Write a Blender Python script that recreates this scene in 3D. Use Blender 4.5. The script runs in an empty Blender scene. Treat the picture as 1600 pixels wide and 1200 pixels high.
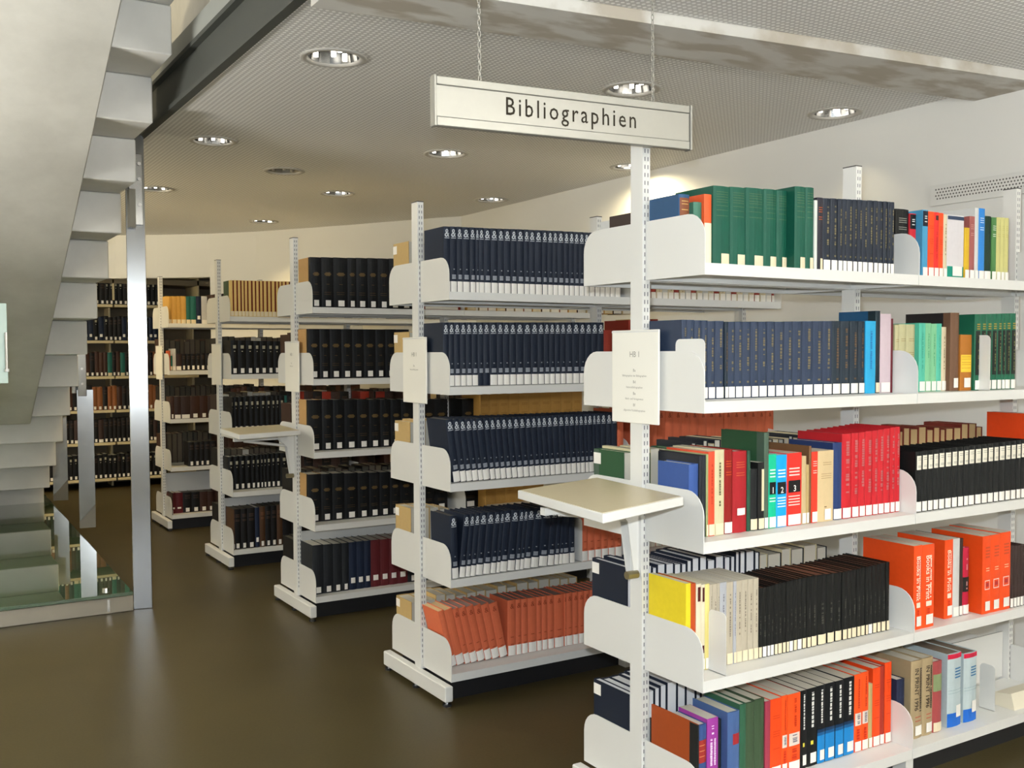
import bpy, bmesh, math, random
from mathutils import Vector, Matrix
R = math.radians
col = bpy.context.scene.collection
scene = bpy.context.scene

# ------------------------------------------------------------------ camera, world, light, exposure
cam = bpy.data.cameras.new('camera')
cam.sensor_width = 36.0
cam.lens = 35.403
cam.shift_y = 0.0113
cam.clip_start = .05
cam_o = bpy.data.objects.new('camera', cam)
col.objects.link(cam_o)
CAM = Vector((-2.032, -2.703, 1.538))
yaw, pitch, roll = 0.55222, 0.042815, -0.003676
F_ = Vector((math.sin(yaw)*math.cos(pitch), math.cos(yaw)*math.cos(pitch), -math.sin(pitch)))
R_ = Vector((math.cos(yaw), -math.sin(yaw), 0))
U_ = R_.cross(F_)
R_, U_ = math.cos(roll)*R_ + math.sin(roll)*U_, -math.sin(roll)*R_ + math.cos(roll)*U_
m3 = Matrix((R_, U_, -F_)).transposed()
cam_o.matrix_world = Matrix.Translation(CAM) @ m3.to_4x4()
scene.camera = cam_o

w = bpy.data.worlds.new('world')
scene.world = w
w.use_nodes = True
w.node_tree.nodes['Background'].inputs[0].default_value = (.9, .85, .7, 1)
w.node_tree.nodes['Background'].inputs[1].default_value = .02

scene.view_settings.view_transform = 'Standard'
scene.view_settings.look = 'None'
scene.view_settings.gamma = 1
scene.view_settings.use_curve_mapping = False
scene.view_settings.exposure = 0.0
scene.cycles.use_denoising = True
scene.cycles.max_bounces = 8
scene.cycles.sample_clamp_indirect = 6

def lamp(name, kind, loc, energy, color, size=.03, spot=None, blend=.5, rot=None):
    l = bpy.data.lights.new(name, kind)
    l.energy = energy
    l.color = color
    l.shadow_soft_size = size
    if spot:
        l.spot_size = R(spot)
        l.spot_blend = blend
    o = bpy.data.objects.new(name, l)
    o.location = loc
    if rot: o.rotation_euler = rot
    col.objects.link(o)
    return o

FLASH, DOWN = 290, 10
WARM = (1.0, .83, .50)
fl = lamp('camera_flash', 'SPOT', (0, 0, 0), FLASH, (.88, .96, 1.04), .02, 125, .35)
fl.matrix_world = Matrix.Translation(CAM + U_*.09 - R_*.03 + F_*.03) @ m3.to_4x4()

# added unseen area lights behind and left of the viewer, aimed up as fill
for ux, uy, ue, uc in ((-4.4, -2.2, 70, (1, .99, .95)), (.3, -4.2, 340, (1, .99, .95)), (-4.0, 2.6, 340, (1, .99, .95)), (-4.0, 6.8, 400, (1, .86, .58))):
    u = lamp('ceiling_fill', 'AREA', (ux, uy, 1.9), ue, uc, .03, rot=(math.pi, 0, 0))
    u.data.shape = 'DISK'; u.data.size = 1.3

sw = lamp('stairwell_fill', 'AREA', (-1.7, 1.0, 5.55), 60, (1, .95, .85), .03)  # unseen fill light added at the top to lighten the dark stairwell
sw.data.shape = 'RECTANGLE'; sw.data.size = 1.2; sw.data.size_y = 3

# ------------------------------------------------------------------ materials
def lin(c):
    return tuple((x/255/12.92 if x/255 <= .04045 else ((x/255+.055)/1.055)**2.4) for x in c)
MATS = {}
def mat(name, rgb, rough=.5, metal=0, vary=0, vscale=20, spec=.5, bump=0):
    if name in MATS: return MATS[name]
    m = bpy.data.materials.new(name)
    m.use_nodes = True
    nt = m.node_tree
    b = nt.nodes['Principled BSDF']
    c = (*lin(rgb), 1)
    b.inputs['Base Color'].default_value = c
    b.inputs['Roughness'].default_value = rough
    b.inputs['Metallic'].default_value = metal
    b.inputs['Specular IOR Level'].default_value = spec
    if vary:
        tc = nt.nodes.new('ShaderNodeTexCoord')
        n = nt.nodes.new('ShaderNodeTexNoise')
        n.inputs['Scale'].default_value = vscale
        n.inputs['Detail'].default_value = 5
        nt.links.new(tc.outputs['Object'], n.inputs['Vector'])
        mx = nt.nodes.new('ShaderNodeMix')
        mx.data_type = 'RGBA'
        mx.inputs['A'].default_value = tuple(x*(1-vary) for x in c[:3]) + (1,)
        mx.inputs['B'].default_value = tuple(min(1, x*(1+vary)) for x in c[:3]) + (1,)
        nt.links.new(n.outputs['Fac'], mx.inputs['Factor'])
        nt.links.new(mx.outputs['Result'], b.inputs['Base Color'])
        if bump:
            bp = nt.nodes.new('ShaderNodeBump')
            bp.inputs['Strength'].default_value = bump
            bp.inputs['Distance'].default_value = .01
            nt.links.new(n.outputs['Fac'], bp.inputs['Height'])
            nt.links.new(bp.outputs['Normal'], b.inputs['Normal'])
    MATS[name] = m
    return m
def emit(name, rgb, strength):
    m = bpy.data.materials.new(name)
    m.use_nodes = True
    b = m.node_tree.nodes['Principled BSDF']
    b.inputs['Base Color'].default_value = (*lin(rgb), 1)
    b.inputs['Emission Color'].default_value = (*lin(rgb), 1)
    b.inputs['Emission Strength'].default_value = strength
    MATS[name] = m
    return m
def node(nt, t, **k):
    n = nt.nodes.new(t)
    for a, v in k.items(): setattr(n, a, v)
    return n

STEEL_W = mat('painted_steel', (221, 220, 215), .38, 0, .02, 3)
STEEL_IN = mat('slot_dark', (112, 112, 116), .8)
CAP = mat('post_cap', (70, 68, 66), .5)
ALU = mat('aluminium', (150, 150, 148), .2, 1, .12, 9)
ALU_SIGN = mat('sign_aluminium', (150, 148, 140), .38, .5, .03, 40)
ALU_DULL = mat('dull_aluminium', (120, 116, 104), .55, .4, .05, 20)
CHROME = mat('chrome', (225, 225, 225), .12, 1)
BLACKP = mat('black_plastic', (25, 25, 27), .5)
INKM = mat('ink_letter', (40, 34, 24), .7, spec=.2)
PAPER = mat('paper_card', (240, 237, 226), .6)
INKG = mat('grey_print', (150, 146, 134), .7)
LINO_TOP = mat('tray_laminate', (196, 184, 152), .35, 0, .04, 60)
WALL = mat('wall_paint', (226, 225, 220), .7, 0, .02, 2)
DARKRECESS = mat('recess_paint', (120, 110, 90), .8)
BLACKSTEEL = mat('black_steel', (62, 64, 58), .7, .0, .1, 4)
GREYSTEEL = mat('grey_primer', (150, 152, 146), .5, .2, .08, 4)
WHITE_L = mat('label_white', (238, 234, 226), .6)
CREAM_L = mat('label_cream', (224, 210, 178), .6)
LAMP = emit('lamp_glow', (255, 248, 235), 6)

def concrete(name, a, b_, stain=None, sc=1.2):
    m = bpy.data.materials.new(name)
    m.use_nodes = True
    nt = m.node_tree
    b = nt.nodes['Principled BSDF']
    b.inputs['Roughness'].default_value = .75
    tc = node(nt, 'ShaderNodeTexCoord')
    n1 = node(nt, 'ShaderNodeTexNoise')
    n1.inputs['Scale'].default_value = sc
    n1.inputs['Detail'].default_value = 8
    n1.inputs['Roughness'].default_value = .62
    nt.links.new(tc.outputs['Object'], n1.inputs['Vector'])
    cr = node(nt, 'ShaderNodeValToRGB')
    cr.color_ramp.elements[0].position = .34
    cr.color_ramp.elements[1].position = .66
    cr.color_ramp.elements[0].color = (*lin(a), 1)
    cr.color_ramp.elements[1].color = (*lin(b_), 1)
    nt.links.new(n1.outputs['Fac'], cr.inputs['Fac'])
    out = cr.outputs['Color']
    if stain:
        n2 = node(nt, 'ShaderNodeTexNoise')
        mp = node(nt, 'ShaderNodeMapping')
        mp.inputs['Scale'].default_value = (1.0, 2.6, 1)
        nt.links.new(tc.outputs['Object'], mp.inputs['Vector'])
        nt.links.new(mp.outputs['Vector'], n2.inputs['Vector'])
        n2.inputs['Scale'].default_value = 3.6
        n2.inputs['Detail'].default_value = 6
        c2 = node(nt, 'ShaderNodeValToRGB')
        c2.color_ramp.elements[0].position = .45
        c2.color_ramp.elements[1].position = .58
        nt.links.new(n2.outputs['Fac'], c2.inputs['Fac'])
        mx = node(nt, 'ShaderNodeMix', data_type='RGBA')
        mx.inputs['B'].default_value = (*lin(stain), 1)
        nt.links.new(out, mx.inputs['A'])
        nt.links.new(c2.outputs['Color'], mx.inputs['Factor'])
        out = mx.outputs['Result']
    nt.links.new(out, b.inputs['Base Color'])
    bp = node(nt, 'ShaderNodeBump')
    bp.inputs['Strength'].default_value = .15
    bp.inputs['Distance'].default_value = .01
    nt.links.new(n1.outputs['Fac'], bp.inputs['Height'])
    nt.links.new(bp.outputs['Normal'], b.inputs['Normal'])
    MATS[name] = m
    return m
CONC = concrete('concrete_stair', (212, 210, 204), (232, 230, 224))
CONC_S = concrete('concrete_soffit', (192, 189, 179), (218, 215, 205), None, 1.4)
CONC_B = concrete('concrete_beam', (196, 193, 186), (212, 210, 203), (174, 166, 152))

def ceiling_mat():
    m = bpy.data.materials.new('perforated_ceiling')
    m.use_nodes = True
    nt = m.node_tree
    b = nt.nodes['Principled BSDF']
    b.inputs['Roughness'].default_value = .6
    tc = node(nt, 'ShaderNodeTexCoord')
    sx = node(nt, 'ShaderNodeSeparateXYZ')
    nt.links.new(tc.outputs['Object'], sx.inputs[0])
    def fr(o):
        d = node(nt, 'ShaderNodeMath', operation='DIVIDE'); d.inputs[1].default_value = .026
        nt.links.new(o, d.inputs[0])
        f = node(nt, 'ShaderNodeMath', operation='FRACT'); nt.links.new(d.outputs[0], f.inputs[0])
        s = node(nt, 'ShaderNodeMath', operation='SUBTRACT'); s.inputs[1].default_value = .5
        nt.links.new(f.outputs[0], s.inputs[0])
        p = node(nt, 'ShaderNodeMath', operation='MULTIPLY'); nt.links.new(s.outputs[0], p.inputs[0]); nt.links.new(s.outputs[0], p.inputs[1])
        return p.outputs[0]
    a = node(nt, 'ShaderNodeMath', operation='ADD')
    nt.links.new(fr(sx.outputs[0]), a.inputs[0])
    nt.links.new(fr(sx.outputs[1]), a.inputs[1])
    lt = node(nt, 'ShaderNodeMath', operation='LESS_THAN'); lt.inputs[1].default_value = .085
    nt.links.new(a.outputs[0], lt.inputs[0])
    mx = node(nt, 'ShaderNodeMix', data_type='RGBA')
    mx.inputs['A'].default_value = (*lin((203, 201, 197)), 1)
    mx.inputs['B'].default_value = (*lin((252, 251, 247)), 1)
    nt.links.new(lt.outputs[0], mx.inputs['Factor'])
    nt.links.new(mx.outputs['Result'], b.inputs['Base Color'])
    return m
CEIL = ceiling_mat()

def floor_mat():
    m = bpy.data.materials.new('dark_linoleum')
    m.use_nodes = True
    nt = m.node_tree
    b = nt.nodes['Principled BSDF']
    tc = node(nt, 'ShaderNodeTexCoord')
    n1 = node(nt, 'ShaderNodeTexNoise'); n1.inputs['Scale'].default_value = 2.2; n1.inputs['Detail'].default_value = 6
    n2 = node(nt, 'ShaderNodeTexNoise'); n2.inputs['Scale'].default_value = 90; n2.inputs['Detail'].default_value = 2
    nt.links.new(tc.outputs['Object'], n1.inputs['Vector']); nt.links.new(tc.outputs['Object'], n2.inputs['Vector'])
    ad = node(nt, 'ShaderNodeMath', operation='ADD'); nt.links.new(n1.outputs['Fac'], ad.inputs[0]); nt.links.new(n2.outputs['Fac'], ad.inputs[1])
    cr = node(nt, 'ShaderNodeValToRGB')
    cr.color_ramp.elements[0].position = .3; cr.color_ramp.elements[1].position = 1.0
    hv = node(nt, 'ShaderNodeMath', operation='MULTIPLY'); hv.inputs[1].default_value = .65
    nt.links.new(ad.outputs[0], hv.inputs[0]); nt.links.new(hv.outputs[0], cr.inputs['Fac'])
    cr.color_ramp.elements[0].color = (*lin((58, 50, 28)), 1)
    cr.color_ramp.elements[1].color = (*lin((75, 66, 40)), 1)
    nt.links.new(cr.outputs['Color'], b.inputs['Base Color'])
    b.inputs['Roughness'].default_value = .42
    b.inputs['Specular IOR Level'].default_value = .3
    return m
FLOOR = floor_mat()

def glass_mat(name, tint, rough=.0):
    m = bpy.data.materials.new(name)
    m.use_nodes = True
    b = m.node_tree.nodes['Principled BSDF']
    b.inputs['Base Color'].default_value = (*lin(tint), 1)
    b.inputs['Transmission Weight'].default_value = .55
    b.inputs['Coat Weight'].default_value = 1
    b.inputs['Coat Roughness'].default_value = .01
    b.inputs['Roughness'].default_value = rough
    b.inputs['IOR'].default_value = 1.52
    return m
GLASS = glass_mat('green_glass', (112, 140, 112))

# ------------------------------------------------------------------ builders
def put(name, verts, faces, m, parent=None, loc=None, mats=None, fm=None, smooth=False):
    me = bpy.data.meshes.new(name)
    me.from_pydata(verts, [], faces)
    for x in (mats or [m]): me.materials.append(x)
    if fm: me.polygons.foreach_set('material_index', fm)
    if smooth: me.polygons.foreach_set('use_smooth', [True]*len(me.polygons))
    me.update()
    o = bpy.data.objects.new(name, me)
    col.objects.link(o)
    if parent: o.parent = parent
    if loc: o.location = loc
    return o
class G:
    """collects boxes and prisms for one mesh"""
    def __init__(s): s.v = []; s.f = []
    def box(s, x0, x1, y0, y1, z0, z1):
        n = len(s.v)
        s.v += [(x0,y0,z0),(x1,y0,z0),(x1,y1,z0),(x0,y1,z0),(x0,y0,z1),(x1,y0,z1),(x1,y1,z1),(x0,y1,z1)]
        s.f += [tuple(n+i for i in q) for q in ((3,2,1,0),(4,5,6,7),(0,1,5,4),(1,2,6,5),(2,3,7,6),(3,0,4,7))]
        return s
    def prism(s, pts, a, b, axis):
        """polygon pts extruded from a to b along axis X, Y or Z"""
        n = len(s.v); k = len(pts)
        for t in (a, b):
            for p, q in pts:
                s.v.append((t,p,q) if axis == 'X' else ((p,t,q) if axis == 'Y' else (p,q,t)))
        s.f.append(tuple(range(n+k-1, n-1, -1))); s.f.append(tuple(range(n+k, n+2*k)))
        for i in range(k):
            j = (i+1) % k
            s.f.append((n+i, n+j, n+k+j, n+k+i))
        return s
    def cyl(s, p0, p1, r, seg=10, r1=None):
        p0, p1 = Vector(p0), Vector(p1); r1 = r if r1 is None else r1
        d = (p1-p0).normalized()
        a = d.orthogonal().normalized(); b = d.cross(a)
        n = len(s.v)
        for c, rr in ((p0, r), (p1, r1)):
            for i in range(seg):
                t = 2*math.pi*i/seg
                s.v.append(tuple(c + a*rr*math.cos(t) + b*rr*math.sin(t)))
        s.f.append(tuple(range(n+seg-1, n-1, -1))); s.f.append(tuple(range(n+seg, n+2*seg)))
        for i in range(seg):
            j = (i+1) % seg
            s.f.append((n+i, n+j, n+seg+j, n+seg+i))
        return s
    def lathe(s, c, prof, seg=28):
        n = len(s.v); k = len(prof)
        for r, z in prof:
            for i in range(seg):
                t = 2*math.pi*i/seg
                s.v.append((c[0]+r*math.cos(t), c[1]+r*math.sin(t), c[2]+z))
        for j in range(k-1):
            for i in range(seg):
                i2 = (i+1) % seg
                s.f.append((n+j*seg+i, n+j*seg+i2, n+(j+1)*seg+i2, n+(j+1)*seg+i))
        return s
    def out(s, name, m, parent=None, loc=None, smooth=False):
        o = put(name, s.v, s.f, m, parent, loc, smooth=smooth)
        bm = bmesh.new(); bm.from_mesh(o.data)
        bmesh.ops.recalc_face_normals(bm, faces=bm.faces); bm.to_mesh(o.data); bm.free()
        return o
def bevel(o, wd, seg=2):
    bm = bmesh.new(); bm.from_mesh(o.data)
    bmesh.ops.bevel(bm, geom=list(bm.edges), offset=wd, segments=seg, affect='EDGES', profile=.5)
    bm.to_mesh(o.data); bm.free()
    return o
def empty(name, loc=(0,0,0)):
    o = bpy.data.objects.new(name, None)
    o.empty_display_size = .05
    o.location = loc
    col.objects.link(o)
    return o
def tag(o, label, cat, group=None, kind=None):
    o['label'] = label
    o['category'] = cat
    if group: o['group'] = group
    if kind: o['kind'] = kind
    return o
def struct(o):
    o['kind'] = 'structure'
    return o
TXT = {}
def text_geo(s, spacing=1.0, bold=0):
    """flat outline of a word: vertices (x, y) normalised to cap height 1, faces, width"""
    key = (s, spacing, bold)
    if key in TXT: return TXT[key]
    cu = bpy.data.curves.new('t', 'FONT')
    cu.body = s; cu.size = 1; cu.space_character = spacing; cu.resolution_u = 2; cu.offset = bold
    o = bpy.data.objects.new('t', cu)
    col.objects.link(o)
    dg = bpy.context.evaluated_depsgraph_get()
    me = bpy.data.meshes.new_from_object(o.evaluated_get(dg))
    v = [(a.co.x, a.co.y) for a in me.vertices]; f = [tuple(p.vertices) for p in me.polygons]
    bpy.data.objects.remove(o); bpy.data.curves.remove(cu); bpy.data.meshes.remove(me)
    x0 = min(a for a, _ in v); x1 = max(a for a, _ in v)
    v = [((a-x0), b) for a, b in v]
    TXT[key] = (v, f, x1-x0)
    return TXT[key]

# ------------------------------------------------------------------ the room
ZC = 2.84
XW = 2.65
struct(G().box(-6, 3.2, -5, 11.2, -.1, 0).out('floor', FLOOR))
# downlight positions (x, y, lit)
DL = [(-.336,1.539,1),(-.317,3.559,1),(1.096,3.185,1),(1.127,1.282,1),(2.40,1.11,1),(1.102,5.087,1),(2.363,4.751,1),(1.138,7.107,1),(2.43,2.941,2),(.395,4.327,0),(-.218,5.599,1),(-.3,7.5,1)]
# two ceiling fields either side of the concrete beam; the far field has the stair opening cut out
def ceiling(name, poly, holes):
    o = G().prism(poly, ZC, ZC+.16, 'Z').out(name, CEIL)
    g = G()
    for x, y in holes: g.cyl((x, y, ZC-.1), (x, y, ZC+.3), .118, 28)
    c = g.out('cutter', CEIL)
    md = o.modifiers.new('b', 'BOOLEAN'); md.object = c; md.operation = 'DIFFERENCE'; md.solver = 'EXACT'
    dg = bpy.context.evaluated_depsgraph_get()
    me = bpy.data.meshes.new_from_object(o.evaluated_get(dg))
    o.modifiers.clear(); o.data = me
    bpy.data.objects.remove(c)
    return struct(o)
def beam_y(x, far):
    return (.825 - .119*(x+.559)) if far else (.393 - .133*(x-.16))
inh = lambda f: [(x, y) for x, y, _ in DL if f(x, y)]
OP = -.70       # edge of the stair opening
ceiling('ceiling', [(OP, beam_y(OP,1)+.005), (XW+.05, beam_y(XW+.05,1)+.005), (XW+.05, 6.0), (3.2, 6.0), (3.2, 11.2), (-6, 11.2), (-6, 5.4), (OP, 5.4)],
        inh(lambda x, y: y > .9 and x > -.7))
ceiling('ceiling.001', [(-6, -5), (XW+.05, -5), (XW+.05, beam_y(XW+.05,0)-.005), (OP, beam_y(OP,0)-.005), (OP, -3.2), (-2.75, -3.2), (-2.75, 5.4), (-6, 5.4)],
        inh(lambda x, y: (y < -.6 or x < -3) and not (-2.75 < x < OP and y > -3.2)))
bm_pts = [(OP, beam_y(OP,1)), (XW, beam_y(XW,1)), (XW, beam_y(XW,0)), (OP, beam_y(OP,0))]
o = struct(G().prism(bm_pts, ZC-.045, ZC+.3, 'Z').out('trim_1', CONC_B))
o['label'] = 'stained raw concrete beam crossing the white perforated ceiling'
# walls
struct(G().box(XW, XW+.15, -5, 6.0, 0, ZC+.3).out('wall_right', WALL))
cp = [(2.655, 5.80), (2.51, 5.99), (1.95, 6.98), (1.33, 7.97), (.95, 8.40), (.485, 8.80), (.1, 9.08), (-.35, 9.30), (-.62, 9.36)]
ob = [(x+.10, y+.10) for x, y in cp]
k_ = 4
full = cp[:k_+1] + ob[:k_+1][::-1]
struct(G().prism(full, 0, ZC+.05, 'Z').out('wall_angled', WALL))
bulk = cp[k_:] + ob[k_:][::-1]
struct(G().prism(bulk, 2.37, ZC+.05, 'Z').out('wall_bulkhead', WALL))
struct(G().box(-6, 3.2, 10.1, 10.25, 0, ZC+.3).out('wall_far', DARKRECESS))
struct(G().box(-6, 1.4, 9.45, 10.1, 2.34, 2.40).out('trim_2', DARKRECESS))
struct(G().box(-6.1, -6, -5, 10.25, 0, ZC+.3).out('wall_left', WALL))
struct(G().box(-6, 3.2, -5.1, -5, 0, ZC+.3).out('wall_behind', WALL))
# stairwell above the opening
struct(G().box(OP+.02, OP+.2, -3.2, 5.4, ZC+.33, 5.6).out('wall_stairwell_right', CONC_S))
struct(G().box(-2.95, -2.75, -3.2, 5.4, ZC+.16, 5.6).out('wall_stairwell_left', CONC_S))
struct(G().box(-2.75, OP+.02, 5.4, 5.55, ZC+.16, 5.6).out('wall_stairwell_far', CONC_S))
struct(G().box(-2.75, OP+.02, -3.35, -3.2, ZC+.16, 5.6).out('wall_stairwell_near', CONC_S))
struct(G().box(-2.95, OP+.2, -3.35, 5.55, 5.6, 5.7).out('ceiling_stairwell', WALL))
# steel beam along the opening: flanges and web
sb = empty('steel_beam', (OP, 1.1, ZC))
struct(sb); sb['label'] = 'black steel beam along the edge of the stair opening'
def rel(o, p):
    o.parent = p
    o.matrix_parent_inverse = Matrix.Translation(-Vector(p.location))
    return o
rel(G().box(OP-.045, OP-.002, -3.2, 5.4, ZC-.012, ZC+.012).out('lower_flange', BLACKSTEEL), sb)
rel(G().box(OP-.012, OP-.002, -3.2, 5.4, ZC+.012, ZC+.20).out('web', BLACKSTEEL), sb)
rel(G().box(OP-.045, OP-.002, -3.2, 5.4, ZC+.20, ZC+.222).out('upper_flange', BLACKSTEEL), sb)
rel(G().box(OP-.03, OP+.02, -3.2, 5.4, ZC+.222, ZC+.33).out('edge_plate', GREYSTEEL), sb)

# ------------------------------------------------------------------ staircase
st = empty('staircase', (-1.7, 8.2, 0))
tag(st, 'folded raw concrete staircase seen from below, descending away on the left', 'staircase')
XS = -.83
def yr(k): return 2.385 + .4435*k
def zb(k): return 2.987 - .2420*k
for k in range(-4, 13):
    z0, z1, y0, y1 = zb(k), zb(k-1), yr(k), yr(k+1)+.14
    if z1 < .06: break
    o = G().box(-2.65, XS, y0, y1, max(z0, 0), z1-.003).out('step', CONC)
    bevel(o, .006, 1)
    rel(o, st)
# smooth soffit slab under the flight
sl = zb(0) - zb(1)
def zs(y): return zb(0) - (y - yr(0))*(.2420/.4435) - .015
pts = [(6.02, zs(6.02)), (6.02, zs(6.02)+.14), (-.6, zs(-.6)+.14), (-.6, zs(-.6))]
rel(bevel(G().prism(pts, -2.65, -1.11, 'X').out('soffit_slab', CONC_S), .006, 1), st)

# ------------------------------------------------------------------ steel frame with glass plate under the stair
GZ = .135
gp = empty('glass_platform', (-1.6, 6, 0))
tag(gp, 'greenish glass plate lying low over the floor under the staircase', 'glass plate')
rel(bevel(G().prism([(-2.6, 3.49), (-.85, 3.49), (-.742, 8.9), (-2.6, 8.9)], GZ-.02, GZ, 'Z').out('glass_plate', GLASS), .002, 1), gp)
fr = empty('steel_guard_frame', (-.77, 3.6, 0))
tag(fr, 'bare steel frame of tall flat posts and a floor rail beside the stair', 'frame')
ALP = ALU
def turn(o, x, y, a=-11):
    """turns a part of the frame about a vertical axis at x, y"""
    o.data.transform(Matrix.Translation((x, y, 0)) @ Matrix.Rotation(R(a), 4, 'Z') @ Matrix.Translation((-x, -y, 0)))
    return o
rel(turn(bevel(G().box(-.83, -.722, 3.58, 3.625, 0, 3.05).out('corner_post', ALP), .003, 1), -.722, 3.58), fr)
rel(bevel(G().box(-2.6, -.831, 3.58, 3.625, 0, .095).out('floor_rail', mat('floor_rail_steel', (176, 168, 152), .4, .55, .08, 9)), .003, 1), fr)
rel(G().box(-.98, -.966, 3.572, 3.5795, .012, .085).out('rail_joint', CHROME), fr)
def mitred_post(y, ztop, wd, xc):
    x0, x1 = xc-wd/2, xc+wd/2
    r = wd*1.15
    rel(turn(G().prism([(x0, GZ+.05), (x1, GZ+.05+r), (x1, ztop), (x0, ztop)], y, y+.03, 'Y').out('post', ALP), xc, y), fr)
    rel(turn(G().prism([(x0, GZ), (x1, GZ), (x1, GZ+.05+r), (x0, GZ+.05)], y+.004, y+.028, 'Y').out('dull_post_end', ALU_DULL), xc, y), fr)  # lower end of the bar below the slant, in a duller metal
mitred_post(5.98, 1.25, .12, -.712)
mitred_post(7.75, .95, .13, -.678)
# splice plates with bolts where the posts meet the stair
def splice(x0, x1, y, z0, z1, bolts):
    p = rel(bevel(G().box(x0, x1, y-.012, y, z0, z1).out('splice_plate', ALP), .003, 1), fr)
    for bx, bz in bolts:
        b = G().cyl((bx, y-.024, bz), (bx, y-.012, bz), .011, 6).out('bolt', CHROME)
        b.parent = p
splice(-.815, -.735, 3.58, 2.30, 2.72, [(-.795, 2.66), (-.755, 2.66), (-.795, 2.57), (-.755, 2.57), (-.795, 2.42), (-.755, 2.42)])
rel(G().box(-.826, -.790, 3.50, 3.566, 2.28, 2.50).out('clamp', ALU_DULL), fr)
splice(-.765, -.700, 5.98, 1.20, 1.79, [(-.73, 1.75), (-.735, 1.42), (-.735, 1.30)])
splice(-.80, -.735, 6.06, 1.22, 1.52, [(-.77, 1.42), (-.77, 1.33)])
for x, y in ((-.98, 3.62), (-1.9, 3.62), (-.98, 8.6)):
    rel(G().cyl((x, y, 0), (x, y, GZ-.0205), .012, 12).out('standoff', CHROME), gp)
    rel(G().cyl((x, y, GZ+.0005), (x, y, GZ+.014), .02, 12).out('standoff_cap', CHROME), gp)

# pale glass notice panel at the left edge, on its own slim stand
np_ = empty('notice_panel', (-1.93, .5, 0))
tag(np_, 'pale mint glass panel with a chrome edge clip at the left border', 'panel')
rel(bevel(G().box(-2.12, -1.748, .5, .508, 1.455, 1.683).out('panel', mat('mint_glass', (150, 166, 150), .4)), .001, 1), np_)
rel(G().cyl((-1.752, .495, 1.495), (-1.752, .495, 1.60), .005, 10).out('edge_clip', CHROME), np_)
rel(G().cyl((-1.752, .495, 1.488), (-1.752, .495, 1.497), .008, 12).out('clip_knob', CHROME), np_)
rel(G().cyl((-1.98, .52, .012), (-1.98, .52, 1.68), .012, 12).out('stand_pole', CHROME), np_)
rel(G().cyl((-1.98, .52, 0), (-1.98, .52, .012), .13, 24).out('stand_base', CHROME), np_)

# ------------------------------------------------------------------ downlights
def downlight(x, y, lit, label):
    t = empty('downlight', (x, y, ZC))
    tag(t, label, 'downlight', 'recessed ceiling downlights')
    G().lathe((0,0,0), [(.146, 0), (.146, -.004), (.136, -.008), (.117, -.006), (.113, .004), (.113, .012)], 36).out('trim_ring', mat('downlight_rim', (176, 172, 164), .5), t, smooth=True)
    # faceted mirror bowl
    g = G(); g.lathe((0,0,0), [(.112, .004), (.104, .05), (.085, .095), (.05, .125), (.001, .13)], 14)
    g.out('reflector', mat('facet_reflector', (118, 118, 116), .22, 1) if lit else mat('dull_reflector', (130, 122, 105), .5, .3), t)
    for i in range(4):
        a = 2*math.pi*i/3 + .5
        r = .078 if i else 0
        b = G().cyl((r*math.cos(a), r*math.sin(a), .004), (r*math.cos(a), r*math.sin(a), .035), .011, 10)
        b.out('lamp_tube', LAMP if lit else mat('lamp_off', (190, 180, 160), .4), t)
    if lit:
        l = lamp('lamp_light', 'SPOT', (0, 0, -.012), DOWN*(4 if lit > 1 else (.4 if x > 2.3 else (4.2 if y > 4 else 1))), WARM if y < 4 else (1, .74, .34), .012, 165 if lit > 1 else (95 if x > 2.3 else 125), .6)
        l.parent = t
WHERE = ['nearest the stair opening, large in view', 'second along the stair opening', 'between second and third bookcases, above the hanging sign end', 'above the front bookcase, beside the sign cable',
         'close to the right wall above the front bookcase', 'above the fourth bookcase', 'near the right wall beyond the third bookcase', 'above the fifth bookcase', 'close to the wall, making the bright patch',
         '', 'half hidden by the tall steel post', 'at the far end beside the stair']
for i, (x, y, lit) in enumerate(DL):
    if not lit: lab = 'dark unlit round fitting in the ceiling between lit downlights'
    else: lab = 'recessed downlight ' + WHERE[i]
    downlight(x, y, lit, lab)

# ------------------------------------------------------------------ bookcases
CY = {1: -.165, 2: 1.43, 3: 3.076, 4: 4.707, 5: 6.558, 6: 9.75}
ZT = {1: 1.80, 2: 1.39, 3: .97, 4: .55, 5: .135}
BT = {1: 2.10, 2: 1.69, 3: 1.285, 4: .90, 5: .53, 6: .12}
HP = 2.22
SLOT_ME = None
def slots(parent, x, yc):
    global SLOT_ME
    if SLOT_ME is None:
        v = []; f = []
        z = .14
        while z < HP-.03:
            for dx in (-.006, .006):
                n = len(v)
                v += [(dx-.0019, -.0004, z), (dx+.0019, -.0004, z), (dx+.0019, -.0004, z+.013), (dx-.0019, -.0004, z+.013)]
                f.append((n, n+1, n+2, n+3))
            z += .025
        SLOT_ME = bpy.data.meshes.new('slots'); SLOT_ME.from_pydata(v, [], f); SLOT_ME.materials.append(STEEL_IN); SLOT_ME.update()
    o = bpy.data.objects.new('slots', SLOT_ME); col.objects.link(o)
    o.parent = parent; o.location = (x, yc, 0); o['kind'] = 'stuff'
def bracket_poly(y0, y1, z0, z1, r, sgn):
    """end plate outline in Y,Z: square at the post, rounded at the outer top"""
    pts = [(y0, z0), (y1, z0)]
    pts.append((y1, z1-r))
    for i in range(1, 7):
        a = math.pi/2*i/6
        pts.append((y1 - sgn*r*(1-math.cos(a)), z1 - r + r*math.sin(a)))
    pts.append((y0, z1))
    return pts
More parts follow.
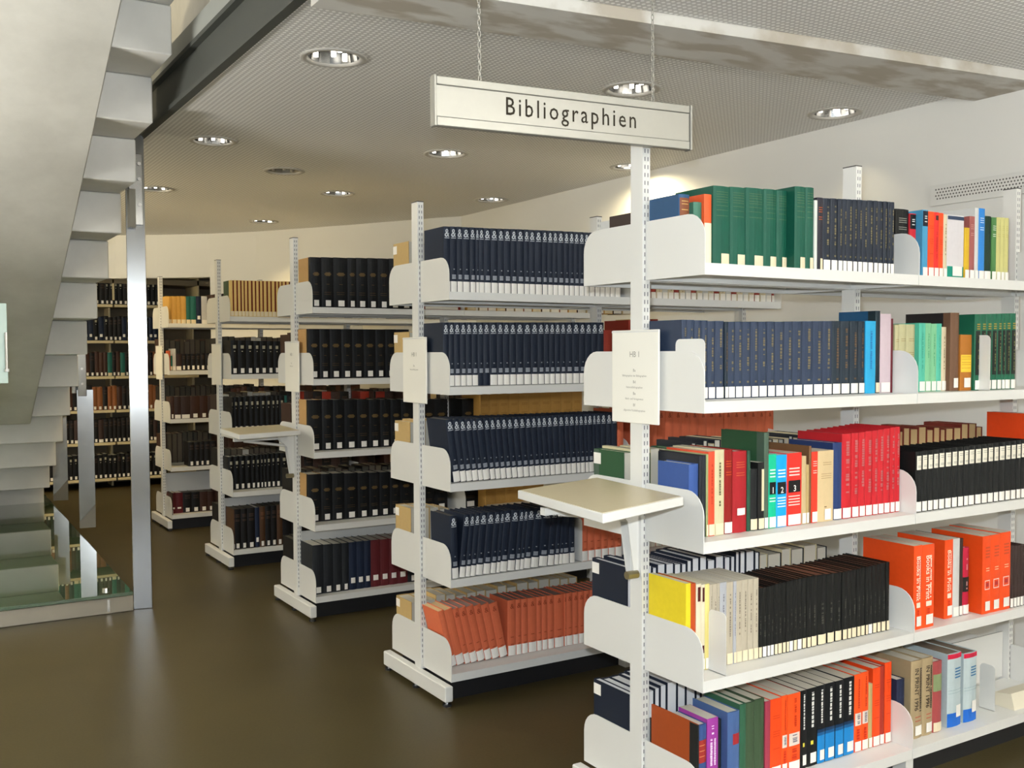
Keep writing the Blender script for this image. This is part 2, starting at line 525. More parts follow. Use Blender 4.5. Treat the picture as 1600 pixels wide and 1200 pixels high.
def board_poly(y0, y1, zt, lip=.035, t=.0025):
    return [(y0, zt), (y1, zt), (y1, zt-lip), (y1-.016, zt-lip), (y1-.016, zt-lip+t), (y1-t, zt-lip+t), (y1-t, zt-t),
            (y0+t, zt-t), (y0+t, zt-lip+t), (y0+.016, zt-lip+t), (y0+.016, zt-lip), (y0, zt-lip)]
RN = {1: 'front', 2: 'second', 3: 'third', 4: 'fourth', 5: 'fifth', 6: 'wall'}
def bookcase(row, bays, label, bw=1.0):
    yc = CY[row]
    t = empty('bookcase', (0, yc, 0))
    tag(t, label, 'bookcase', 'double sided library bookcases in rows')
    for i in range(bays+1):
        x = i*bw
        p = G().box(x, x+.03, -.03, .03, .09 if i == 0 else .02, HP-.004).out('upright_post', STEEL_W, t)
        G().box(x-.001, x+.031, -.031, .031, HP-.004, HP).out('post_cap', CAP, p)
        slots(p, x+.015, -.03)
        for s in range(1, 6):
            zl = ZT[s]-.035
            for sg in (-1, 1):
                yy = bracket_poly(sg*.032, sg*.304, zl, zl+.185, .075, sg)
                xa = x+.012 if i == 0 else (x-.003 if i < bays else x+.012)
                G().prism(yy, xa, xa+.003, 'X').out('side_bracket', STEEL_W, t)
    for b in range(bays):
        for s in range(1, 6):
            for sg in (-1, 1):
                y0, y1 = (-.303, -.012) if sg < 0 else (.012, .304)
                G().prism(board_poly(y0, y1, ZT[s]), b*bw+(.016 if b == 0 else .001), (b+1)*bw-.004+(.015 if b == bays-1 else 0), 'X').out('shelf_board', STEEL_W, t)
        if row != 2: G().box(b*bw+.034, b*bw+bw-.002, -.004, .004, .14 if row == 1 else .30, .335 if row == 1 else .47).out('back_panel', STEEL_W, t)
    G().box(.034, bays*bw-.021, -.235, .235, 0, .098).out('plinth', BLACKP, t)
    base = bevel(G().box(-.028, .011, -.322, .322, .022, .09).out('base_rail', STEEL_W, t), .004, 1)
    for y in (-.30, 0, .30):
        f = G().cyl((-.008, y, .0), (-.008, y, .010), .02, 14).out('levelling_foot', BLACKP, t)
        G().cyl((-.008, y, .0102), (-.008, y, .0215), .009, 10).out('foot_screw', CHROME, f)
    for i in range(1, bays+1):
        G().box(i*bw-.02, i*bw+.02, -.29, .29, .0, .0985).out('base_foot', STEEL_W, t)
    return t
bookcase(1, 2, 'front white steel bookcase under the hanging sign, with mixed bright books')
bookcase(2, 2, 'second white steel bookcase, full of navy volumes with silver emblems')
bookcase(3, 2, 'third white steel bookcase, with thick black volumes and a tray')
bookcase(4, 2, 'fourth white steel bookcase, with cream spines on its top shelf')
bookcase(5, 2, 'fifth white steel bookcase, farthest of the row beside the steel post', .9)
# wall shelving at the far end
ws = empty('far_bookshelf', (0, CY[6], 0))
tag(ws, 'dark filled wall shelving at the far end behind the staircase', 'bookshelf')
for x in (-.80, .15, 1.1):
    G().box(x-.02, x, -.02, .26, 0, 2.15).out('side_upright', mat('shelf_beige', (205, 190, 150), .5), ws)
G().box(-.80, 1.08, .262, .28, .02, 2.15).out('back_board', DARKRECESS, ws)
for s in range(1, 7):
    for xa, xb in ((-.80, .13), (.15, 1.08)):
        G().box(xa, xb, -.30, .26, BT[s]-.03, BT[s]-.0005).out('shelf_board', mat('shelf_beige', (205, 190, 150), .5), ws)
for xa, xb in ((-.80, .13), (.15, 1.08)):
    G().box(xa, xb, -.30, .26, 2.42, 2.46).out('top_board', mat('shelf_beige', (205, 190, 150), .5), ws)
for x in (-.80, .15, 1.1): G().box(x-.02, x, -.3, .26, 2.15, 2.46).out('top_upright', mat('shelf_beige', (205, 190, 150), .5), ws)

# ------------------------------------------------------------------ placards on the row ends
def word(parent, s, x, yc, z, hgt, m, nm='print', bold=0, spacing=1.0):
    """word on a face looking to -X, reading left to right for someone in the aisle, centred on yc"""
    v, f, wd = text_geo(s, spacing, bold)
    sc = hgt
    return put(nm, [(x, yc + wd*sc/2 - a*sc, z + b*sc) for a, b in v], f, m, parent)
PL = {1: ['HB 1', ['Ba', 'Bibliographien der Bibliographien', 'Bd', 'Nationalbibliographien', 'Be', 'Buch- und Verlagswesen', 'Bf', 'allgemeine Fachbibliographien']], 2: ['HB 1', ['Ba', 'Nationalbibliographien']], 3: ['HB 1', ['Ba', 'Bibliographien']], 4: ['', []], 5: ['', []]}
for row in range(1, 6):
    yc = CY[row]
    t = empty('shelf_placard', (-.004, yc, 1.31))
    tag(t, 'white card placard on the end post of the %s bookcase' % RN[row], 'placard', 'placards on the bookcase ends')
    w2 = .118
    bevel(G().box(-.0035, .0035, -w2, w2, 0, .298).out('card', PAPER, t), .0015, 1)
    G().box(-.0045, -.0036, -w2, w2, .290, .296).out('card_edge', STEEL_W, t)
    if PL[row][0]:
        word(t, PL[row][0], -.0042, 0, .212, .026, INKG, 'heading')
        z = .165
        for i, s in enumerate(PL[row][1]):
            word(t, s, -.0042, 0, z, .013 if i % 2 == 0 else .0092, INKG, 'print')
            z -= .016 if i % 2 == 0 else .021

# ------------------------------------------------------------------ pull-out reading trays
def tray(corners, z, yc, label):
    cx = sum(c[0] for c in corners)/4; cy = sum(c[1] for c in corners)/4
    t = empty('reading_tray', (cx, cy, z-.026))
    tag(t, label, 'tray', 'fold out reading trays')
    P = [(x-cx, y-cy) for x, y in corners]
    body = G().prism(P, 0, .026, 'Z').out('tray_body', STEEL_W, t); bevel(body, .002, 1)
    P2 = [(x*.965, y*.965) for x, y in P]
    G().prism(P2, .0262, .0275, 'Z').out('laminate_top', LINO_TOP, t)
    x0 = -.001-cx; y0 = yc-cy      # post face
    # arm: side wing on the post, tapering bracket, strut and knob
    G().prism([(x0, -.005), (x0-.13, -.005), (x0-.05, -.09), (x0-.022, -.27), (x0, -.27)], y0-.022, y0-.018, 'Y').out('arm_plate', STEEL_W, t)
    G().prism([(x0, -.005), (x0-.13, -.005), (x0-.05, -.09), (x0-.022, -.27), (x0, -.27)], y0+.018, y0+.022, 'Y').out('arm_plate', STEEL_W, t)
    G().box(x0-.006, x0-.0005, y0-.035, y0+.035, -.27, -.002).out('back_plate', STEEL_W, t)
    G().box(x0-.36, x0-.03, y0-.012, y0+.012, -.045, -.022).out('slide_rail', STEEL_W, t)
    G().cyl((x0-.30, y0, -.045), (x0-.04, y0, -.085), .008, 8).out('strut', STEEL_W, t)
    G().box(x0-.34, x0-.22, y0-.05, y0+.05, -.021, -.0005).out('slide_block', STEEL_W, t)
    G().cyl((x0-.055, y0-.022, -.262), (x0-.012, y0-.022, -.262), .013, 12).out('knob', mat('brass_knob', (150, 140, 110), .35, .8), t)
    G().cyl((x0-.0085, y0, -.06), (x0-.006, y0, -.06), .008, 8).out('screw', CHROME, t)
tray([(-.012, .03), (-.072, -.475), (-.458, -.60), (-.404, -.092)], 1.115, CY[1], 'cream topped fold out tray on the end of the front bookcase')
tray([(-.012, 3.30), (-.060, 2.79), (-.45, 2.66), (-.41, 3.17)], 1.10, CY[3], 'cream topped fold out tray on the end of the third bookcase')

# ------------------------------------------------------------------ hanging sign
a = Vector((-.748, -.226, 2.160)); b = Vector((.104, -.304, 2.166))
SL = (b-a).length
hs = empty('hanging_sign', a)
hs.rotation_euler = (0, -math.asin((b.z-a.z)/SL), math.atan2(b.y-a.y, b.x-a.x))
tag(hs, 'long brushed aluminium sign reading Bibliographien hung on two chains', 'sign')
SH = .135
bevel(G().box(.004, SL-.004, .0035, .024, .026, SH-.024).out('panel', ALU_SIGN, hs), .0008, 1)
bevel(G().box(.004, SL-.004, 0, .026, SH-.0235, SH).out('top_rail', ALU_SIGN, hs), .002, 1)
bevel(G().box(.004, SL-.004, 0, .026, .0, .0255).out('bottom_rail', ALU_SIGN, hs), .002, 1)
for x in (-.004, SL-.0035): bevel(G().box(x, x+.0075, -.003, .029, -.002, SH+.002).out('end_cap', ALU_SIGN, hs), .0015, 1)
v, f, wd = text_geo('Bibliographien', 1.26, .004)
sc = .437/wd
put('lettering', [(.217 + p*sc, .0028, .049 + q*.072) for p, q in v], f, INKM, hs)
for i, cx in enumerate((.140, .722)):
    # small round-link chain up to the ceiling
    g = G(); z = SH; k = 0
    top = .70 if i == 0 else .66
    while z < top:
        n = 6
        ring = []
        for j in range(8):
            an = 2*math.pi*j/8
            dx, dz = .0045*math.cos(an), .0095*math.sin(an)
            ring.append(Vector((cx + (dx if k % 2 == 0 else 0), .013 + (0 if k % 2 == 0 else dx), z + .008 + dz)))
        for j in range(8): g.cyl(ring[j], ring[(j+1) % 8], .0013, 4)
        z += .0155; k += 1
    c = g.out('chain', mat('chain_steel', (150, 148, 140), .4, .6), hs)

# ------------------------------------------------------------------ wall vent
vt = empty('wall_vent', (XW, .29, 2.30))
tag(vt, 'white perforated ventilation strip high on the right wall', 'vent')
G().box(-.012, 0, -.75, .39, -.005, .105).out('vent_plate', STEEL_W, vt)
G().box(-.016, -.0125, -.75, .39, .098, .105).out('plate_edge', STEEL_W, vt)
G().box(-.016, -.0125, -.75, .39, -.005, .002).out('plate_edge', STEEL_W, vt)
g = G()
y = -.74
i = 0
while y < .365:
    for kz in range(4):
        zz = .03 + kz*.016
        g.cyl((-.0127, y + (.0085 if kz % 2 else 0), zz), (-.0122, y + (.0085 if kz % 2 else 0), zz), .0047, 6)
    y += .017
o = g.out('holes', mat('hole_dark', (95, 92, 88), .8), vt); o['kind'] = 'stuff'

# ------------------------------------------------------------------ bookends and loose things on the shelves
def bookend(x, y0, y1, zt, h, label, rest=None):
    t = empty('bookend', (x, (y0+y1)/2, zt))
    tag(t, label, 'bookend', 'white steel bookends')
    hw = (y1-y0)/2
    r = .018
    pts = [(-hw, 0), (hw, 0), (hw, h-r)]
    for i in range(1, 5):
        a_ = math.pi/2*i/4; pts.append((hw - r*(1-math.cos(a_)), h-r+r*math.sin(a_)))
    pts.append((-hw+r, h))
    for i in range(1, 5):
        a_ = math.pi/2*i/4; pts.append((-hw + r - r*math.sin(a_), h-r+r*math.cos(a_)))
    G().prism(pts, 0, .0015, 'X').out('plate', STEEL_W, t)
    G().box(-.002 if rest else 0, .006, -hw, hw, .0002, .0018).out('tongue', STEEL_W, t)
bookend(.0165, -.466, -.335, 1.3906, .186, 'tall white bookend on the second shelf of the front bookcase, by its placard')
bookend(1.417, -.466, -.391, 1.3906, .205, 'white bookend among green volumes, second shelf of the front bookcase')
bookend(.107, -.466, -.390, .5506, .192, 'white bookend before grey journals on the fourth shelf, front bookcase')
bookend(1.585, -.40, -.335, .1356, .178, 'white bookend beside pale blue volumes, bottom shelf of the front bookcase')
bookend(.714, 1.130, 1.25, .5506, .205, 'white bookend between navy and orange volumes, fourth shelf of the second bookcase')
t = empty('loose_bookend', (1.66, -.40, .1356))
tag(t, 'cream wedge shaped rest lying on the bottom shelf of the front bookcase', 'book rest')
G().prism([(-.035, 0), (.06, 0), (.05, .05), (-.02, .062)], 0, .22, 'X').out('wedge', mat('cream_card', (222, 214, 192), .6), t)

# ------------------------------------------------------------------ books
K = {
    'bluecloth': [(42, 84, 124), None, (205, 200, 185), 0, '', 'brownlab', (120, 70, 45), 'blue cloth book with a brown spine label'],
    'greensmall': [(70, 120, 100), None, (205, 200, 185), 0, '', '', (190, 165, 95), 'small grey green cloth book'],
    'orangecream': [(235, 95, 50), None, (205, 200, 185), 1, '', 'creamlow', (235, 225, 195), 'orange and cream paperback'],
    'green': [(18, 84, 66), None, (205, 200, 185), 0, 'b', 'gold2', (90, 110, 75), 'large green cloth volume'],
    'whiteboard': [(225, 230, 220), None, (205, 200, 185), 1, '', '', (190, 165, 95), 'thin white pamphlet'],
    'ink': [(27, 36, 50), None, (205, 200, 185), 0, 'w', 'vert', (120, 110, 80), 'dark navy journal volume with gold lettering'],
    'inkred': [(40, 40, 50), None, (205, 200, 185), 0, 'b', 'dashtop', (190, 90, 40), 'dark navy volume with red and gold lettering'],
    'black': [(16, 17, 17), None, (205, 200, 185), 0, 'w', 'dashtop', (150, 150, 140), 'black bound volume'],
    'redblack': [(205, 45, 55), None, (205, 200, 185), 1, 'w', 'darktop', (25, 25, 28), 'red paperback with a black head'],
    'bluehead': [(70, 150, 190), None, (205, 200, 185), 1, 'w', 'darktop', (25, 28, 40), 'light blue paperback with a black head'],
    'orange': [(240, 75, 25), None, (205, 200, 185), 1, 'w', 'dashmid', (190, 45, 10), 'orange paperback volume'],
    'scarlet': [(230, 45, 40), None, (205, 200, 185), 1, 'w', 'darktop2', (60, 20, 20), 'scarlet paperback volume'],
    'cream': [(222, 208, 175), None, (205, 200, 185), 1, 'w', 'vertthin', (120, 105, 80), 'cream paperback volume'],
    'whiteteal': [(225, 220, 222), None, (205, 200, 185), 1, 'n', 'tealfoot', (20, 130, 110), 'white jacketed book with a teal foot'],
    'yellow': [(215, 175, 40), None, (205, 200, 185), 1, 'w', '', (190, 165, 95), 'yellow paperback volume'],
    'mauve': [(160, 90, 85), None, (205, 200, 185), 1, 'w', 'dashtop', (200, 150, 140), 'dull red brown volume'],
    'white': [(215, 215, 212), None, (205, 200, 185), 1, 'w', '', (190, 165, 95), 'white paperback volume'],
    'brightblue': [(45, 130, 210), None, (205, 200, 185), 1, 'w', 'dashtop', (230, 235, 240), 'bright blue paperback volume'],
    'darkgreen': [(20, 50, 38), None, (205, 200, 185), 0, 'w', 'redfoot', (130, 25, 40), 'very dark green volume'],
    'greenpat': [(75, 125, 70), None, (205, 200, 185), 1, 'w', 'dashtop', (230, 235, 225), 'green patterned paperback volume'],
    'paleyellow': [(205, 200, 130), None, (205, 200, 185), 1, 'w', 'dashtop', (175, 168, 100), 'pale yellow paperback volume'],
    'navy': [(44, 57, 80), None, (205, 200, 185), 0, 'w', 'vert', (110, 100, 75), 'navy blue reference volume with gilt lettering'],
    'navydark': [(30, 44, 56), None, (205, 200, 185), 0, 'w', 'vert', (95, 75, 55), 'blackish navy reference volume with gilt lettering'],
    'sky': [(45, 165, 215), None, (205, 200, 185), 1, '', 'vertthin', (30, 110, 170), 'sky blue paperback volume'],
    'navytall': [(25, 80, 120), (20, 40, 50), (205, 200, 185), 0, 'c', '', (190, 165, 95), 'tall dark blue cloth volume'],
    'pink': [(212, 192, 200), None, (205, 200, 185), 1, 'w', '', (190, 165, 95), 'pale pink paperback volume'],
    'maroon': [(95, 25, 35), None, (205, 200, 185), 0, '', '', (190, 165, 95), 'thin dark red volume'],
    'olive': [(185, 180, 140), None, (205, 200, 185), 0, 'w', 'dashmid', (140, 125, 85), 'pale olive decorated volume'],
    'teal': [(85, 185, 160), None, (205, 200, 185), 1, 'w', 'vertthin', (60, 150, 130), 'turquoise green paperback volume'],
    'mint': [(125, 190, 145), None, (205, 200, 185), 1, 'w', 'vertthin', (80, 150, 110), 'mint green paperback volume'],
    'blackbrown': [(38, 34, 36), (110, 80, 60), (205, 200, 185), 0, 'n', '', (190, 165, 95), 'large black volume with a brown spine'],
    'ochre': [(175, 110, 40), None, (205, 200, 185), 1, 'n', 'yelpanel', (235, 190, 60), 'ochre brown paperback with a yellow panel'],
    'greenset': [(28, 98, 72), None, (205, 200, 185), 0, 'w', 'blackpanel', (25, 30, 25), 'green volume with a black spine panel'],
    'tanback': [(215, 200, 160), None, (205, 200, 185), 0, '', '', (190, 165, 95), 'cream backed book'],
    'royal': [(55, 85, 150), None, (205, 200, 185), 0, '', '', (190, 165, 95), 'royal blue cloth book'],
    'thindark': [(35, 38, 45), None, (205, 200, 185), 0, '', '', (190, 165, 95), 'thin dark cloth book'],
    'palegreen': [(150, 160, 110), None, (205, 200, 185), 1, 'c', '', (190, 165, 95), 'thin pale green paperback'],
    'coral': [(215, 80, 50), None, (205, 200, 185), 1, 'c', 'vertthin', (170, 50, 25), 'coral red paperback volume'],
    'creamtext': [(215, 205, 165), None, (205, 200, 185), 1, 'c', 'vertthin', (95, 85, 60), 'cream paperback with vertical lettering'],
    'darkred': [(140, 22, 20), None, (205, 200, 185), 0, 'w', 'dashtop', (190, 80, 30), 'dark red cloth book with gilt lettering'],
    'crimson': [(165, 30, 38), None, (205, 200, 185), 0, 'h', 'dashtop', (190, 90, 50), 'crimson cloth book with a raised white label'],
    'greenthin': [(40, 80, 60), None, (205, 200, 185), 0, '', '', (190, 165, 95), 'thin green cloth book'],
    'blackplain': [(26, 28, 30), None, (205, 200, 185), 0, 'c', '', (190, 165, 95), 'short black cloth book'],
    'blackcream': [(25, 25, 25), None, (205, 200, 185), 1, 'c', 'creamstripe', (220, 210, 175), 'black paperback with a cream stripe'],
    'greentall': [(45, 85, 55), (75, 95, 80), (205, 200, 185), 0, 'w', '', (190, 165, 95), 'tall green cloth volume'],
    'vol1': [(10, 190, 145), None, (205, 200, 185), 1, 'w', 'vol1', (225, 245, 235), 'emerald paperback with volume number 1'],
    'vol2': [(20, 165, 235), None, (205, 200, 185), 1, 'w', 'vol2', (225, 240, 250), 'azure paperback with volume number 2'],
    'vol3': [(240, 50, 40), None, (205, 200, 185), 1, 'w', 'vol3', (250, 215, 205), 'bright red paperback with volume number 3'],
    'tan': [(205, 180, 135), None, (205, 200, 185), 1, 'w', '', (190, 165, 95), 'tan paperback volume'],
    'browntall': [(120, 85, 55), None, (205, 200, 185), 0, '', '', (190, 165, 95), 'tall brown cloth volume'],
    'redthin': [(225, 60, 40), None, (205, 200, 185), 1, 'w', 'dashtop', (245, 220, 210), 'thin red paperback volume'],
    'creambig': [(220, 195, 150), None, (205, 200, 185), 1, 'm', 'lines', (140, 115, 80), 'broad cream paperback volume'],
    'navyplain': [(38, 58, 105), None, (205, 200, 185), 0, 'w', '', (190, 165, 95), 'plain navy cloth volume'],
    'redset': [(195, 32, 42), None, (190, 110, 110), 0, 'w', 'vert2', (170, 95, 95), 'red cloth volume with silver lettering'],
    'blacklab': [(18, 20, 20), None, (60, 60, 62), 0, 'w', 'upper', (228, 222, 205), 'black volume with white spine labels above and below'],
    'lemon': [(240, 215, 45), None, (205, 200, 185), 1, 'w', '', (190, 165, 95), 'lemon yellow journal'],
    'rust': [(185, 75, 30), None, (205, 200, 185), 0, '', '', (190, 165, 95), 'rust brown volume'],
    'creamdark': [(235, 225, 195), None, (205, 200, 185), 1, 'w', 'redblocks', (75, 25, 20), 'cream volume with dark red spine blocks'],
    'lemonthin': [(240, 225, 140), None, (205, 200, 185), 1, 'w', '', (190, 165, 95), 'thin pale lemon paperback'],
    'grey': [(190, 180, 160), None, (205, 200, 185), 1, 'c', 'vertthin', (120, 112, 100), 'pale grey paperback journal'],
    'bluegrey': [(180, 182, 188), None, (205, 200, 185), 1, 'c', 'vertthin', (120, 120, 128), 'bluish grey paperback journal'],
    'blackset': [(18, 19, 18), None, (125, 80, 60), 0, 'cw', 'vertlow', (75, 75, 68), 'thin black bound volume'],
    'orbip': [(240, 80, 25), None, (205, 200, 185), 1, 'n', 'bip', (250, 225, 205), 'orange volume with white vertical lettering'],
    'orbip2': [(238, 78, 22), None, (205, 200, 185), 1, 'n', 'frame', (185, 70, 40), 'orange volume with red lettering and a framed emblem'],
    'mag': [(185, 30, 60), None, (205, 200, 185), 0, 'w', 'blackmid', (28, 26, 24), 'crimson volume with a black spine panel'],
    'umber': [(58, 43, 39), None, (105, 95, 80), 0, 'w', '', (190, 165, 95), 'dark brown bound volume'],
    'brownhalf': [(160, 72, 30), (30, 32, 32), (220, 195, 140), 0, '', '', (190, 165, 95), 'brown half bound book with a black spine'],
    'blackhalf': [(22, 24, 24), None, (220, 200, 150), 0, '', '', (190, 165, 95), 'black half bound book'],
    'bluered': [(60, 85, 140), None, (205, 200, 185), 0, '', 'redlab', (150, 45, 40), 'blue cloth book with a red spine label'],
    'purple': [(165, 65, 160), None, (205, 200, 185), 1, '', 'vertwhite', (240, 225, 240), 'purple paperback with white lettering'],
    'bluetall': [(72, 100, 150), None, (205, 200, 185), 0, '', 'redsq', (150, 40, 45), 'tall blue cloth volume with a red square label'],
    'greencl': [(50, 95, 70), None, (205, 200, 185), 0, '', '', (190, 165, 95), 'green cloth volume'],
    'mossgreen': [(62, 82, 58), None, (205, 200, 185), 0, '', '', (190, 165, 95), 'moss green cloth volume'],
    'raspberry': [(165, 60, 80), None, (205, 200, 185), 1, '', '', (190, 165, 95), 'thin raspberry paperback'],
    'orpic': [(243, 85, 30), None, (205, 200, 185), 1, 'w', 'pic', (180, 40, 10), 'orange volume with a picture square on the spine'],
    'blackblue': [(18, 20, 24), None, (205, 200, 185), 1, 'n', 'bb', (225, 225, 220), 'black volume shading to blue at the foot'],
    'blackyellow': [(18, 20, 22), None, (205, 200, 185), 1, 'n', 'by', (225, 225, 220), 'black volume with a small yellow numeral'],
    'tansmall': [(190, 165, 110), None, (205, 200, 185), 1, 'w', '', (190, 165, 95), 'small tan booklet'],
    'brick': [(165, 50, 35), None, (205, 200, 185), 0, 'w', '', (190, 165, 95), 'brick red cloth volume'],
    'brickpale': [(120, 45, 35), None, (190, 165, 120), 0, '', '', (190, 165, 95), 'brick cloth volume'],
    'darkblue': [(38, 45, 70), None, (205, 200, 185), 0, '', '', (190, 165, 95), 'short dark blue book'],
    'beigebip': [(170, 150, 115), None, (205, 200, 185), 0, 'n', 'bip2', (45, 35, 28), 'beige volume with black vertical lettering'],
    'rose': [(165, 75, 75), None, (205, 200, 185), 0, 'c', 'greenpanel', (125, 140, 100), 'rose volume with a green spine panel'],
    'whiteblue': [(195, 210, 212), None, (120, 105, 90), 0, 'r', 'rb', (60, 110, 150), 'pale blue volume with red head and blue foot'],
    'emblem': [(28, 37, 54), None, (95, 92, 85), 0, 'W', 'emblem', (190, 195, 200), 'navy volume with a silver spine emblem'],
    'emblemx': [(28, 37, 54), None, (205, 200, 185), 0, '', 'emblem', (190, 195, 200), 'unlabelled navy volume with a silver spine emblem'],
    'red': [(150, 50, 35), None, (205, 200, 185), 0, 'w', '', (190, 165, 95), 'red cloth volume'],
    'terra': [(224, 114, 78), None, (150, 128, 120), 0, 'W', 'terra', (150, 66, 40), 'terracotta orange journal volume'],
    'terralight': [(228, 118, 80), None, (215, 185, 140), 0, 'W', '', (190, 165, 95), 'terracotta orange paperback'],
    'bigblack': [(15, 17, 20), None, (205, 200, 185), 0, 'm2', 'dots', (92, 74, 42), 'thick black encyclopaedia volume with gilt ornament'],
    'bigblackt': [(190, 150, 95), (15, 17, 20), (205, 200, 185), 0, 'm2', 'dots', (92, 74, 42), 'thick black encyclopaedia volume with a tan board'],
    'midnight': [(30, 40, 62), None, (205, 200, 185), 0, 'h2', '', (190, 165, 95), 'thick midnight blue volume'],
    'wine': [(100, 35, 40), None, (205, 200, 185), 0, 'h2', '', (190, 165, 95), 'thick wine red volume'],
    'charcoal': [(35, 38, 42), None, (205, 200, 185), 0, 'm2', '', (190, 165, 95), 'thick charcoal volume'],
    'och2': [(190, 145, 75), None, (205, 200, 185), 0, '', 'dashmid', (140, 100, 50), 'thick ochre volume'],
    'blackemb': [(13, 13, 14), None, (205, 200, 185), 0, 'm2', 'dots2', (200, 195, 170), 'black volume with a gilt emblem'],
    'creamred': [(235, 200, 120), None, (205, 200, 185), 1, 'c', 'redjoint', (105, 25, 15), 'cream volume with a dark red joint'],
    'creamredg': [(60, 82, 55), (235, 200, 120), (205, 200, 185), 1, 'c', 'redjoint', (105, 25, 15), 'cream volume with a green board'],
    'oldbrown': [(80, 55, 36), None, (100, 92, 76), 0, 'm2', 'dashtop', (130, 85, 60), 'old brown leather volume'],
    'oldblack': [(24, 22, 22), None, (84, 80, 68), 0, 'm2', 'dashtop', (95, 75, 60), 'old black leather volume'],
    'gold': [(215, 165, 80), None, (205, 200, 185), 0, 'c', '', (190, 165, 95), 'ochre yellow volume'],
    'tealdark': [(40, 105, 95), None, (205, 200, 185), 0, 'c', '', (190, 165, 95), 'dark teal volume'],
    'tanbox': [(195, 165, 110), None, (205, 200, 185), 0, '', '', (190, 165, 95), 'tan cloth volume with a corner label'],
    'navypage': [(26, 34, 50), None, (240, 240, 240), 0, '', '', (190, 165, 95), 'dark blue bound volume'],
    'picbox': [(60, 45, 40), None, (205, 200, 185), 0, '', '', (190, 165, 95), 'book with a dark picture cover'],
    'dkbrown': [(64, 41, 32), None, (100, 90, 72), 0, 'm2', '', (190, 165, 95), 'dark brown volume'],
    'rusty': [(130, 80, 45), None, (205, 200, 185), 0, 'm2', '', (190, 165, 95), 'rusty brown volume'],
}

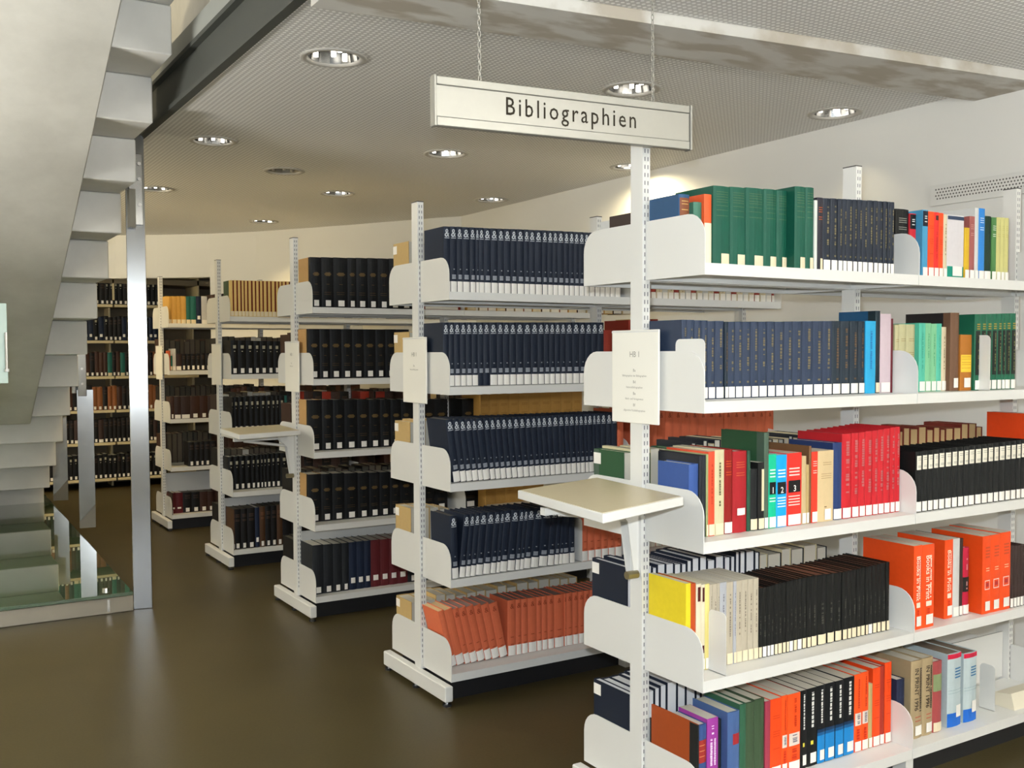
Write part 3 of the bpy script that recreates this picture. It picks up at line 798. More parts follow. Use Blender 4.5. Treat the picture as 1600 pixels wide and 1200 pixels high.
BOOKS = [   # row, shelf, side, x, width, inset, height, depth, kind, lean, single thing
    (1, 1, 'n', 0.0193, 0.0431, 0.119, 0.217, 0.143, 'bluecloth', 0, 1),
    (1, 1, 'n', 0.0627, 0.0327, 0.101, 0.194, 0.16, 'greensmall', 0, 1),
    (1, 1, 'n', 0.0957, 0.0297, 0.093, 0.219, 0.169, 'orangecream', 0, 1),
    (1, 1, 'n', 0.1257, 0.0687, 0.082, 0.246, 0.18, 'green', 0, 1),
    (1, 1, 'n', 0.1947, 0.0657, 0.081, 0.248, 0.181, 'green', 0, 1),
    (1, 1, 'n', 0.2607, 0.0787, 0.08, 0.251, 0.182, 'green', 0, 1),
    (1, 1, 'n', 0.3397, 0.0567, 0.08, 0.253, 0.182, 'green', 0, 1),
    (1, 1, 'n', 0.3967, 0.0457, 0.08, 0.253, 0.182, 'green', 0, 1),
    (1, 1, 'n', 0.4427, 0.0487, 0.047, 0.265, 0.215, 'green', 0, 1),
    (1, 1, 'n', 0.4917, 0.0377, 0.047, 0.266, 0.215, 'green', 0, 1),
    (1, 1, 'n', 0.5297, 0.0127, 0.047, 0.227, 0.183, 'whiteboard', 0, 0),
    (1, 1, 'n', 0.5427, 0.0277, 0.046, 0.237, 0.191, 'inkred', 0, 1),
    (1, 1, 'n', 0.5707, 0.0377, 0.046, 0.237, 0.191, 'ink', 0, 1),
    (1, 1, 'n', 0.6087, 0.0327, 0.046, 0.239, 0.192, 'ink', 0, 1),
    (1, 1, 'n', 0.6417, 0.0227, 0.046, 0.24, 0.193, 'ink', 0, 1),
    (1, 1, 'n', 0.6647, 0.0207, 0.046, 0.241, 0.194, 'ink', 0, 1),
    (1, 1, 'n', 0.6857, 0.0287, 0.046, 0.242, 0.194, 'ink', 0, 1),
    (1, 1, 'n', 0.7147, 0.0227, 0.046, 0.243, 0.195, 'ink', 0, 1),
    (1, 1, 'n', 0.7377, 0.0237, 0.045, 0.244, 0.196, 'ink', 0, 1),
    (1, 1, 'n', 0.7617, 0.0267, 0.045, 0.244, 0.196, 'ink', 0, 1),
    (1, 1, 'n', 0.7887, 0.0287, 0.045, 0.246, 0.197, 'ink', 0, 1),
    (1, 1, 'n', 0.8177, 0.0227, 0.045, 0.247, 0.198, 'ink', 0, 1),
    (1, 1, 'n', 0.8407, 0.0257, 0.045, 0.247, 0.198, 'ink', 0, 1),
    (1, 1, 'n', 0.8667, 0.0207, 0.044, 0.248, 0.199, 'ink', 0, 1),
    (1, 1, 'n', 0.8877, 0.0127, 0.043, 0.248, 0.199, 'ink', 0, 0),
    (1, 1, 'n', 0.9007, 0.0207, 0.042, 0.248, 0.199, 'ink', 0, 1),
    (1, 1, 'n', 1.008, 0.0721, 0.102, 0.241, 0.16, 'black', 0, 1),
    (1, 1, 'n', 1.081, 0.0347, 0.101, 0.229, 0.161, 'redblack', 0, 1),
    (1, 1, 'n', 1.116, 0.0307, 0.074, 0.241, 0.188, 'bluehead', 0, 1),
    (1, 1, 'n', 1.147, 0.0337, 0.073, 0.237, 0.189, 'orange', 0, 1),
    (1, 1, 'n', 1.181, 0.0267, 0.073, 0.237, 0.189, 'scarlet', 0, 1),
    (1, 1, 'n', 1.208, 0.0257, 0.073, 0.236, 0.189, 'orange', 0, 1),
    (1, 1, 'n', 1.234, 0.0217, 0.073, 0.233, 0.188, 'cream', 0, 0),
    (1, 1, 'n', 1.256, 0.0987, 0.073, 0.233, 0.188, 'whiteteal', 0, 1),
    (1, 1, 'n', 1.355, 0.0287, 0.07, 0.192, 0.158, 'yellow', 0, 0),
    (1, 1, 'n', 1.384, 0.0317, 0.07, 0.236, 0.19, 'mauve', 0, 1),
    (1, 1, 'n', 1.416, 0.0227, 0.07, 0.269, 0.192, 'white', 0, 1),
    (1, 1, 'n', 1.439, 0.0377, 0.07, 0.269, 0.192, 'brightblue', 0, 1),
    (1, 1, 'n', 1.477, 0.0437, 0.07, 0.243, 0.192, 'darkgreen', 0, 1),
    (1, 1, 'n', 1.521, 0.0297, 0.07, 0.241, 0.192, 'greenpat', 0, 1),
    (1, 1, 'n', 1.551, 0.0287, 0.07, 0.243, 0.192, 'paleyellow', 0, 1),
    (1, 1, 'n', 1.58, 0.0237, 0.07, 0.244, 0.192, 'paleyellow', 0, 0),
    (1, 1, 'n', 1.604, 0.0247, 0.07, 0.244, 0.192, 'paleyellow', 0, 0),
    (1, 2, 'n', 0.0193, 0.0218, 0.105, 0.245, 0.157, 'navy', 0, 1),
    (1, 2, 'n', 0.0414, 0.0283, 0.105, 0.245, 0.157, 'navy', 0, 1),
    (1, 2, 'n', 0.0701, 0.0283, 0.104, 0.244, 0.158, 'navy', 0, 1),
    (1, 2, 'n', 0.0987, 0.0254, 0.104, 0.244, 0.158, 'navy', 0, 1),
    (1, 2, 'n', 0.1244, 0.0303, 0.103, 0.242, 0.159, 'navy', 0, 1),
    (1, 2, 'n', 0.155, 0.0362, 0.102, 0.243, 0.16, 'navy', 0, 1),
    (1, 2, 'n', 0.1915, 0.0145, 0.101, 0.241, 0.161, 'navydark', 0, 0),
    (1, 2, 'n', 0.2063, 0.0313, 0.101, 0.241, 0.161, 'navy', 0, 1),
    (1, 2, 'n', 0.2379, 0.0323, 0.101, 0.242, 0.161, 'navy', 0, 1),
    (1, 2, 'n', 0.2705, 0.0362, 0.101, 0.242, 0.161, 'navy', 0, 1),
    (1, 2, 'n', 0.307, 0.0333, 0.101, 0.243, 0.161, 'navy', 0, 1),
    (1, 2, 'n', 0.3406, 0.0372, 0.101, 0.243, 0.161, 'navy', 0, 1),
    (1, 2, 'n', 0.3781, 0.0353, 0.1, 0.244, 0.162, 'navy', 0, 1),
    (1, 2, 'n', 0.4137, 0.0422, 0.1, 0.244, 0.162, 'navy', 0, 1),
    (1, 2, 'n', 0.4561, 0.0392, 0.1, 0.245, 0.162, 'navy', 0, 1),
    (1, 2, 'n', 0.4956, 0.0451, 0.1, 0.246, 0.162, 'navy', 0, 1),
    (1, 2, 'n', 0.5411, 0.0501, 0.1, 0.247, 0.162, 'navy', 0, 1),
    (1, 2, 'n', 0.5914, 0.0471, 0.1, 0.248, 0.162, 'navy', 0, 1),
    (1, 2, 'n', 0.6388, 0.0451, 0.1, 0.249, 0.162, 'navy', 0, 1),
    (1, 2, 'n', 0.6842, 0.0422, 0.1, 0.25, 0.162, 'navydark', 0, 1),
    (1, 2, 'n', 0.7267, 0.0461, 0.1, 0.25, 0.162, 'navydark', 0, 1),
    (1, 2, 'n', 0.7731, 0.0422, 0.099, 0.251, 0.163, 'navydark', 0, 1),
    (1, 2, 'n', 0.8156, 0.0323, 0.099, 0.251, 0.163, 'navydark', 0, 1),
    (1, 2, 'n', 0.8482, 0.053, 0.098, 0.252, 0.164, 'sky', 0, 1),
    (1, 2, 'n', 0.9015, 0.0234, 0.098, 0.288, 0.164, 'navytall', 0, 1),
    (1, 2, 'n', 0.9252, 0.057, 0.098, 0.278, 0.164, 'pink', 0, 1),
    (1, 2, 'n', 0.9824, 0.0116, 0.098, 0.262, 0.164, 'maroon', 0, 0),
    (1, 2, 'n', 1.008, 0.0231, 0.1, 0.24, 0.162, 'olive', 0, 1),
    (1, 2, 'n', 1.032, 0.0417, 0.1, 0.243, 0.162, 'olive', 0, 1),
    (1, 2, 'n', 1.074, 0.0477, 0.1, 0.243, 0.162, 'olive', 0, 1),
    (1, 2, 'n', 1.122, 0.0357, 0.086, 0.248, 0.176, 'teal', 0, 1),
    (1, 2, 'n', 1.158, 0.0317, 0.086, 0.248, 0.176, 'mint', 0, 1),
    (1, 2, 'n', 1.19, 0.0307, 0.085, 0.246, 0.177, 'mint', 0, 1),
    (1, 2, 'n', 1.221, 0.0287, 0.085, 0.247, 0.177, 'teal', 0, 1),
    (1, 2, 'n', 1.25, 0.0267, 0.085, 0.235, 0.177, 'cream', 0, 1),
    (1, 2, 'n', 1.277, 0.0497, 0.065, 0.287, 0.197, 'blackbrown', 0, 1),
    (1, 2, 'n', 1.327, 0.0677, 0.061, 0.207, 0.169, 'ochre', 0, 1),
    (1, 2, 'n', 1.395, 0.0357, 0.047, 0.283, 0.215, 'greenset', 0, 1),
    (1, 2, 'n', 1.431, 0.0337, 0.047, 0.284, 0.215, 'greenset', 0, 1),
    (1, 2, 'n', 1.465, 0.0337, 0.047, 0.285, 0.215, 'greenset', 0, 1),
    (1, 2, 'n', 1.499, 0.0337, 0.047, 0.286, 0.215, 'greenset', 0, 1),
    (1, 2, 'n', 1.533, 0.0287, 0.047, 0.287, 0.215, 'greenset', 0, 1),
    (1, 2, 'n', 1.562, 0.0227, 0.047, 0.288, 0.215, 'greenset', 0, 1),
    (1, 2, 'n', 1.585, 0.0347, 0.047, 0.289, 0.215, 'greenset', 0, 1),
    (1, 2, 'n', 1.62, 0.0347, 0.047, 0.29, 0.215, 'greenset', 0, 1),
    (1, 3, 'n', 0.0193, 0.0372, 0.068, 0.226, 0.15, 'royal', 0, 1),
    (1, 3, 'n', 0.0568, 0.0114, 0.067, 0.25, 0.195, 'thindark', 0, 0),
    (1, 3, 'n', 0.0685, 0.0144, 0.066, 0.251, 0.196, 'thindark', 0, 0),
    (1, 3, 'n', 0.0832, 0.0085, 0.066, 0.254, 0.196, 'palegreen', 0, 0),
    (1, 3, 'n', 0.092, 0.0261, 0.065, 0.261, 0.197, 'coral', 0, 1),
    (1, 3, 'n', 0.1183, 0.0388, 0.065, 0.265, 0.197, 'creamtext', 0, 1),
    (1, 3, 'n', 0.1574, 0.0378, 0.065, 0.263, 0.197, 'darkred', 0, 1),
    (1, 3, 'n', 0.1955, 0.0593, 0.064, 0.256, 0.198, 'crimson', 0, 1),
    (1, 3, 'n', 0.255, 0.0134, 0.064, 0.256, 0.198, 'greenthin', 0, 0),
    (1, 3, 'n', 0.2687, 0.0329, 0.064, 0.196, 0.161, 'blackplain', 0, 1),
    (1, 3, 'n', 0.3019, 0.0271, 0.064, 0.215, 0.175, 'blackcream', 0, 1),
    (1, 3, 'n', 0.3293, 0.0192, 0.064, 0.309, 0.198, 'greentall', 0, 1),
    (1, 3, 'n', 0.3488, 0.0339, 0.064, 0.238, 0.191, 'vol1', 0, 1),
    (1, 3, 'n', 0.383, 0.0476, 0.064, 0.234, 0.188, 'vol2', 0, 1),
    (1, 3, 'n', 0.4308, 0.0681, 0.064, 0.237, 0.191, 'vol3', 0, 1),
    (1, 3, 'n', 0.4992, 0.0202, 0.063, 0.224, 0.181, 'tan', 0, 1),
    (1, 3, 'n', 0.5197, 0.0124, 0.063, 0.195, 0.16, 'tansmall', 0, 0),
    (1, 3, 'n', 0.5324, 0.0114, 0.063, 0.256, 0.199, 'browntall', 0, 0),
    (1, 3, 'n', 0.5441, 0.029, 0.062, 0.236, 0.19, 'redthin', 0, 1),
    (1, 3, 'n', 0.5734, 0.0759, 0.062, 0.237, 0.191, 'creambig', 0, 1),
    (1, 3, 'n', 0.6496, 0.0446, 0.062, 0.26, 0.2, 'navyplain', 0, 1),
    (1, 3, 'n', 0.6945, 0.0466, 0.062, 0.288, 0.2, 'redset', 0, 1),
    (1, 3, 'n', 0.7414, 0.0368, 0.061, 0.289, 0.201, 'redset', 0, 1),
    (1, 3, 'n', 0.7785, 0.0329, 0.061, 0.29, 0.201, 'redset', 0, 1),
    (1, 3, 'n', 0.8117, 0.0358, 0.061, 0.292, 0.201, 'redset', 0, 1),
    (1, 3, 'n', 0.8478, 0.029, 0.061, 0.293, 0.201, 'redset', 0, 1),
    (1, 3, 'n', 0.8771, 0.031, 0.061, 0.295, 0.201, 'redset', 0, 1),
    (1, 3, 'n', 0.9084, 0.0319, 0.061, 0.297, 0.201, 'redset', 0, 1),
    (1, 3, 'n', 0.9406, 0.0261, 0.061, 0.299, 0.201, 'redset', 0, 1),
    (1, 3, 'n', 0.9669, 0.0271, 0.061, 0.301, 0.201, 'redset', 0, 1),
    (1, 3, 'n', 1.02, 0.0314, 0.015, 0.214, 0.174, 'blacklab', 0, 1),
    (1, 3, 'n', 1.052, 0.0314, 0.015, 0.215, 0.175, 'blacklab', 0, 1),
    (1, 3, 'n', 1.084, 0.0304, 0.015, 0.215, 0.175, 'blacklab', 0, 1),
    (1, 3, 'n', 1.115, 0.0304, 0.015, 0.216, 0.176, 'blacklab', 0, 1),
    (1, 3, 'n', 1.146, 0.0354, 0.015, 0.217, 0.176, 'blacklab', 0, 1),
    (1, 3, 'n', 1.182, 0.0384, 0.015, 0.217, 0.176, 'blacklab', 0, 1),
    (1, 3, 'n', 1.221, 0.0344, 0.015, 0.218, 0.177, 'blacklab', 0, 1),
    (1, 3, 'n', 1.256, 0.0354, 0.015, 0.218, 0.177, 'blacklab', 0, 1),
    (1, 3, 'n', 1.292, 0.0274, 0.015, 0.219, 0.178, 'blacklab', 0, 1),
    (1, 3, 'n', 1.32, 0.0374, 0.015, 0.22, 0.178, 'blacklab', 0, 1),
    (1, 3, 'n', 1.358, 0.0404, 0.015, 0.22, 0.178, 'blacklab', 0, 1),
    (1, 3, 'n', 1.399, 0.0374, 0.015, 0.221, 0.179, 'blacklab', 0, 1),
    (1, 3, 'n', 1.437, 0.0354, 0.015, 0.222, 0.18, 'blacklab', 0, 1),
    (1, 3, 'n', 1.473, 0.0324, 0.015, 0.222, 0.18, 'blacklab', 0, 1),
    (1, 3, 'n', 1.506, 0.0394, 0.015, 0.223, 0.181, 'blacklab', 0, 1),
    (1, 3, 'n', 1.546, 0.0354, 0.015, 0.224, 0.181, 'blacklab', 0, 1),
    (1, 3, 'n', 1.582, 0.0344, 0.015, 0.224, 0.181, 'blacklab', 0, 1),
    (1, 3, 'n', 1.617, 0.0304, 0.015, 0.225, 0.182, 'blacklab', 0, 1),
    (1, 3, 'n', 1.648, 0.0314, 0.015, 0.227, 0.183, 'blacklab', 0, 1),
    (1, 4, 'n', 0.0193, 0.0191, 0.083, 0.279, 0.179, 'lemon', 0, 1),
    (1, 4, 'n', 0.0387, 0.0217, 0.083, 0.276, 0.179, 'rust', 0, 1),
    (1, 4, 'n', 0.0607, 0.0207, 0.083, 0.272, 0.179, 'creamdark', 0, 1),
    (1, 4, 'n', 0.0817, 0.0147, 0.083, 0.268, 0.179, 'creamdark', 0, 1),
    (1, 4, 'n', 0.0967, 0.0177, 0.082, 0.268, 0.18, 'lemonthin', 0, 1),
    (1, 4, 'n', 0.1147, 0.0127, 0.082, 0.264, 0.18, 'grey', 0, 0),
    (1, 4, 'n', 0.1277, 0.0177, 0.081, 0.264, 0.181, 'grey', 0, 1),
    (1, 4, 'n', 0.1457, 0.0097, 0.08, 0.265, 0.182, 'grey', 0, 0),
    (1, 4, 'n', 0.1557, 0.0287, 0.08, 0.265, 0.182, 'bluegrey', 0, 1),
    (1, 4, 'n', 0.1847, 0.0277, 0.08, 0.263, 0.182, 'grey', 0, 1),
    (1, 4, 'n', 0.2127, 0.0127, 0.079, 0.263, 0.183, 'bluegrey', 0, 0),
    (1, 4, 'n', 0.2257, 0.0247, 0.079, 0.263, 0.183, 'grey', 0, 1),
    (1, 4, 'n', 0.2507, 0.0247, 0.079, 0.263, 0.183, 'grey', 0, 1),
    (1, 4, 'n', 0.2757, 0.0227, 0.078, 0.262, 0.184, 'grey', 0, 1),
    (1, 4, 'n', 0.2987, 0.0217, 0.077, 0.262, 0.185, 'grey', 0, 1),
    (1, 4, 'n', 0.3207, 0.0157, 0.077, 0.226, 0.183, 'blackset', 0, 0),
    (1, 4, 'n', 0.3367, 0.0207, 0.076, 0.227, 0.183, 'blackset', 0, 1),
    (1, 4, 'n', 0.3577, 0.0147, 0.076, 0.228, 0.184, 'blackset', 0, 0),
    (1, 4, 'n', 0.3727, 0.0167, 0.076, 0.229, 0.185, 'blackset', 0, 0),
    (1, 4, 'n', 0.3897, 0.0157, 0.075, 0.231, 0.186, 'blackset', 0, 0),
    (1, 4, 'n', 0.4057, 0.0207, 0.075, 0.232, 0.187, 'blackset', 0, 1),
    (1, 4, 'n', 0.4267, 0.0167, 0.075, 0.232, 0.187, 'blackset', 0, 0),
    (1, 4, 'n', 0.4437, 0.0127, 0.074, 0.234, 0.188, 'blackset', 0, 0),
    (1, 4, 'n', 0.4567, 0.0197, 0.074, 0.235, 0.188, 'blackset', 0, 1),
    (1, 4, 'n', 0.4767, 0.0177, 0.074, 0.236, 0.188, 'blackset', 0, 0),
    (1, 4, 'n', 0.4947, 0.0227, 0.074, 0.237, 0.188, 'blackset', 0, 1),
    (1, 4, 'n', 0.5177, 0.0217, 0.074, 0.237, 0.188, 'blackset', 0, 1),
    (1, 4, 'n', 0.5397, 0.0197, 0.073, 0.238, 0.189, 'blackset', 0, 1),
    (1, 4, 'n', 0.5597, 0.0297, 0.073, 0.238, 0.189, 'blackset', 0, 1),
    (1, 4, 'n', 0.5897, 0.0467, 0.073, 0.237, 0.189, 'blackset', 0, 1),
    (1, 4, 'n', 0.6367, 0.0387, 0.073, 0.235, 0.189, 'blackset', 0, 1),
    (1, 4, 'n', 0.6757, 0.0367, 0.073, 0.234, 0.188, 'blackset', 0, 1),
    (1, 4, 'n', 0.7127, 0.0247, 0.072, 0.234, 0.188, 'blackset', 0, 1),
    (1, 4, 'n', 0.7377, 0.0207, 0.072, 0.235, 0.189, 'blackset', 0, 0),
    (1, 4, 'n', 0.7587, 0.0267, 0.072, 0.235, 0.189, 'blackset', 0, 1),
    (1, 4, 'n', 0.7857, 0.0197, 0.072, 0.236, 0.19, 'blackset', 0, 0),
    (1, 4, 'n', 0.8057, 0.0227, 0.072, 0.237, 0.19, 'blackset', 0, 1),
    (1, 4, 'n', 0.8287, 0.0147, 0.071, 0.238, 0.191, 'blackset', 0, 0),
    (1, 4, 'n', 0.8437, 0.0227, 0.071, 0.239, 0.191, 'blackset', 0, 1),
    (1, 4, 'n', 0.8667, 0.0227, 0.071, 0.24, 0.191, 'blackset', 0, 1),
    (1, 4, 'n', 0.8897, 0.0207, 0.071, 0.241, 0.191, 'blackset', 0, 0),
    (1, 4, 'n', 0.9107, 0.0257, 0.07, 0.242, 0.192, 'blackset', 0, 1),
    (1, 4, 'n', 0.9367, 0.0167, 0.069, 0.243, 0.193, 'blackset', 0, 0),
    (1, 4, 'n', 1.021, 0.0454, 0.02, 0.3, 0.22, 'orbip', 0, 1),
    (1, 4, 'n', 1.067, 0.0684, 0.02, 0.298, 0.22, 'orbip', 0, 1),
    (1, 4, 'n', 1.245, 0.0484, 0.055, 0.292, 0.207, 'orbip', 0, 1),
    (1, 4, 'n', 1.294, 0.0387, 0.055, 0.292, 0.207, 'white', 0, 1),
    (1, 4, 'n', 1.333, 0.0227, 0.055, 0.289, 0.207, 'umber', 0, 1),
    (1, 4, 'n', 1.356, 0.0387, 0.055, 0.252, 0.201, 'mag', 0, 1),
    (1, 4, 'n', 1.421, 0.0514, 0.02, 0.294, 0.22, 'orbip2', 0, 1),
    (1, 4, 'n', 1.473, 0.0584, 0.02, 0.294, 0.22, 'orbip2', 0, 1),
    (1, 4, 'n', 1.532, 0.0654, 0.02, 0.297, 0.22, 'orbip2', 0, 1),
    (1, 4, 'n', 1.598, 0.0224, 0.02, 0.241, 0.194, 'umber', 0, 0),
    (1, 4, 'n', 1.621, 0.0204, 0.02, 0.239, 0.192, 'umber', 0, 0),
    (1, 4, 'n', 1.642, 0.0204, 0.02, 0.236, 0.19, 'umber', 0, 0),
    (1, 4, 'n', 1.663, 0.0204, 0.02, 0.237, 0.191, 'umber', 0, 0),
    (1, 4, 'n', 1.684, 0.0204, 0.02, 0.235, 0.189, 'umber', 0, 0),
    (1, 5, 'n', 0.0193, 0.0058, 0.03, 0.273, 0.217, 'brownhalf', 0, 0),
    (1, 5, 'n', 0.0254, 0.0288, 0.124, 0.223, 0.138, 'blackhalf', 0, 1),
    (1, 5, 'n', 0.0545, 0.0433, 0.124, 0.223, 0.138, 'blackhalf', 0, 1),
    (1, 5, 'n', 0.0981, 0.0481, 0.124, 0.222, 0.138, 'bluered', 0, 1),
    (1, 5, 'n', 0.1465, 0.0471, 0.124, 0.235, 0.138, 'purple', 0, 1),
    (1, 5, 'n', 0.1939, 0.0133, 0.124, 0.225, 0.138, 'thindark', 0, 0),
    (1, 5, 'n', 0.2074, 0.051, 0.092, 0.253, 0.17, 'bluetall', 0, 1),
    (1, 5, 'n', 0.2587, 0.0268, 0.092, 0.27, 0.17, 'greencl', 0, 1),
    (1, 5, 'n', 0.2858, 0.0384, 0.092, 0.27, 0.17, 'mossgreen', 0, 1),
    (1, 5, 'n', 0.3246, 0.0442, 0.092, 0.273, 0.17, 'mossgreen', 0, 1),
    (1, 5, 'n', 0.3691, 0.0229, 0.091, 0.26, 0.171, 'raspberry', 0, 1),
    (1, 5, 'n', 0.3923, 0.051, 0.09, 0.262, 0.172, 'orange', 0, 1),
    (1, 5, 'n', 0.4436, 0.0268, 0.09, 0.265, 0.172, 'orpic', 0, 1),
    (1, 5, 'n', 0.4707, 0.0597, 0.089, 0.264, 0.173, 'orpic', 0, 1),
    (1, 5, 'n', 0.5307, 0.0307, 0.089, 0.266, 0.173, 'blackyellow', 0, 1),
    (1, 5, 'n', 0.5617, 0.05, 0.089, 0.267, 0.173, 'blackyellow', 0, 1),
    (1, 5, 'n', 0.612, 0.0384, 0.089, 0.268, 0.173, 'blackblue', 0, 1),
    (1, 5, 'n', 0.6507, 0.0491, 0.089, 0.269, 0.173, 'blackblue', 0, 1),
    (1, 5, 'n', 0.7001, 0.0433, 0.088, 0.269, 0.174, 'blackblue', 0, 1),
    (1, 5, 'n', 0.7436, 0.0539, 0.088, 0.272, 0.174, 'blackblue', 0, 1),
    (1, 5, 'n', 0.7978, 0.0384, 0.088, 0.275, 0.174, 'orpic', 0, 1),
    (1, 5, 'n', 0.8365, 0.0355, 0.088, 0.277, 0.174, 'orpic', 0, 1),
    (1, 5, 'n', 0.8723, 0.021, 0.088, 0.229, 0.174, 'tansmall', 0, 0),
    (1, 5, 'n', 0.8936, 0.0394, 0.087, 0.281, 0.175, 'orange', 0, 1),
    (1, 5, 'n', 0.9333, 0.0249, 0.087, 0.283, 0.175, 'brick', 0, 1),
    (1, 5, 'n', 0.9585, 0.0355, 0.087, 0.291, 0.175, 'orange', 0, 1),
    (1, 5, 'n', 1.008, 0.0421, 0.071, 0.224, 0.181, 'darkblue', 0, 1),
    (1, 5, 'n', 1.065, 0.0644, 0.055, 0.285, 0.2, 'beigebip', 0, 1),
    (1, 5, 'n', 1.13, 0.0584, 0.055, 0.286, 0.2, 'beigebip', 0, 1),
    (1, 5, 'n', 1.189, 0.0524, 0.055, 0.263, 0.2, 'rose', 0, 1),
    (1, 5, 'n', 1.276, 0.0804, 0.055, 0.277, 0.2, 'whiteblue', 0, 1),
    (1, 5, 'n', 1.373, 0.0794, 0.055, 0.264, 0.2, 'whiteblue', 0, 1),
    (2, 1, 'n', 0.0193, 0.0311, 0.055, 0.284, 0.19, 'emblem', 0, 1),
    (2, 1, 'n', 0.0507, 0.0317, 0.054, 0.285, 0.19, 'emblem', 0, 1),
    (2, 1, 'n', 0.0827, 0.0277, 0.053, 0.286, 0.19, 'emblem', 0, 1),
    (2, 1, 'n', 0.1107, 0.0357, 0.052, 0.286, 0.19, 'emblem', 0, 1),
    (2, 1, 'n', 0.1467, 0.0277, 0.051, 0.287, 0.19, 'emblem', 0, 1),
    (2, 1, 'n', 0.1747, 0.0167, 0.05, 0.287, 0.19, 'emblem', 0, 0),
    (2, 1, 'n', 0.1917, 0.0267, 0.05, 0.288, 0.19, 'emblem', 0, 0),
    (2, 1, 'n', 0.2187, 0.0337, 0.05, 0.288, 0.19, 'emblem', 0, 1),
    (2, 1, 'n', 0.2527, 0.0357, 0.049, 0.289, 0.19, 'emblem', 0, 1),
    (2, 1, 'n', 0.2887, 0.0317, 0.048, 0.29, 0.19, 'emblem', 0, 1),
    (2, 1, 'n', 0.3207, 0.0347, 0.048, 0.291, 0.19, 'emblem', 0, 1),
    (2, 1, 'n', 0.3557, 0.0317, 0.047, 0.292, 0.19, 'emblem', 0, 1),
    (2, 1, 'n', 0.3877, 0.0367, 0.046, 0.293, 0.19, 'emblem', 0, 1),
    (2, 1, 'n', 0.4247, 0.0277, 0.045, 0.294, 0.19, 'emblem', 0, 0),
    (2, 1, 'n', 0.4527, 0.0317, 0.045, 0.294, 0.19, 'emblem', 0, 1),
    (2, 1, 'n', 0.4847, 0.0367, 0.044, 0.295, 0.19, 'emblem', 0, 1),
    (2, 1, 'n', 0.5217, 0.0287, 0.043, 0.296, 0.19, 'emblem', 0, 0),
    (2, 1, 'n', 0.5507, 0.0287, 0.042, 0.296, 0.19, 'emblem', 0, 0),
    (2, 1, 'n', 0.5797, 0.0277, 0.042, 0.297, 0.19, 'emblem', 0, 0),
    (2, 1, 'n', 0.6077, 0.0347, 0.042, 0.298, 0.19, 'emblem', 0, 1),
    (2, 1, 'n', 0.6427, 0.0277, 0.042, 0.298, 0.19, 'emblem', 0, 0),
    (2, 1, 'n', 0.6707, 0.0277, 0.041, 0.299, 0.19, 'emblem', 0, 0),
    (2, 1, 'n', 0.6987, 0.0287, 0.041, 0.299, 0.19, 'emblem', 0, 0),
    (2, 1, 'n', 0.7277, 0.0287, 0.041, 0.3, 0.19, 'emblem', 0, 0),
    (2, 1, 'n', 0.7567, 0.0287, 0.041, 0.3, 0.19, 'emblem', 0, 0),
    (2, 1, 'n', 0.7857, 0.0317, 0.04, 0.301, 0.19, 'emblem', 0, 0),
    (2, 1, 'n', 0.8177, 0.0287, 0.039, 0.301, 0.19, 'emblem', 0, 0),
    (2, 1, 'n', 0.8467, 0.0297, 0.039, 0.302, 0.19, 'emblem', 0, 0),
    (2, 1, 'n', 0.8767, 0.0297, 0.039, 0.303, 0.19, 'emblem', 0, 0),
    (2, 1, 'n', 0.9067, 0.0297, 0.039, 0.303, 0.19, 'emblem', 0, 0),
    (2, 1, 'n', 0.9367, 0.0337, 0.039, 0.304, 0.19, 'emblem', 0, 0),
    (2, 1, 'n', 1.033, 0.0297, 0.039, 0.305, 0.19, 'emblem', 0, 0),
    (2, 1, 'n', 1.063, 0.0354, 0.058, 0.107, 0.097, 'red', 0, 0),
    (2, 1, 'n', 1.099, 0.0357, 0.058, 0.108, 0.098, 'cream', 0, 0),
    (2, 1, 'n', 1.135, 0.0357, 0.058, 0.109, 0.098, 'white', 0, 0),
    (2, 1, 'n', 1.171, 0.0357, 0.057, 0.111, 0.1, 'red', 0, 0),
    (2, 1, 'n', 1.207, 0.0367, 0.057, 0.112, 0.101, 'cream', 0, 0),
    (2, 1, 'n', 1.244, 0.0367, 0.057, 0.113, 0.101, 'white', 0, 0),
    (2, 1, 'n', 1.281, 0.0377, 0.057, 0.115, 0.103, 'cream', 0, 0),
    (2, 1, 'n', 1.319, 0.0367, 0.057, 0.116, 0.104, 'red', 0, 0),
    (2, 1, 'n', 1.356, 0.0367, 0.056, 0.117, 0.104, 'cream', 0, 0),
    (2, 1, 'n', 1.393, 0.0377, 0.055, 0.119, 0.106, 'white', 0, 0),
    (2, 1, 'n', 1.431, 0.0377, 0.055, 0.12, 0.106, 'red', 0, 0),
    (2, 1, 'n', 1.469, 0.0387, 0.054, 0.121, 0.107, 'cream', 0, 0),
    (2, 1, 'n', 1.508, 0.0387, 0.054, 0.123, 0.109, 'white', 0, 0),
    (2, 1, 'n', 1.547, 0.0387, 0.054, 0.124, 0.109, 'cream', 0, 0),
    (2, 1, 'n', 1.586, 0.0387, 0.053, 0.125, 0.11, 'red', 0, 0),
    (2, 1, 'n', 1.625, 0.0387, 0.052, 0.127, 0.111, 'cream', 0, 0),
    (2, 1, 'n', 1.664, 0.0397, 0.051, 0.128, 0.112, 'white', 0, 0),
    (2, 1, 'n', 1.704, 0.0407, 0.051, 0.13, 0.114, 'red', 0, 0),
    (2, 1, 'n', 1.745, 0.0407, 0.051, 0.131, 0.114, 'cream', 0, 0),
    (2, 1, 'n', 1.786, 0.0407, 0.051, 0.133, 0.116, 'white', 0, 0),
    (2, 1, 'n', 1.827, 0.0407, 0.05, 0.134, 0.116, 'cream', 0, 0),
    (2, 1, 'n', 1.868, 0.0407, 0.049, 0.135, 0.117, 'red', 0, 0),
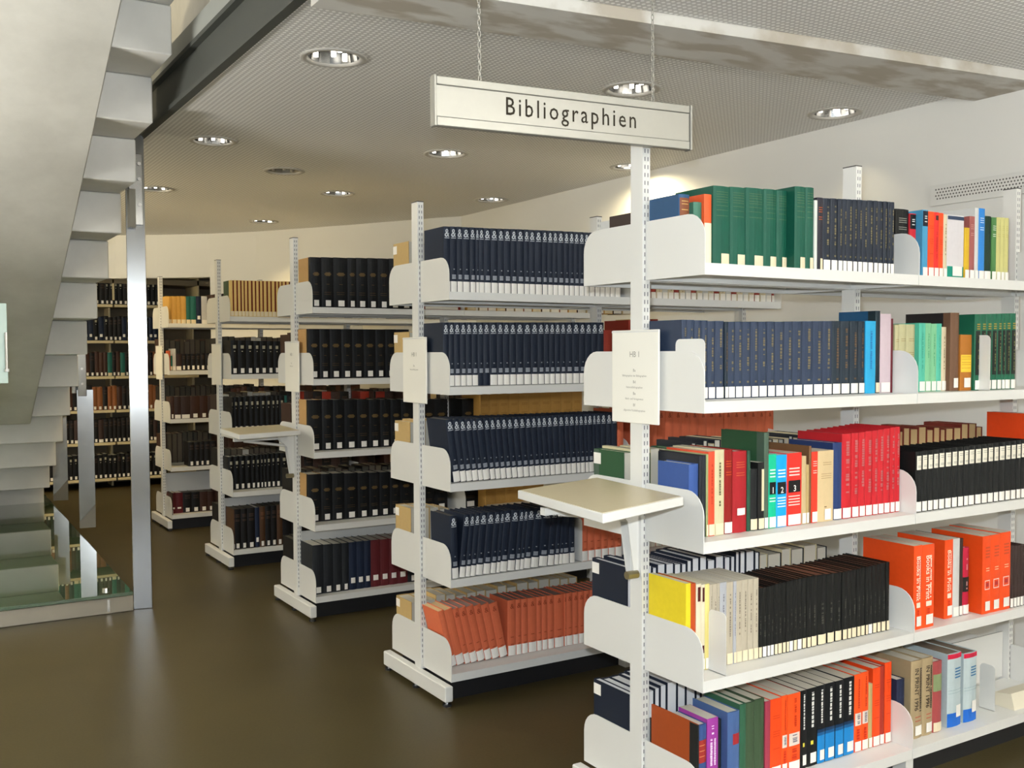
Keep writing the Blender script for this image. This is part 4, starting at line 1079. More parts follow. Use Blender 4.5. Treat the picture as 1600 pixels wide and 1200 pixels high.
    (2, 1, 'n', 1.909, 0.0417, 0.048, 0.137, 0.119, 'cream', 0, 0),
    (2, 1, 'n', 1.951, 0.0427, 0.048, 0.138, 0.119, 'white', 0, 0),
    (2, 1, 'n', 1.994, 0.0427, 0.048, 0.14, 0.121, 'red', 0, 0),
    (2, 2, 'n', 0.0193, 0.0281, 0.067, 0.279, 0.19, 'emblem', 0, 1),
    (2, 2, 'n', 0.0477, 0.0257, 0.066, 0.28, 0.19, 'emblem', 0, 0),
    (2, 2, 'n', 0.0737, 0.0297, 0.065, 0.28, 0.19, 'emblem', 0, 1),
    (2, 2, 'n', 0.1037, 0.0287, 0.064, 0.28, 0.19, 'emblem', 0, 1),
    (2, 2, 'n', 0.1327, 0.0287, 0.064, 0.281, 0.19, 'emblem', 0, 1),
    (2, 2, 'n', 0.1617, 0.0297, 0.063, 0.281, 0.19, 'emblem', 0, 1),
    (2, 2, 'n', 0.1917, 0.0287, 0.063, 0.281, 0.19, 'emblemx', 0, 1),
    (2, 2, 'n', 0.2207, 0.0317, 0.063, 0.282, 0.19, 'emblemx', 0, 1),
    (2, 2, 'n', 0.2527, 0.0387, 0.063, 0.282, 0.19, 'emblem', 0, 1),
    (2, 2, 'n', 0.2917, 0.0317, 0.063, 0.283, 0.19, 'emblem', 0, 1),
    (2, 2, 'n', 0.3237, 0.0337, 0.063, 0.283, 0.19, 'emblem', 0, 1),
    (2, 2, 'n', 0.3577, 0.0337, 0.063, 0.283, 0.19, 'emblem', 0, 1),
    (2, 2, 'n', 0.3917, 0.0397, 0.062, 0.284, 0.19, 'emblem', 0, 1),
    (2, 2, 'n', 0.4317, 0.0397, 0.061, 0.284, 0.19, 'emblem', 0, 1),
    (2, 2, 'n', 0.4717, 0.0367, 0.06, 0.285, 0.19, 'emblem', 0, 1),
    (2, 2, 'n', 0.5087, 0.0337, 0.06, 0.285, 0.19, 'emblem', 0, 1),
    (2, 2, 'n', 0.5427, 0.0297, 0.06, 0.286, 0.19, 'emblem', 0, 0),
    (2, 2, 'n', 0.5727, 0.0297, 0.06, 0.286, 0.19, 'emblem', 0, 0),
    (2, 2, 'n', 0.6027, 0.0297, 0.059, 0.286, 0.19, 'emblem', 0, 0),
    (2, 2, 'n', 0.6327, 0.0297, 0.058, 0.287, 0.19, 'emblem', 0, 0),
    (2, 2, 'n', 0.6627, 0.0387, 0.057, 0.287, 0.19, 'emblem', 0, 1),
    (2, 2, 'n', 0.7017, 0.0387, 0.057, 0.288, 0.19, 'emblem', 0, 1),
    (2, 2, 'n', 0.7407, 0.0347, 0.057, 0.288, 0.19, 'emblem', 0, 1),
    (2, 2, 'n', 0.7757, 0.0357, 0.056, 0.288, 0.19, 'emblem', 0, 1),
    (2, 2, 'n', 0.8117, 0.0357, 0.056, 0.289, 0.19, 'emblem', 0, 0),
    (2, 2, 'n', 0.8477, 0.0357, 0.056, 0.289, 0.19, 'emblem', 0, 0),
    (2, 2, 'n', 0.8837, 0.0477, 0.055, 0.253, 0.2, 'red', 0, 0),
    (2, 2, 'n', 1.033, 0.0697, 0.054, 0.303, 0.2, 'red', 0, 0),
    (2, 2, 'n', 1.103, 0.006, 0.01, 0.296, 0.2, 'cream', 0, 0),
    (2, 2, 'n', 1.109, 0.0441, 0.14, 0.311, 0.122, 'tan', 0, 0),
    (2, 2, 'n', 1.154, 0.0447, 0.14, 0.311, 0.122, 'cream', 0, 0),
    (2, 2, 'n', 1.199, 0.0447, 0.14, 0.312, 0.122, 'red', 0, 0),
    (2, 2, 'n', 1.244, 0.0447, 0.139, 0.313, 0.123, 'red', 0, 0),
    (2, 2, 'n', 1.289, 0.0457, 0.138, 0.245, 0.124, 'tan', 0, 0),
    (2, 2, 'n', 1.335, 0.0467, 0.138, 0.245, 0.124, 'cream', 0, 0),
    (2, 2, 'n', 1.382, 0.0467, 0.138, 0.246, 0.124, 'red', 0, 0),
    (2, 2, 'n', 1.429, 0.0477, 0.138, 0.246, 0.124, 'red', 0, 0),
    (2, 2, 'n', 1.477, 0.0477, 0.138, 0.246, 0.124, 'tan', 0, 0),
    (2, 2, 'n', 1.525, 0.0487, 0.138, 0.247, 0.124, 'cream', 0, 0),
    (2, 2, 'n', 1.574, 0.0487, 0.138, 0.247, 0.124, 'red', 0, 0),
    (2, 2, 'n', 1.623, 0.0487, 0.138, 0.247, 0.124, 'red', 0, 0),
    (2, 2, 'n', 1.672, 0.0497, 0.137, 0.248, 0.125, 'tan', 0, 0),
    (2, 2, 'n', 1.722, 0.0497, 0.137, 0.248, 0.125, 'cream', 0, 0),
    (2, 2, 'n', 1.772, 0.0507, 0.137, 0.248, 0.125, 'red', 0, 0),
    (2, 2, 'n', 1.823, 0.0507, 0.136, 0.249, 0.126, 'red', 0, 0),
    (2, 2, 'n', 1.874, 0.0517, 0.136, 0.249, 0.126, 'tan', 0, 0),
    (2, 2, 'n', 1.926, 0.0527, 0.136, 0.25, 0.126, 'cream', 0, 0),
    (2, 2, 'n', 1.979, 0.0527, 0.136, 0.25, 0.126, 'red', 0, 0),
    (2, 3, 'n', 0.0463, 0.0351, 0.03, 0.278, 0.19, 'emblem', -7.5, 1),
    (2, 3, 'n', 0.0817, 0.0297, 0.03, 0.278, 0.19, 'emblem', -7.5, 1),
    (2, 3, 'n', 0.1117, 0.0297, 0.03, 0.277, 0.19, 'emblem', -7.5, 1),
    (2, 3, 'n', 0.1417, 0.0297, 0.03, 0.277, 0.19, 'emblem', -7.5, 1),
    (2, 3, 'n', 0.1717, 0.0247, 0.03, 0.277, 0.19, 'emblem', -7.5, 0),
    (2, 3, 'n', 0.1967, 0.0357, 0.03, 0.277, 0.19, 'emblem', -7.5, 1),
    (2, 3, 'n', 0.2327, 0.0267, 0.03, 0.277, 0.19, 'emblem', -7, 0),
    (2, 3, 'n', 0.2597, 0.0267, 0.029, 0.277, 0.19, 'emblem', -6.5, 0),
    (2, 3, 'n', 0.2867, 0.0287, 0.028, 0.277, 0.19, 'emblem', -6.2, 0),
    (2, 3, 'n', 0.3157, 0.0287, 0.027, 0.277, 0.19, 'emblem', -6, 0),
    (2, 3, 'n', 0.3447, 0.0287, 0.026, 0.276, 0.19, 'emblem', -5.8, 0),
    (2, 3, 'n', 0.3737, 0.0317, 0.025, 0.276, 0.19, 'emblem', -5.5, 1),
    (2, 3, 'n', 0.4057, 0.0307, 0.025, 0.276, 0.19, 'emblem', -5.2, 1),
    (2, 3, 'n', 0.4367, 0.0307, 0.024, 0.276, 0.19, 'emblem', -5, 1),
    (2, 3, 'n', 0.4677, 0.0287, 0.024, 0.276, 0.19, 'emblem', -4.8, 0),
    (2, 3, 'n', 0.4967, 0.0247, 0.024, 0.276, 0.19, 'emblem', -4.5, 0),
    (2, 3, 'n', 0.5217, 0.0287, 0.024, 0.276, 0.19, 'emblem', -4.2, 0),
    (2, 3, 'n', 0.5507, 0.0277, 0.023, 0.276, 0.19, 'emblem', -4, 0),
    (2, 3, 'n', 0.5787, 0.0327, 0.023, 0.276, 0.19, 'emblem', -3.8, 1),
    (2, 3, 'n', 0.6117, 0.0307, 0.023, 0.276, 0.19, 'emblem', -3.5, 0),
    (2, 3, 'n', 0.6427, 0.0257, 0.022, 0.276, 0.19, 'emblem', -3.2, 0),
    (2, 3, 'n', 0.6687, 0.0297, 0.022, 0.276, 0.19, 'emblem', -3, 0),
    (2, 3, 'n', 0.6987, 0.0217, 0.021, 0.276, 0.19, 'emblem', -2.8, 0),
    (2, 3, 'n', 0.7207, 0.0257, 0.02, 0.276, 0.19, 'emblem', -2.5, 0),
    (2, 3, 'n', 0.7467, 0.0197, 0.019, 0.276, 0.19, 'emblem', -2.2, 0),
    (2, 3, 'n', 0.7667, 0.0287, 0.018, 0.277, 0.19, 'emblem', -2, 0),
    (2, 3, 'n', 0.7957, 0.0187, 0.018, 0.277, 0.19, 'emblem', -1.8, 0),
    (2, 3, 'n', 0.8147, 0.0267, 0.017, 0.277, 0.19, 'emblem', -1.5, 0),
    (2, 3, 'n', 0.8417, 0.0307, 0.017, 0.277, 0.19, 'emblem', -1.2, 0),
    (2, 3, 'n', 0.8727, 0.0307, 0.016, 0.277, 0.19, 'emblem', -1, 0),
    (2, 3, 'n', 0.9037, 0.0307, 0.015, 0.277, 0.19, 'emblem', -0.8, 0),
    (2, 3, 'n', 0.9347, 0.0357, 0.014, 0.291, 0.2, 'terra', 0, 0),
    (2, 3, 'n', 1.033, 0.0497, 0.013, 0.29, 0.2, 'terra', 0, 0),
    (2, 3, 'n', 1.083, 0.0524, 0.091, 0.283, 0.171, 'terra', 0, 0),
    (2, 3, 'n', 1.136, 0.0527, 0.091, 0.281, 0.171, 'terra', 0, 0),
    (2, 3, 'n', 1.189, 0.0537, 0.091, 0.279, 0.171, 'terra', 0, 0),
    (2, 3, 'n', 1.243, 0.0537, 0.091, 0.277, 0.171, 'terra', 0, 0),
    (2, 3, 'n', 1.297, 0.0537, 0.09, 0.276, 0.172, 'terra', 0, 0),
    (2, 3, 'n', 1.351, 0.0547, 0.089, 0.274, 0.173, 'terra', 0, 0),
    (2, 3, 'n', 1.406, 0.0557, 0.088, 0.272, 0.174, 'terra', 0, 0),
    (2, 3, 'n', 1.462, 0.0557, 0.088, 0.27, 0.174, 'terra', 0, 0),
    (2, 3, 'n', 1.518, 0.0567, 0.087, 0.268, 0.175, 'terra', 0, 0),
    (2, 3, 'n', 1.575, 0.0577, 0.087, 0.267, 0.175, 'terra', 0, 0),
    (2, 3, 'n', 1.633, 0.0577, 0.086, 0.265, 0.176, 'terra', 0, 0),
    (2, 3, 'n', 1.691, 0.0587, 0.085, 0.263, 0.177, 'terra', 0, 0),
    (2, 3, 'n', 1.75, 0.0597, 0.085, 0.261, 0.177, 'terra', 0, 0),
    (2, 3, 'n', 1.81, 0.0607, 0.085, 0.259, 0.177, 'terra', 0, 0),
    (2, 3, 'n', 1.871, 0.0617, 0.085, 0.257, 0.177, 'terra', 0, 0),
    (2, 3, 'n', 1.933, 0.0617, 0.085, 0.255, 0.177, 'terra', 0, 0),
    (2, 3, 'n', 1.995, 0.0617, 0.084, 0.253, 0.178, 'terra', 0, 0),
    (2, 4, 'n', 0.027, 0.0334, 0.014, 0.277, 0.19, 'emblem', -1.5, 1),
    (2, 4, 'n', 0.061, 0.0304, 0.014, 0.277, 0.19, 'emblem', 6, 1),
    (2, 4, 'n', 0.092, 0.0244, 0.014, 0.277, 0.19, 'emblem', 6, 0),
    (2, 4, 'n', 0.117, 0.0264, 0.014, 0.277, 0.19, 'emblem', 6, 0),
    (2, 4, 'n', 0.144, 0.0364, 0.014, 0.277, 0.19, 'emblem', 6, 1),
    (2, 4, 'n', 0.181, 0.0374, 0.014, 0.276, 0.19, 'emblem', 6, 1),
    (2, 4, 'n', 0.219, 0.0294, 0.014, 0.275, 0.19, 'emblem', 6, 1),
    (2, 4, 'n', 0.249, 0.0194, 0.014, 0.275, 0.19, 'emblem', 6, 0),
    (2, 4, 'n', 0.269, 0.0374, 0.014, 0.275, 0.19, 'emblem', 6, 1),
    (2, 4, 'n', 0.307, 0.0414, 0.014, 0.274, 0.19, 'emblem', 6, 1),
    (2, 4, 'n', 0.349, 0.0244, 0.014, 0.274, 0.19, 'emblem', 6, 0),
    (2, 4, 'n', 0.374, 0.0204, 0.014, 0.274, 0.19, 'emblem', 6, 0),
    (2, 4, 'n', 0.395, 0.0374, 0.014, 0.274, 0.19, 'emblem', 6, 1),
    (2, 4, 'n', 0.433, 0.0424, 0.014, 0.273, 0.19, 'emblem', 6, 1),
    (2, 4, 'n', 0.476, 0.0484, 0.014, 0.272, 0.19, 'emblem', 6, 1),
    (2, 4, 'n', 0.525, 0.0364, 0.014, 0.271, 0.19, 'emblem', 6, 1),
    (2, 4, 'n', 0.562, 0.0254, 0.014, 0.271, 0.19, 'emblem', 6, 0),
    (2, 4, 'n', 0.588, 0.0214, 0.014, 0.271, 0.19, 'emblem', 6, 0),
    (2, 4, 'n', 0.61, 0.0404, 0.014, 0.271, 0.19, 'emblem', 0, 1),
    (2, 4, 'n', 0.651, 0.0304, 0.014, 0.271, 0.19, 'emblem', 0, 0),
    (2, 4, 'n', 0.72, 0.0384, 0.014, 0.274, 0.2, 'terra', 0, 1),
    (2, 4, 'n', 0.759, 0.0394, 0.014, 0.27, 0.2, 'terra', 0, 1),
    (2, 4, 'n', 0.799, 0.0384, 0.014, 0.267, 0.2, 'terra', 0, 0),
    (2, 4, 'n', 0.838, 0.0404, 0.014, 0.264, 0.2, 'terra', 0, 0),
    (2, 4, 'n', 0.879, 0.0394, 0.014, 0.261, 0.2, 'terra', 0, 0),
    (2, 4, 'n', 0.919, 0.0404, 0.014, 0.257, 0.2, 'terra', 0, 0),
    (2, 4, 'n', 1.033, 0.0404, 0.014, 0.254, 0.2, 'terra', 0, 0),
    (2, 4, 'n', 1.074, 0.0417, 0.106, 0.233, 0.156, 'terra', 0, 0),
    (2, 4, 'n', 1.116, 0.0417, 0.105, 0.229, 0.157, 'terra', 0, 0),
    (2, 4, 'n', 1.158, 0.0427, 0.104, 0.226, 0.158, 'terra', 0, 0),
    (2, 4, 'n', 1.201, 0.0437, 0.104, 0.223, 0.158, 'terra', 0, 0),
    (2, 4, 'n', 1.245, 0.0437, 0.104, 0.219, 0.158, 'terra', 0, 0),
    (2, 4, 'n', 1.289, 0.0437, 0.104, 0.215, 0.158, 'terra', 0, 0),
    (2, 5, 'n', 0.0663, 0.0281, 0.099, 0.263, 0.163, 'terralight', -14, 0),
    (2, 5, 'n', 0.0947, 0.0407, 0.098, 0.263, 0.164, 'terralight', -13.75, 1),
    (2, 5, 'n', 0.1357, 0.0297, 0.097, 0.263, 0.165, 'terra', -13.5, 0),
    (2, 5, 'n', 0.1657, 0.0357, 0.097, 0.263, 0.165, 'terra', -13.25, 1),
    (2, 5, 'n', 0.2017, 0.0387, 0.097, 0.263, 0.165, 'terra', -13, 1),
    (2, 5, 'n', 0.2407, 0.0357, 0.096, 0.263, 0.166, 'terra', -12.75, 1),
    (2, 5, 'n', 0.2767, 0.0397, 0.095, 0.262, 0.167, 'terra', -12.5, 1),
    (2, 5, 'n', 0.3167, 0.0427, 0.094, 0.262, 0.168, 'terra', -12.25, 1),
    (2, 5, 'n', 0.3597, 0.0437, 0.093, 0.259, 0.169, 'terra', 0, 1),
    (2, 5, 'n', 0.4037, 0.0307, 0.093, 0.258, 0.169, 'terra', 0, 0),
    (2, 5, 'n', 0.4347, 0.0347, 0.092, 0.257, 0.17, 'terra', 0, 1),
    (2, 5, 'n', 0.4697, 0.0477, 0.091, 0.256, 0.171, 'terra', 0, 1),
    (2, 5, 'n', 0.5177, 0.0287, 0.091, 0.255, 0.171, 'terra', 0, 0),
    (2, 5, 'n', 0.5467, 0.0317, 0.09, 0.255, 0.172, 'terra', 0, 0),
    (2, 5, 'n', 0.5787, 0.0357, 0.089, 0.254, 0.173, 'terra', 0, 1),
    (2, 5, 'n', 0.6147, 0.0557, 0.088, 0.252, 0.174, 'terra', 0, 1),
    (2, 5, 'n', 0.6707, 0.0127, 0.087, 0.252, 0.175, 'terra', 0, 0),
    (2, 5, 'n', 0.6837, 0.0367, 0.086, 0.253, 0.176, 'terra', 0, 1),
    (2, 5, 'n', 0.7207, 0.0337, 0.086, 0.252, 0.176, 'terra', 0, 0),
    (2, 5, 'n', 0.7547, 0.0337, 0.086, 0.251, 0.176, 'terra', 0, 0),
    (2, 5, 'n', 0.7887, 0.0337, 0.085, 0.251, 0.177, 'terra', 0, 0),
    (2, 5, 'n', 0.8227, 0.0347, 0.085, 0.251, 0.177, 'terra', 0, 0),
    (2, 5, 'n', 0.8577, 0.0347, 0.085, 0.25, 0.177, 'terra', 0, 0),
    (2, 5, 'n', 0.8927, 0.0347, 0.084, 0.25, 0.178, 'terra', 0, 0),
    (2, 5, 'n', 0.9277, 0.0347, 0.084, 0.249, 0.178, 'terra', 0, 0),
    (3, 1, 'n', 0.0193, 0.0661, 0.039, 0.286, 0.2, 'bigblackt', 0, 1),
    (3, 1, 'n', 0.0857, 0.0737, 0.037, 0.288, 0.2, 'bigblack', 0, 1),
    (3, 1, 'n', 0.1597, 0.0857, 0.037, 0.29, 0.2, 'bigblack', 0, 1),
    (3, 1, 'n', 0.2457, 0.0547, 0.037, 0.292, 0.2, 'bigblack', 0, 1),
    (3, 1, 'n', 0.3007, 0.0697, 0.037, 0.294, 0.2, 'bigblack', 0, 1),
    (3, 1, 'n', 0.3707, 0.0647, 0.035, 0.296, 0.2, 'bigblack', 0, 1),
    (3, 1, 'n', 0.4357, 0.0727, 0.034, 0.297, 0.2, 'bigblack', 0, 1),
    (3, 1, 'n', 0.5087, 0.0717, 0.033, 0.299, 0.2, 'bigblack', 0, 0),
    (3, 1, 'n', 0.5807, 0.0757, 0.032, 0.301, 0.2, 'bigblack', 0, 0),
    (3, 1, 'n', 0.6567, 0.0677, 0.031, 0.303, 0.2, 'bigblack', 0, 0),
    (3, 1, 'n', 0.7247, 0.2647, 0.03, 0.174, 0.145, 'red', 0, 0),
    (3, 1, 'n', 1.033, 0.0637, 0.029, 0.179, 0.149, 'gold', 0, 0),
    (3, 1, 'n', 1.097, 0.0654, 0.107, 0.188, 0.155, 'umber', 0, 0),
    (3, 1, 'n', 1.163, 0.0657, 0.107, 0.19, 0.155, 'tan', 0, 0),
    (3, 1, 'n', 1.229, 0.0657, 0.107, 0.192, 0.155, 'red', 0, 0),
    (3, 1, 'n', 1.295, 0.0667, 0.106, 0.194, 0.156, 'gold', 0, 0),
    (3, 1, 'n', 1.362, 0.0677, 0.105, 0.197, 0.157, 'umber', 0, 0),
    (3, 1, 'n', 1.43, 0.0677, 0.105, 0.199, 0.157, 'tan', 0, 0),
    (3, 1, 'n', 1.498, 0.0687, 0.104, 0.201, 0.158, 'red', 0, 0),
    (3, 1, 'n', 1.567, 0.0697, 0.103, 0.203, 0.159, 'gold', 0, 0),
    (3, 1, 'n', 1.637, 0.0707, 0.102, 0.206, 0.16, 'umber', 0, 0),
    (3, 1, 'n', 1.708, 0.0717, 0.102, 0.208, 0.16, 'tan', 0, 0),
    (3, 1, 'n', 1.78, 0.0717, 0.102, 0.21, 0.16, 'red', 0, 0),
    (3, 1, 'n', 1.852, 0.0727, 0.101, 0.213, 0.161, 'gold', 0, 0),
    (3, 1, 'n', 1.925, 0.0737, 0.1, 0.215, 0.162, 'umber', 0, 0),
    (3, 1, 'n', 1.999, 0.0747, 0.099, 0.218, 0.163, 'tan', 0, 0),
    (3, 1, 'n', 2.074, 0.0757, 0.099, 0.22, 0.163, 'red', 0, 0),
    (3, 1, 'n', 2.15, 0.0767, 0.099, 0.223, 0.163, 'gold', 0, 0),
    (3, 1, 'n', 2.227, 0.0777, 0.099, 0.225, 0.163, 'umber', 0, 0),
    (3, 1, 'n', 2.305, 0.0787, 0.099, 0.228, 0.163, 'tan', 0, 0),
    (3, 2, 'n', 0.0193, 0.0671, 0.083, 0.288, 0.179, 'bigblackt', 0, 1),
    (3, 2, 'n', 0.0867, 0.0617, 0.082, 0.288, 0.18, 'bigblack', 0, 1),
    (3, 2, 'n', 0.1487, 0.0707, 0.08, 0.288, 0.182, 'bigblack', 0, 1),
    (3, 2, 'n', 0.2197, 0.0677, 0.079, 0.288, 0.183, 'bigblack', 0, 1),
    (3, 2, 'n', 0.2877, 0.0727, 0.079, 0.288, 0.183, 'bigblack', 0, 1),
    (3, 2, 'n', 0.3607, 0.0757, 0.078, 0.288, 0.184, 'bigblack', 0, 1),
    (3, 2, 'n', 0.4367, 0.0617, 0.078, 0.288, 0.184, 'bigblack', 0, 1),
    (3, 2, 'n', 0.4987, 0.0727, 0.076, 0.289, 0.186, 'bigblack', 0, 1),
    (3, 2, 'n', 0.5717, 0.0847, 0.075, 0.289, 0.187, 'bigblack', 0, 0),
    (3, 2, 'n', 0.6567, 0.0337, 0.074, 0.278, 0.188, 'cream', 0, 0),
    (3, 2, 'n', 0.6907, 0.0597, 0.072, 0.27, 0.19, 'tan', 0, 0),
    (3, 2, 'n', 0.7507, 0.0617, 0.071, 0.27, 0.191, 'oldbrown', 0, 0),
    (3, 2, 'n', 0.8127, 0.0617, 0.071, 0.271, 0.191, 'umber', 0, 0),
    (3, 2, 'n', 0.8747, 0.0627, 0.071, 0.271, 0.191, 'tan', 0, 0),
    (3, 2, 'n', 1.033, 0.0627, 0.071, 0.272, 0.191, 'oldbrown', 0, 0),
    (3, 2, 'n', 1.096, 0.006, 0.012, 0.271, 0.2, 'umber', 0, 0),
    (3, 2, 'n', 1.102, 0.0651, 0.137, 0.274, 0.125, 'tan', 0, 0),
    (3, 2, 'n', 1.168, 0.0657, 0.137, 0.275, 0.125, 'oldbrown', 0, 0),
    (3, 2, 'n', 1.234, 0.0667, 0.136, 0.275, 0.126, 'umber', 0, 0),
    (3, 2, 'n', 1.301, 0.0677, 0.136, 0.276, 0.126, 'tan', 0, 0),
    (3, 2, 'n', 1.369, 0.0677, 0.136, 0.276, 0.126, 'oldbrown', 0, 0),
    (3, 2, 'n', 1.437, 0.0687, 0.135, 0.276, 0.127, 'umber', 0, 0),
    (3, 2, 'n', 1.506, 0.0697, 0.135, 0.277, 0.127, 'tan', 0, 0),
    (3, 2, 'n', 1.576, 0.0707, 0.135, 0.277, 0.127, 'oldbrown', 0, 0),
    (3, 2, 'n', 1.647, 0.0707, 0.135, 0.278, 0.127, 'umber', 0, 0),
    (3, 2, 'n', 1.718, 0.0717, 0.134, 0.278, 0.128, 'tan', 0, 0),
    (3, 2, 'n', 1.79, 0.0727, 0.133, 0.279, 0.129, 'oldbrown', 0, 0),
    (3, 2, 'n', 1.863, 0.0737, 0.133, 0.279, 0.129, 'umber', 0, 0),
    (3, 2, 'n', 1.937, 0.0747, 0.133, 0.28, 0.129, 'tan', 0, 0),
    (3, 3, 'n', 0.0193, 0.0821, 0.099, 0.296, 0.163, 'bigblackt', 0, 1),
    (3, 3, 'n', 0.1017, 0.0677, 0.098, 0.294, 0.164, 'bigblack', 0, 1),
    (3, 3, 'n', 0.1697, 0.0717, 0.097, 0.293, 0.165, 'bigblack', 0, 1),
    (3, 3, 'n', 0.2417, 0.0807, 0.097, 0.291, 0.165, 'bigblack', 0, 1),
    (3, 3, 'n', 0.3227, 0.0757, 0.096, 0.289, 0.166, 'bigblack', 0, 1),
    (3, 3, 'n', 0.3987, 0.0727, 0.096, 0.287, 0.166, 'bigblack', 0, 1),
    (3, 3, 'n', 0.4717, 0.0667, 0.096, 0.286, 0.166, 'bigblack', 0, 1),
    (3, 3, 'n', 0.5387, 0.0697, 0.095, 0.284, 0.167, 'bigblack', 0, 0),
    (3, 3, 'n', 0.6087, 0.0637, 0.094, 0.283, 0.168, 'bigblack', 0, 0),
    (3, 3, 'n', 0.6727, 0.0807, 0.093, 0.281, 0.169, 'bigblack', 0, 0),
    (3, 3, 'n', 0.7537, 0.0837, 0.093, 0.279, 0.169, 'bigblack', 0, 0),
    (3, 3, 'n', 0.8377, 0.0897, 0.093, 0.277, 0.169, 'bigblack', 0, 0),
    (3, 3, 'n', 1.033, 0.0817, 0.093, 0.275, 0.169, 'bigblack', 0, 0),
    (3, 3, 'n', 1.115, 0.006, 0.012, 0.301, 0.2, 'och2', 0, 0),
    (3, 3, 'n', 1.121, 0.0751, 0.16, 0.294, 0.102, 'och2', 0, 0),
    (3, 3, 'n', 1.197, 0.0757, 0.159, 0.295, 0.103, 'och2', 0, 0),
    (3, 3, 'n', 1.273, 0.0667, 0.158, 0.295, 0.104, 'och2', 0, 0),
    (3, 3, 'n', 1.34, 0.0777, 0.157, 0.296, 0.105, 'och2', 0, 0),
    (3, 3, 'n', 1.418, 0.0787, 0.156, 0.296, 0.106, 'och2', 0, 0),
    (3, 3, 'n', 1.497, 0.0797, 0.155, 0.296, 0.107, 'och2', 0, 0),
    (3, 3, 'n', 1.577, 0.0867, 0.155, 0.297, 0.107, 'och2', 0, 0),
    (3, 3, 'n', 1.664, 0.0867, 0.155, 0.297, 0.107, 'och2', 0, 0),
    (3, 3, 'n', 1.751, 0.0827, 0.154, 0.297, 0.108, 'och2', 0, 0),
    (3, 3, 'n', 1.834, 0.0897, 0.153, 0.298, 0.109, 'och2', 0, 0),
    (3, 3, 'n', 1.924, 0.0797, 0.153, 0.298, 0.109, 'och2', 0, 0),
    (3, 4, 'n', 0.0193, 0.0781, 0.115, 0.281, 0.147, 'bigblackt', 0, 1),
    (3, 4, 'n', 0.0977, 0.0687, 0.115, 0.278, 0.147, 'bigblack', 0, 1),
    (3, 4, 'n', 0.1667, 0.0757, 0.113, 0.276, 0.149, 'bigblack', 0, 1),
    (3, 4, 'n', 0.2427, 0.0847, 0.112, 0.272, 0.15, 'bigblack', 0, 1),
    (3, 4, 'n', 0.3277, 0.0717, 0.111, 0.269, 0.151, 'bigblack', 0, 1),
    (3, 4, 'n', 0.3997, 0.0687, 0.11, 0.266, 0.152, 'bigblack', 0, 1),
    (3, 4, 'n', 0.4687, 0.0667, 0.109, 0.264, 0.153, 'bigblack', 0, 1),
    (3, 4, 'n', 0.5357, 0.0677, 0.108, 0.262, 0.154, 'bigblack', 0, 0),
    (3, 4, 'n', 0.6037, 0.0777, 0.107, 0.259, 0.155, 'bigblack', 0, 0),
    (3, 4, 'n', 0.6817, 0.0697, 0.106, 0.256, 0.156, 'bigblack', 0, 0),
    (3, 4, 'n', 0.7517, 0.0887, 0.106, 0.253, 0.156, 'bigblack', 0, 0),
    (3, 4, 'n', 0.8407, 0.0897, 0.106, 0.249, 0.156, 'bigblack', 0, 0),
    (3, 4, 'n', 1.033, 0.1187, 0.105, 0.245, 0.157, 'bigblack', 0, 0),
    (3, 4, 'n', 1.152, 0.006, 0.012, 0.238, 0.191, 'och2', 0, 0),
    (3, 4, 'n', 1.158, 0.0761, 0.147, 0.219, 0.115, 'och2', 0, 0),
    (3, 4, 'n', 1.235, 0.0717, 0.147, 0.219, 0.115, 'och2', 0, 0),
    (3, 4, 'n', 1.307, 0.0727, 0.146, 0.22, 0.116, 'och2', 0, 0),
    (3, 4, 'n', 1.38, 0.0737, 0.146, 0.22, 0.116, 'och2', 0, 0),
    (3, 4, 'n', 1.454, 0.0747, 0.146, 0.22, 0.116, 'och2', 0, 0),
    (3, 4, 'n', 1.529, 0.0807, 0.146, 0.22, 0.116, 'och2', 0, 0),
    (3, 4, 'n', 1.61, 0.0707, 0.145, 0.22, 0.117, 'och2', 0, 0),
    (3, 5, 'n', 0.0193, 0.0661, 0.06, 0.288, 0.2, 'charcoal', 0, 1),
    (3, 5, 'n', 0.0857, 0.0587, 0.06, 0.286, 0.2, 'charcoal', 0, 1),
    (3, 5, 'n', 0.1447, 0.0557, 0.06, 0.284, 0.2, 'charcoal', 0, 1),
    (3, 5, 'n', 0.2007, 0.0437, 0.06, 0.283, 0.2, 'charcoal', 0, 0),
    (3, 5, 'n', 0.2447, 0.0487, 0.06, 0.283, 0.2, 'midnight', 0, 1),
    (3, 5, 'n', 0.2937, 0.0487, 0.06, 0.283, 0.2, 'midnight', 0, 1),
    (3, 5, 'n', 0.3427, 0.0407, 0.06, 0.282, 0.2, 'midnight', 0, 0),
    (3, 5, 'n', 0.3837, 0.0617, 0.059, 0.282, 0.2, 'wine', 0, 1),
    (3, 5, 'n', 0.4457, 0.0577, 0.058, 0.28, 0.2, 'wine', 0, 1),
    (3, 5, 'n', 0.5037, 0.0567, 0.056, 0.28, 0.2, 'wine', 0, 0),
    (3, 5, 'n', 0.5607, 0.0637, 0.056, 0.278, 0.2, 'wine', 0, 0),
    (3, 5, 'n', 0.6247, 0.0757, 0.055, 0.276, 0.2, 'charcoal', 0, 0),
    (3, 5, 'n', 0.7007, 0.0657, 0.055, 0.273, 0.2, 'charcoal', 0, 0),
    (4, 1, 'n', 0.02, 0.0264, 0.01, 0.254, 0.17, 'creamredg', 0, 0),
    (4, 1, 'n', 0.047, 0.0274, 0.01, 0.255, 0.17, 'creamred', 0, 0),
    (4, 1, 'n', 0.075, 0.0264, 0.01, 0.255, 0.17, 'creamred', 0, 0),
    (4, 1, 'n', 0.102, 0.0224, 0.01, 0.255, 0.17, 'creamred', 0, 0),
